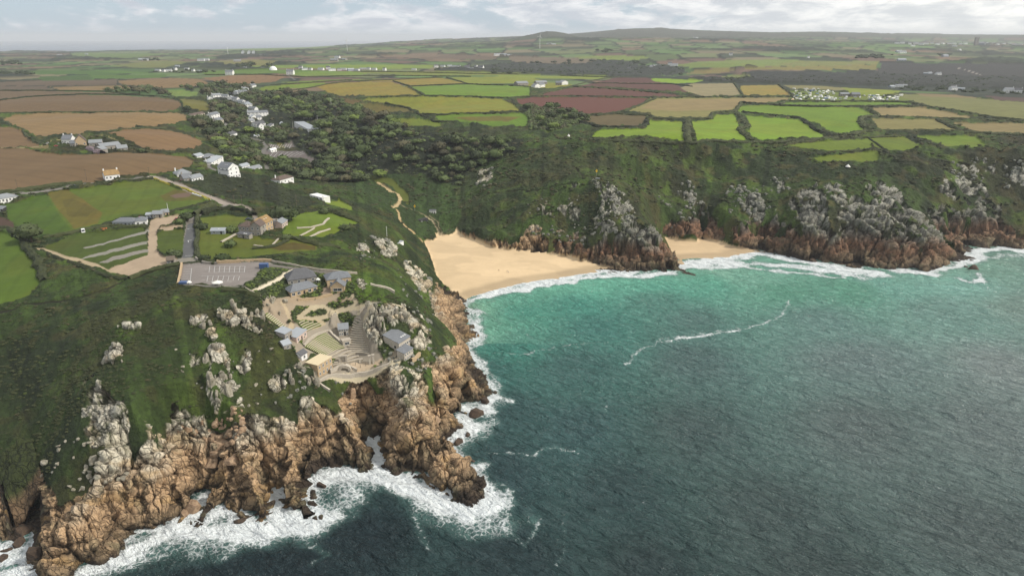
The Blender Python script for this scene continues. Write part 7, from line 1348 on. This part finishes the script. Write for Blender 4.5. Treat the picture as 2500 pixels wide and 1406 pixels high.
canopy(532, 699, 2.9, 2.2, 'white pitched canopy at the bottom edge of the car park'); canopy(463, 697, 1.4, 1.8, 'small white domed canopy beside the blue shed'); canopy(777, 692, 1.3, 2.3, 'small white parasol between hall and exhibition building', 'parasol')
# bay markings, draped 5 cm above the tarmac
def lines(name, segs, w_=.14):
    V, Fq = [], []
    for u1, v1, u2, v2 in segs:
        x, y, z = W(np.linspace(u1, u2, 5), np.linspace(v1, v2, 5)); dx, dy = x[-1] - x[0], y[-1] - y[0]; l = math.hypot(dx, dy) + 1e-6; nx_, ny_ = -dy / l * w_ / 2, dx / l * w_ / 2; o = len(V)
        for k in range(5): V += [(x[k] + nx_, y[k] + ny_, z[k] + .07), (x[k] - nx_, y[k] - ny_, z[k] + .07)]
        Fq += [(o + 2*k, o + 2*k + 1, o + 2*k + 3, o + 2*k + 2) for k in range(4)]
    return link(name, qmesh(name, np.array(V), np.array(Fq), M['paint'], None, False), kind='structure')
seg = []
for k in range(9): t = k / 8; seg.append((448 - 5 * t, 656 + 34 * t, 466 - 1 * t, 657 + 34 * t))
seg.append((468, 655, 464, 692)); seg += [(498 + 12.3 * k, 665 - (k > 3) * 0, 500 + 12.3 * k, 650) for k in range(1, 9)]; seg += [(500, 658, 598, 657), (524, 650, 598, 650), (522, 665, 596, 664)]
seg += [(505 + 12.8 * k, 688 - .6 * k, 508 + 12.8 * k, 674) for k in range(0, 7)]; seg += [(492, 674, 582, 673), (492, 684, 500, 684), (505, 688, 566, 687)]; seg += [(600 + 6 * k, 697 - 5.5 * k, 606 + 6.2 * k, 697 - 5.5 * k) for k in range(8)]
seg += [(452 + 8 * k, 646.5 - .4 * k, 457 + 8 * k, 646.3 - .4 * k) for k in range(8)]; lines('parking_bay_lines', seg, .16)
lines('road_markings', [(457, 560, 463, 558), (457, 588, 468, 586), (452, 625, 470, 624), (460, 588, 460, 592)], .35)
seg = [(658 + 10 * k, 384 - k * .5, 668 + 12 * k, 371) for k in range(8)] + [(658 + 6 * k, 362, 664 + 6 * k, 352) for k in range(9)]; lines('valley_bay_lines', seg, .4)
# tents
def tentmesh(k):
    b = MB()
    if k == 0: n_ = 8; b.add([(0, 0, 1)] + [(math.cos(i * .785), math.sin(i * .785), .18) for i in range(8)] + [(math.cos(i * .785), math.sin(i * .785), 0) for i in range(8)], [(0, 1 + i, 1 + (i + 1) % 8) for i in range(8)] + [(1 + i, 9 + i, 9 + (i + 1) % 8, 1 + (i + 1) % 8) for i in range(8)])
    if k == 1:
        for i in range(6): a0, a1 = math.pi * i / 6, math.pi * (i + 1) / 6; b.add([(-1, math.cos(a0) * .7, math.sin(a0) * .7), (-1, math.cos(a1) * .7, math.sin(a1) * .7), (1, math.cos(a1) * .7, math.sin(a1) * .7), (1, math.cos(a0) * .7, math.sin(a0) * .7)], [(0, 1, 2, 3)])
        b.add([(-1, math.cos(math.pi*i/6)*.7, math.sin(math.pi*i/6)*.7) for i in range(7)] + [(1, math.cos(math.pi*i/6)*.7, math.sin(math.pi*i/6)*.7) for i in range(7)], [tuple(range(7)), tuple(range(13, 6, -1))])
    return b
def vanmesh(): return MB().box(-1.1, .7, -.42, .42, .12, .95).add([(.7, -.42, .12), (1.1, -.42, .12), (1.1, .42, .12), (.7, .42, .12), (.7, -.4, .85), (.9, -.4, .5), (.9, .4, .5), (.7, .4, .85), (1.1, -.4, .45), (1.1, .4, .45)], [(0, 1, 8, 5, 4), (4, 5, 6, 7), (5, 8, 9, 6), (1, 2, 9, 8), (3, 7, 6, 9, 2)]).tube((-.6, -.44, .14), (-.6, .44, .14), .16, .16, 8).tube((.7, -.44, .14), (.7, .44, .14), .16, .16, 8)
CAMP = [tentmesh(0).mesh('tent', M['canvas']), tentmesh(1).mesh('tent', M['canvas']), tentmesh(1).mesh('tent', M['bluegrey']), vanmesh().mesh('camper_van', M['white']), vanmesh().mesh('car', M['darkpaint']), vanmesh().mesh('car', M['silver']), tentmesh(1).mesh('tent', M['blue']), tentmesh(0).mesh('tent', M['buff'])]
def camp(u, v, k, sc_, l, cat, g_=None, name='tent', rot=None):
    x, y, z = W(u, v); o = link(name, CAMP[k], None, (x[0], y[0], z[0]), random.uniform(0, 6.3) if rot is None else rot); o.scale = sc_ if isinstance(sc_, tuple) else (sc_,) * 3; return tag(o, l, cat, g_)
camp(1388, 336, 0, (2.3, 2.3, 4.0), 'cream pointed tent lower of the two on the scrub hillside', 'tent'); camp(1403, 332, 0, (2.6, 2.6, 3.2), 'white pointed tent upper of the two on the scrub hillside', 'tent'); camp(2070, 408, 0, (2.4, 2.4, 2.8), 'white pyramid shelter on the dark slope below the paddocks', 'tent')
camp(2146, 244, 0, (4.6, 4.6, 5), 'biggest white bell tent at the right side of the campsite', 'tent'); camp(1953, 247, 0, (3.6, 3.6, 4), 'white bell tent at the lower left of the campsite', 'tent'); camp(2021, 224, 0, (3.6, 3.6, 4.2), 'white bell tent on the upper edge of the campsite', 'tent'); camp(1981, 223, 6, 3.6, 'blue tent at the top of the campsite', 'tent'); camp(1935, 246, 7, (4.2, 4.2, 3.8), 'buff domed tent at the left end of the campsite', 'tent')
random.seed(5); used_ = []
for k in range(92):
    for _ in range(30):
        rw = random.choice([219, 223, 226, 230, 235, 239, 242, 245]); u = random.uniform(1934, 2090) if rw < 234 else random.uniform(1940, 2200); v = rw + random.uniform(-.8, .8)
        if rw < 234 and u > 2000 + (rw - 219) * 6: continue
        if all(abs(u - a) > 6 or abs(v - b) > 2.4 for a, b in used_): break
    used_.append((u, v)); q = random.random(); pos = ('top ' if v < 224.5 else 'upper ' if v < 232 else 'middle ' if v < 240.5 else 'lower ') + ('left' if u < 1990 else 'centre' if u < 2070 else 'right')
    if q < .38: camp(u, v, 3, random.uniform(2.2, 3.2), 'white camper van in the ' + pos + ' of the campsite', 'camper van', 'camper vans on the campsite', 'camper_van')
    elif q < .62: camp(u, v, random.choice([4, 5]), 2.2, 'car in the ' + pos + ' of the campsite', 'car', 'cars on the campsite', 'parked_car')
    elif q < .85: camp(u, v, random.choice([1, 1, 0]), random.uniform(2.2, 3.2), 'pale tent in the ' + pos + ' of the campsite', 'tent', 'pale tents on the campsite')
    else: camp(u, v, 2, random.uniform(2.4, 3.6), 'blue-grey tunnel tent in the ' + pos + ' of the campsite', 'tent', 'blue-grey tents on the campsite')
B1('campsite_hall', 'long grey campsite building with flat pale roof', (2052, 236, 2074, 236, 10, 4), cat='building', roof='gable', rh=2, wall='stone', rm='gslate', win=(5, 1)); B1('campsite_barn', 'dark-roofed campsite barn right of the long grey building', (2080, 237, 2100, 237, 10, 4), cat='barn', roof='gable', rh=3, wall='stone', rm='slate', win=(5, 1))
# people on the sand
def person(u, v, shirt, legs, label, rot=0, group=None, pose=0):
    x, y, z = W(u, v); t = root('person', label, 'person', (x[0], y[0], float(surf(x, y)[0]) + .02), rot, group)
    vs = [(0,0,.95),(0,0,1.2),(0,0,1.42),(0,0,1.52),(0,.01,1.66),(.1,0,.9),(.13,.05,.5),(.14,.0,.06),(.15,-.12,.03),(-.1,0,.9),(-.13,-.08,.5),(-.14,.06,.06),(-.15,-.06,.03),(.19,0,1.40),(.26,.03,1.13),(.27,-.08,.9),(-.19,0,1.40),(-.26,-.02,1.13),(-.25,-.12,.9)]
    ed = [(0,1),(1,2),(2,3),(3,4),(0,5),(5,6),(6,7),(7,8),(0,9),(9,10),(10,11),(11,12),(2,13),(13,14),(14,15),(2,16),(16,17),(17,18)]
    rd = [.15,.15,.16,.06,.11,.1,.07,.05,.04,.1,.07,.05,.04,.07,.05,.035,.07,.05,.035]
    me = bpy.data.meshes.new('body'); me.from_pydata(vs, ed, []); o = link('body', me, t); sk = o.modifiers.new('skin', 'SKIN')
    for k, r_ in enumerate(rd): me.skin_vertices[0].data[k].radius = (r_, r_ * .8)
    me.skin_vertices[0].data[0].use_root = True; o.modifiers.new('sub', 'SUBSURF').levels = 1; me.materials.append(M['skin'])
    link('shirt', MB().tube((0, 0, .92), (0, 0, 1.3), .19, .23, 10).tube((0, 0, 1.3), (0, 0, 1.46), .23, .12, 10).mesh('shirt', M[shirt], True), t); link('trousers', MB().tube((.11, 0, .95), (.14, .02, .45), .12, .09, 8).tube((-.11, 0, .95), (-.14, -.04, .45), .12, .09, 8).mesh('trousers', M[legs], True), t)
    return t
for k_ in range(1):
    person(1218, 662, 'darkpaint', 'darkpaint', 'person in dark clothes standing alone on the open sand', .5)
    person(1238, 664, 'white', 'darkpaint', 'person in a white top, left of the pair on the sand', -.4); person(1241, 666, 'white', 'bluegrey', 'person in a pale top, right of the pair on the sand', 2.4)
for o_ in list(bpy.data.objects):
    if o_.name.startswith('body') and o_.modifiers.get('skin') and o_.data.skin_vertices is None: pass
# poles, mast, turbines, dishes
PG = 'telegraph poles along the lanes'
for u, v, h_, l in [(45,467,9,'telegraph pole at the foot of the lowest stubble field'),(212,441,9,'telegraph pole left of the orange-roofed cottage'),(366,434,9,'telegraph pole where the gravel road starts'),(592,506,9,'telegraph pole above the villa lane'),(725,505,9,'telegraph pole on the scrub above the terraced lawn'),(791,507,9,'telegraph pole left of the bright lawn'),(945,582,9,'telegraph pole on the slope above the white shelter'),(573,500,7,'pole at the end of the gravel road'),(411,517,6,'pale flag post at the edge of the sports field'),(776,305,14,'white mast beside the white museum building'),(716,318,12,'pole at the left end of the white museum building'),(809,262,14,'pale pole on the rough hillside above the woods')]:
    x, y, z = W(u, v); t = root('telegraph_pole', l, 'pole', (x[0], y[0], z[0]), .3, PG if 'telegraph' in l else None); link('post', MB().tube((0, 0, -1), (0, 0, h_), .16, .12, 8).mesh('post', M['white' if 'white' in l or 'pale' in l else 'wood']), t); link('crossbar', MB().box(-.9, .9, -.06, .06, h_ - .8, h_ - .65).mesh('crossbar', M['wood']), t)
for u, v, h_, l in [(1456, 431, 4.2, 'yellow diamond marker on a post at the crest of the ridge'), (1013, 518, 3.6, 'yellow diamond marker beside the beach path')]:
    x, y, z = W(u, v); t = root('marker_sign', l, 'sign', (x[0], y[0], float(surf(x, y)[0])), 0); link('post', MB().tube((0, 0, -1), (0, 0, h_), .1, .1, 8).mesh('post', M['metal']), t); s_ = 1.3
    link('board', MB().add([(0, -.12, h_ - .6), (s_ * .8, -.12, h_ + s_ * .8), (0, -.12, h_ + s_ * 2.1), (-s_ * .8, -.12, h_ + s_ * .8), (0, -.02, h_ - .6), (s_ * .8, -.02, h_ + s_ * .8), (0, -.02, h_ + s_ * 2.1), (-s_ * .8, -.02, h_ + s_ * .8)], [(0, 1, 2, 3), (7, 6, 5, 4), (0, 4, 5, 1), (1, 5, 6, 2), (2, 6, 7, 3), (3, 7, 4, 0)]).mesh('board', M['yellow']), t)
x, y, z = W(1459, 437); t = root('lookout_bench', 'grey bench platform just below the yellow marker on the ridge', 'platform', (x[0], y[0], float(surf(x, y)[0]))); link('deck', MB().box(-2, 2, -1, 1, .8, 1).mesh('deck', M['metal']), t)
for a in (-1.7, 1.7): link('leg', MB().box(a - .1, a + .1, -.9, .9, -1.5, .8).mesh('leg', M['metal']), t)
for u, v, l in [(596, 135, 'left one of three white satellite dishes on the far plateau'), (611, 135, 'middle one of three white satellite dishes on the far plateau'), (622, 135, 'right one of three white satellite dishes on the far plateau')]:
    x, y, z = W(u, v + 1); t = root('satellite_dish', l, 'satellite dish', (x[0], y[0], z[0]), -.5, 'satellite dishes on the far plateau'); b = MB(); rings = []
    for k in range(4): rings += [(11 * k / 3 * math.cos(i * .524), -3 - (k / 3) ** 2 * 3.5 + .45 * 11 * k / 3 * math.sin(i * .524) , 14 + 11 * k / 3 * math.sin(i * .524)) for i in range(12)]
    b.add(rings, [(12 * k + i, 12 * k + (i + 1) % 12, 12 * k + 12 + (i + 1) % 12, 12 * k + 12 + i) for k in range(3) for i in range(12)]); link('reflector', b.mesh('reflector', M['white'], True), t); link('mount', MB().box(-3, 3, -3, 3, -3, 6).tube((0, 0, 6), (0, -2.5, 14), 2.2, 1.5).mesh('mount', M['white']), t)
for u, v, h_, l in [(848, 125, 55, 'white wind turbine on the far hazy plateau'), (1318, 120, 60, 'white wind turbine below the dark domed hill'), (557, 135, 38, 'pale lattice mast left of the satellite dishes')]:
    x, y, z = W(u, v); t = root('wind_turbine' if 'turbine' in l else 'radio_mast', l, 'wind turbine' if 'turbine' in l else 'mast', (x[0], y[0], z[0])); link('tower', MB().tube((0, 0, -3), (0, 0, h_), 1.1 if 'turbine' in l else 1.2, .6, 8).mesh('tower', M['white']), t)
    if 'turbine' in l:
        link('nacelle', MB().box(-1.4, 1.4, -3, 3, h_ - 1, h_ + 2).mesh('nacelle', M['white']), t)
        for k in range(3): a = .35 + k * 2.094; link('blade', MB().tube((0, -3.4, h_), (16 * math.sin(a), -3.4, h_ + 16 * math.cos(a)), .9, .25, 5).mesh('blade', M['white']), t)
    else: link('antenna_ring', MB().tube((0, 0, h_ - 6), (0, 0, h_ - 1), 2.6, 2.6, 8).mesh('antenna_ring', M['white']), t)
x, y, z = W(667, 172); b = MB(); rg = [(11 * math.cos(p_) * math.cos(i * .524), 11 * math.cos(p_) * math.sin(i * .524), 11 * math.sin(p_)) for p_ in (0, .35, .7, 1.05, 1.4) for i in range(12)]
b.add(rg, [(12 * k + i, 12 * k + (i + 1) % 12, 12 * k + 12 + (i + 1) % 12, 12 * k + 12 + i) for k in range(4) for i in range(12)] + [tuple(range(48, 60))]); tag(link('dome', b.mesh('dome', M['white'], True), None, (x[0], y[0], z[0])), 'white half-dome greenhouse at the left end of the roadside hamlet', 'dome')
x, y, z = W(2382, 112); t = root('church', 'grey square church tower rising above the far right village', 'church', (x[0], y[0], z[0])); link('tower', MB().box(-9, 9, -9, 9, -5, 46).box(-10, 10, -10, 10, 44, 46.5).mesh('tower', M['stone']), t)
for a in (-1, 1):
    for c_ in (-1, 1): link('pinnacle', MB().tube((0, 0, 0), (0, 0, 9), 1.4, .2, 5).mesh('pinnacle', M['stone']), t, (a * 8.6, c_ * 8.6, 46.5))
link('nave', MB().box(9, 46, -9, 9, -5, 14).add([(9, -9.5, 14), (46, -9.5, 14), (46, 0, 22), (9, 0, 22), (46, 9.5, 14), (9, 9.5, 14)], [(0, 1, 2, 3), (3, 2, 4, 5), (1, 4, 2), (0, 3, 5)]).mesh('nave', M['slate']), t)
# look-alikes that share a label but not a group are told apart by their order
from collections import defaultdict
byl = defaultdict(list)
for o in COL.objects:
    if 'label' in o and o.parent is None: byl[o['label']].append(o)
ORD = ['first', 'second', 'third', 'fourth', 'fifth', 'sixth', 'seventh', 'eighth', 'ninth', 'tenth', 'eleventh', 'twelfth', 'thirteenth', 'fourteenth', 'fifteenth', 'sixteenth', 'seventeenth', 'eighteenth', 'nineteenth', 'twentieth']
for l, os_ in byl.items():
    if 1 < len(os_) <= 20 and len(l.split()) <= 13:
        os_.sort(key=lambda o: math.atan2(o.location[0], o.location[1]))
        for k, o in enumerate(os_): o['label'] = l + ', ' + ORD[k] + ' from left'
print('objects', len(bpy.data.objects), 'total', round(time.time() - T00, 1))
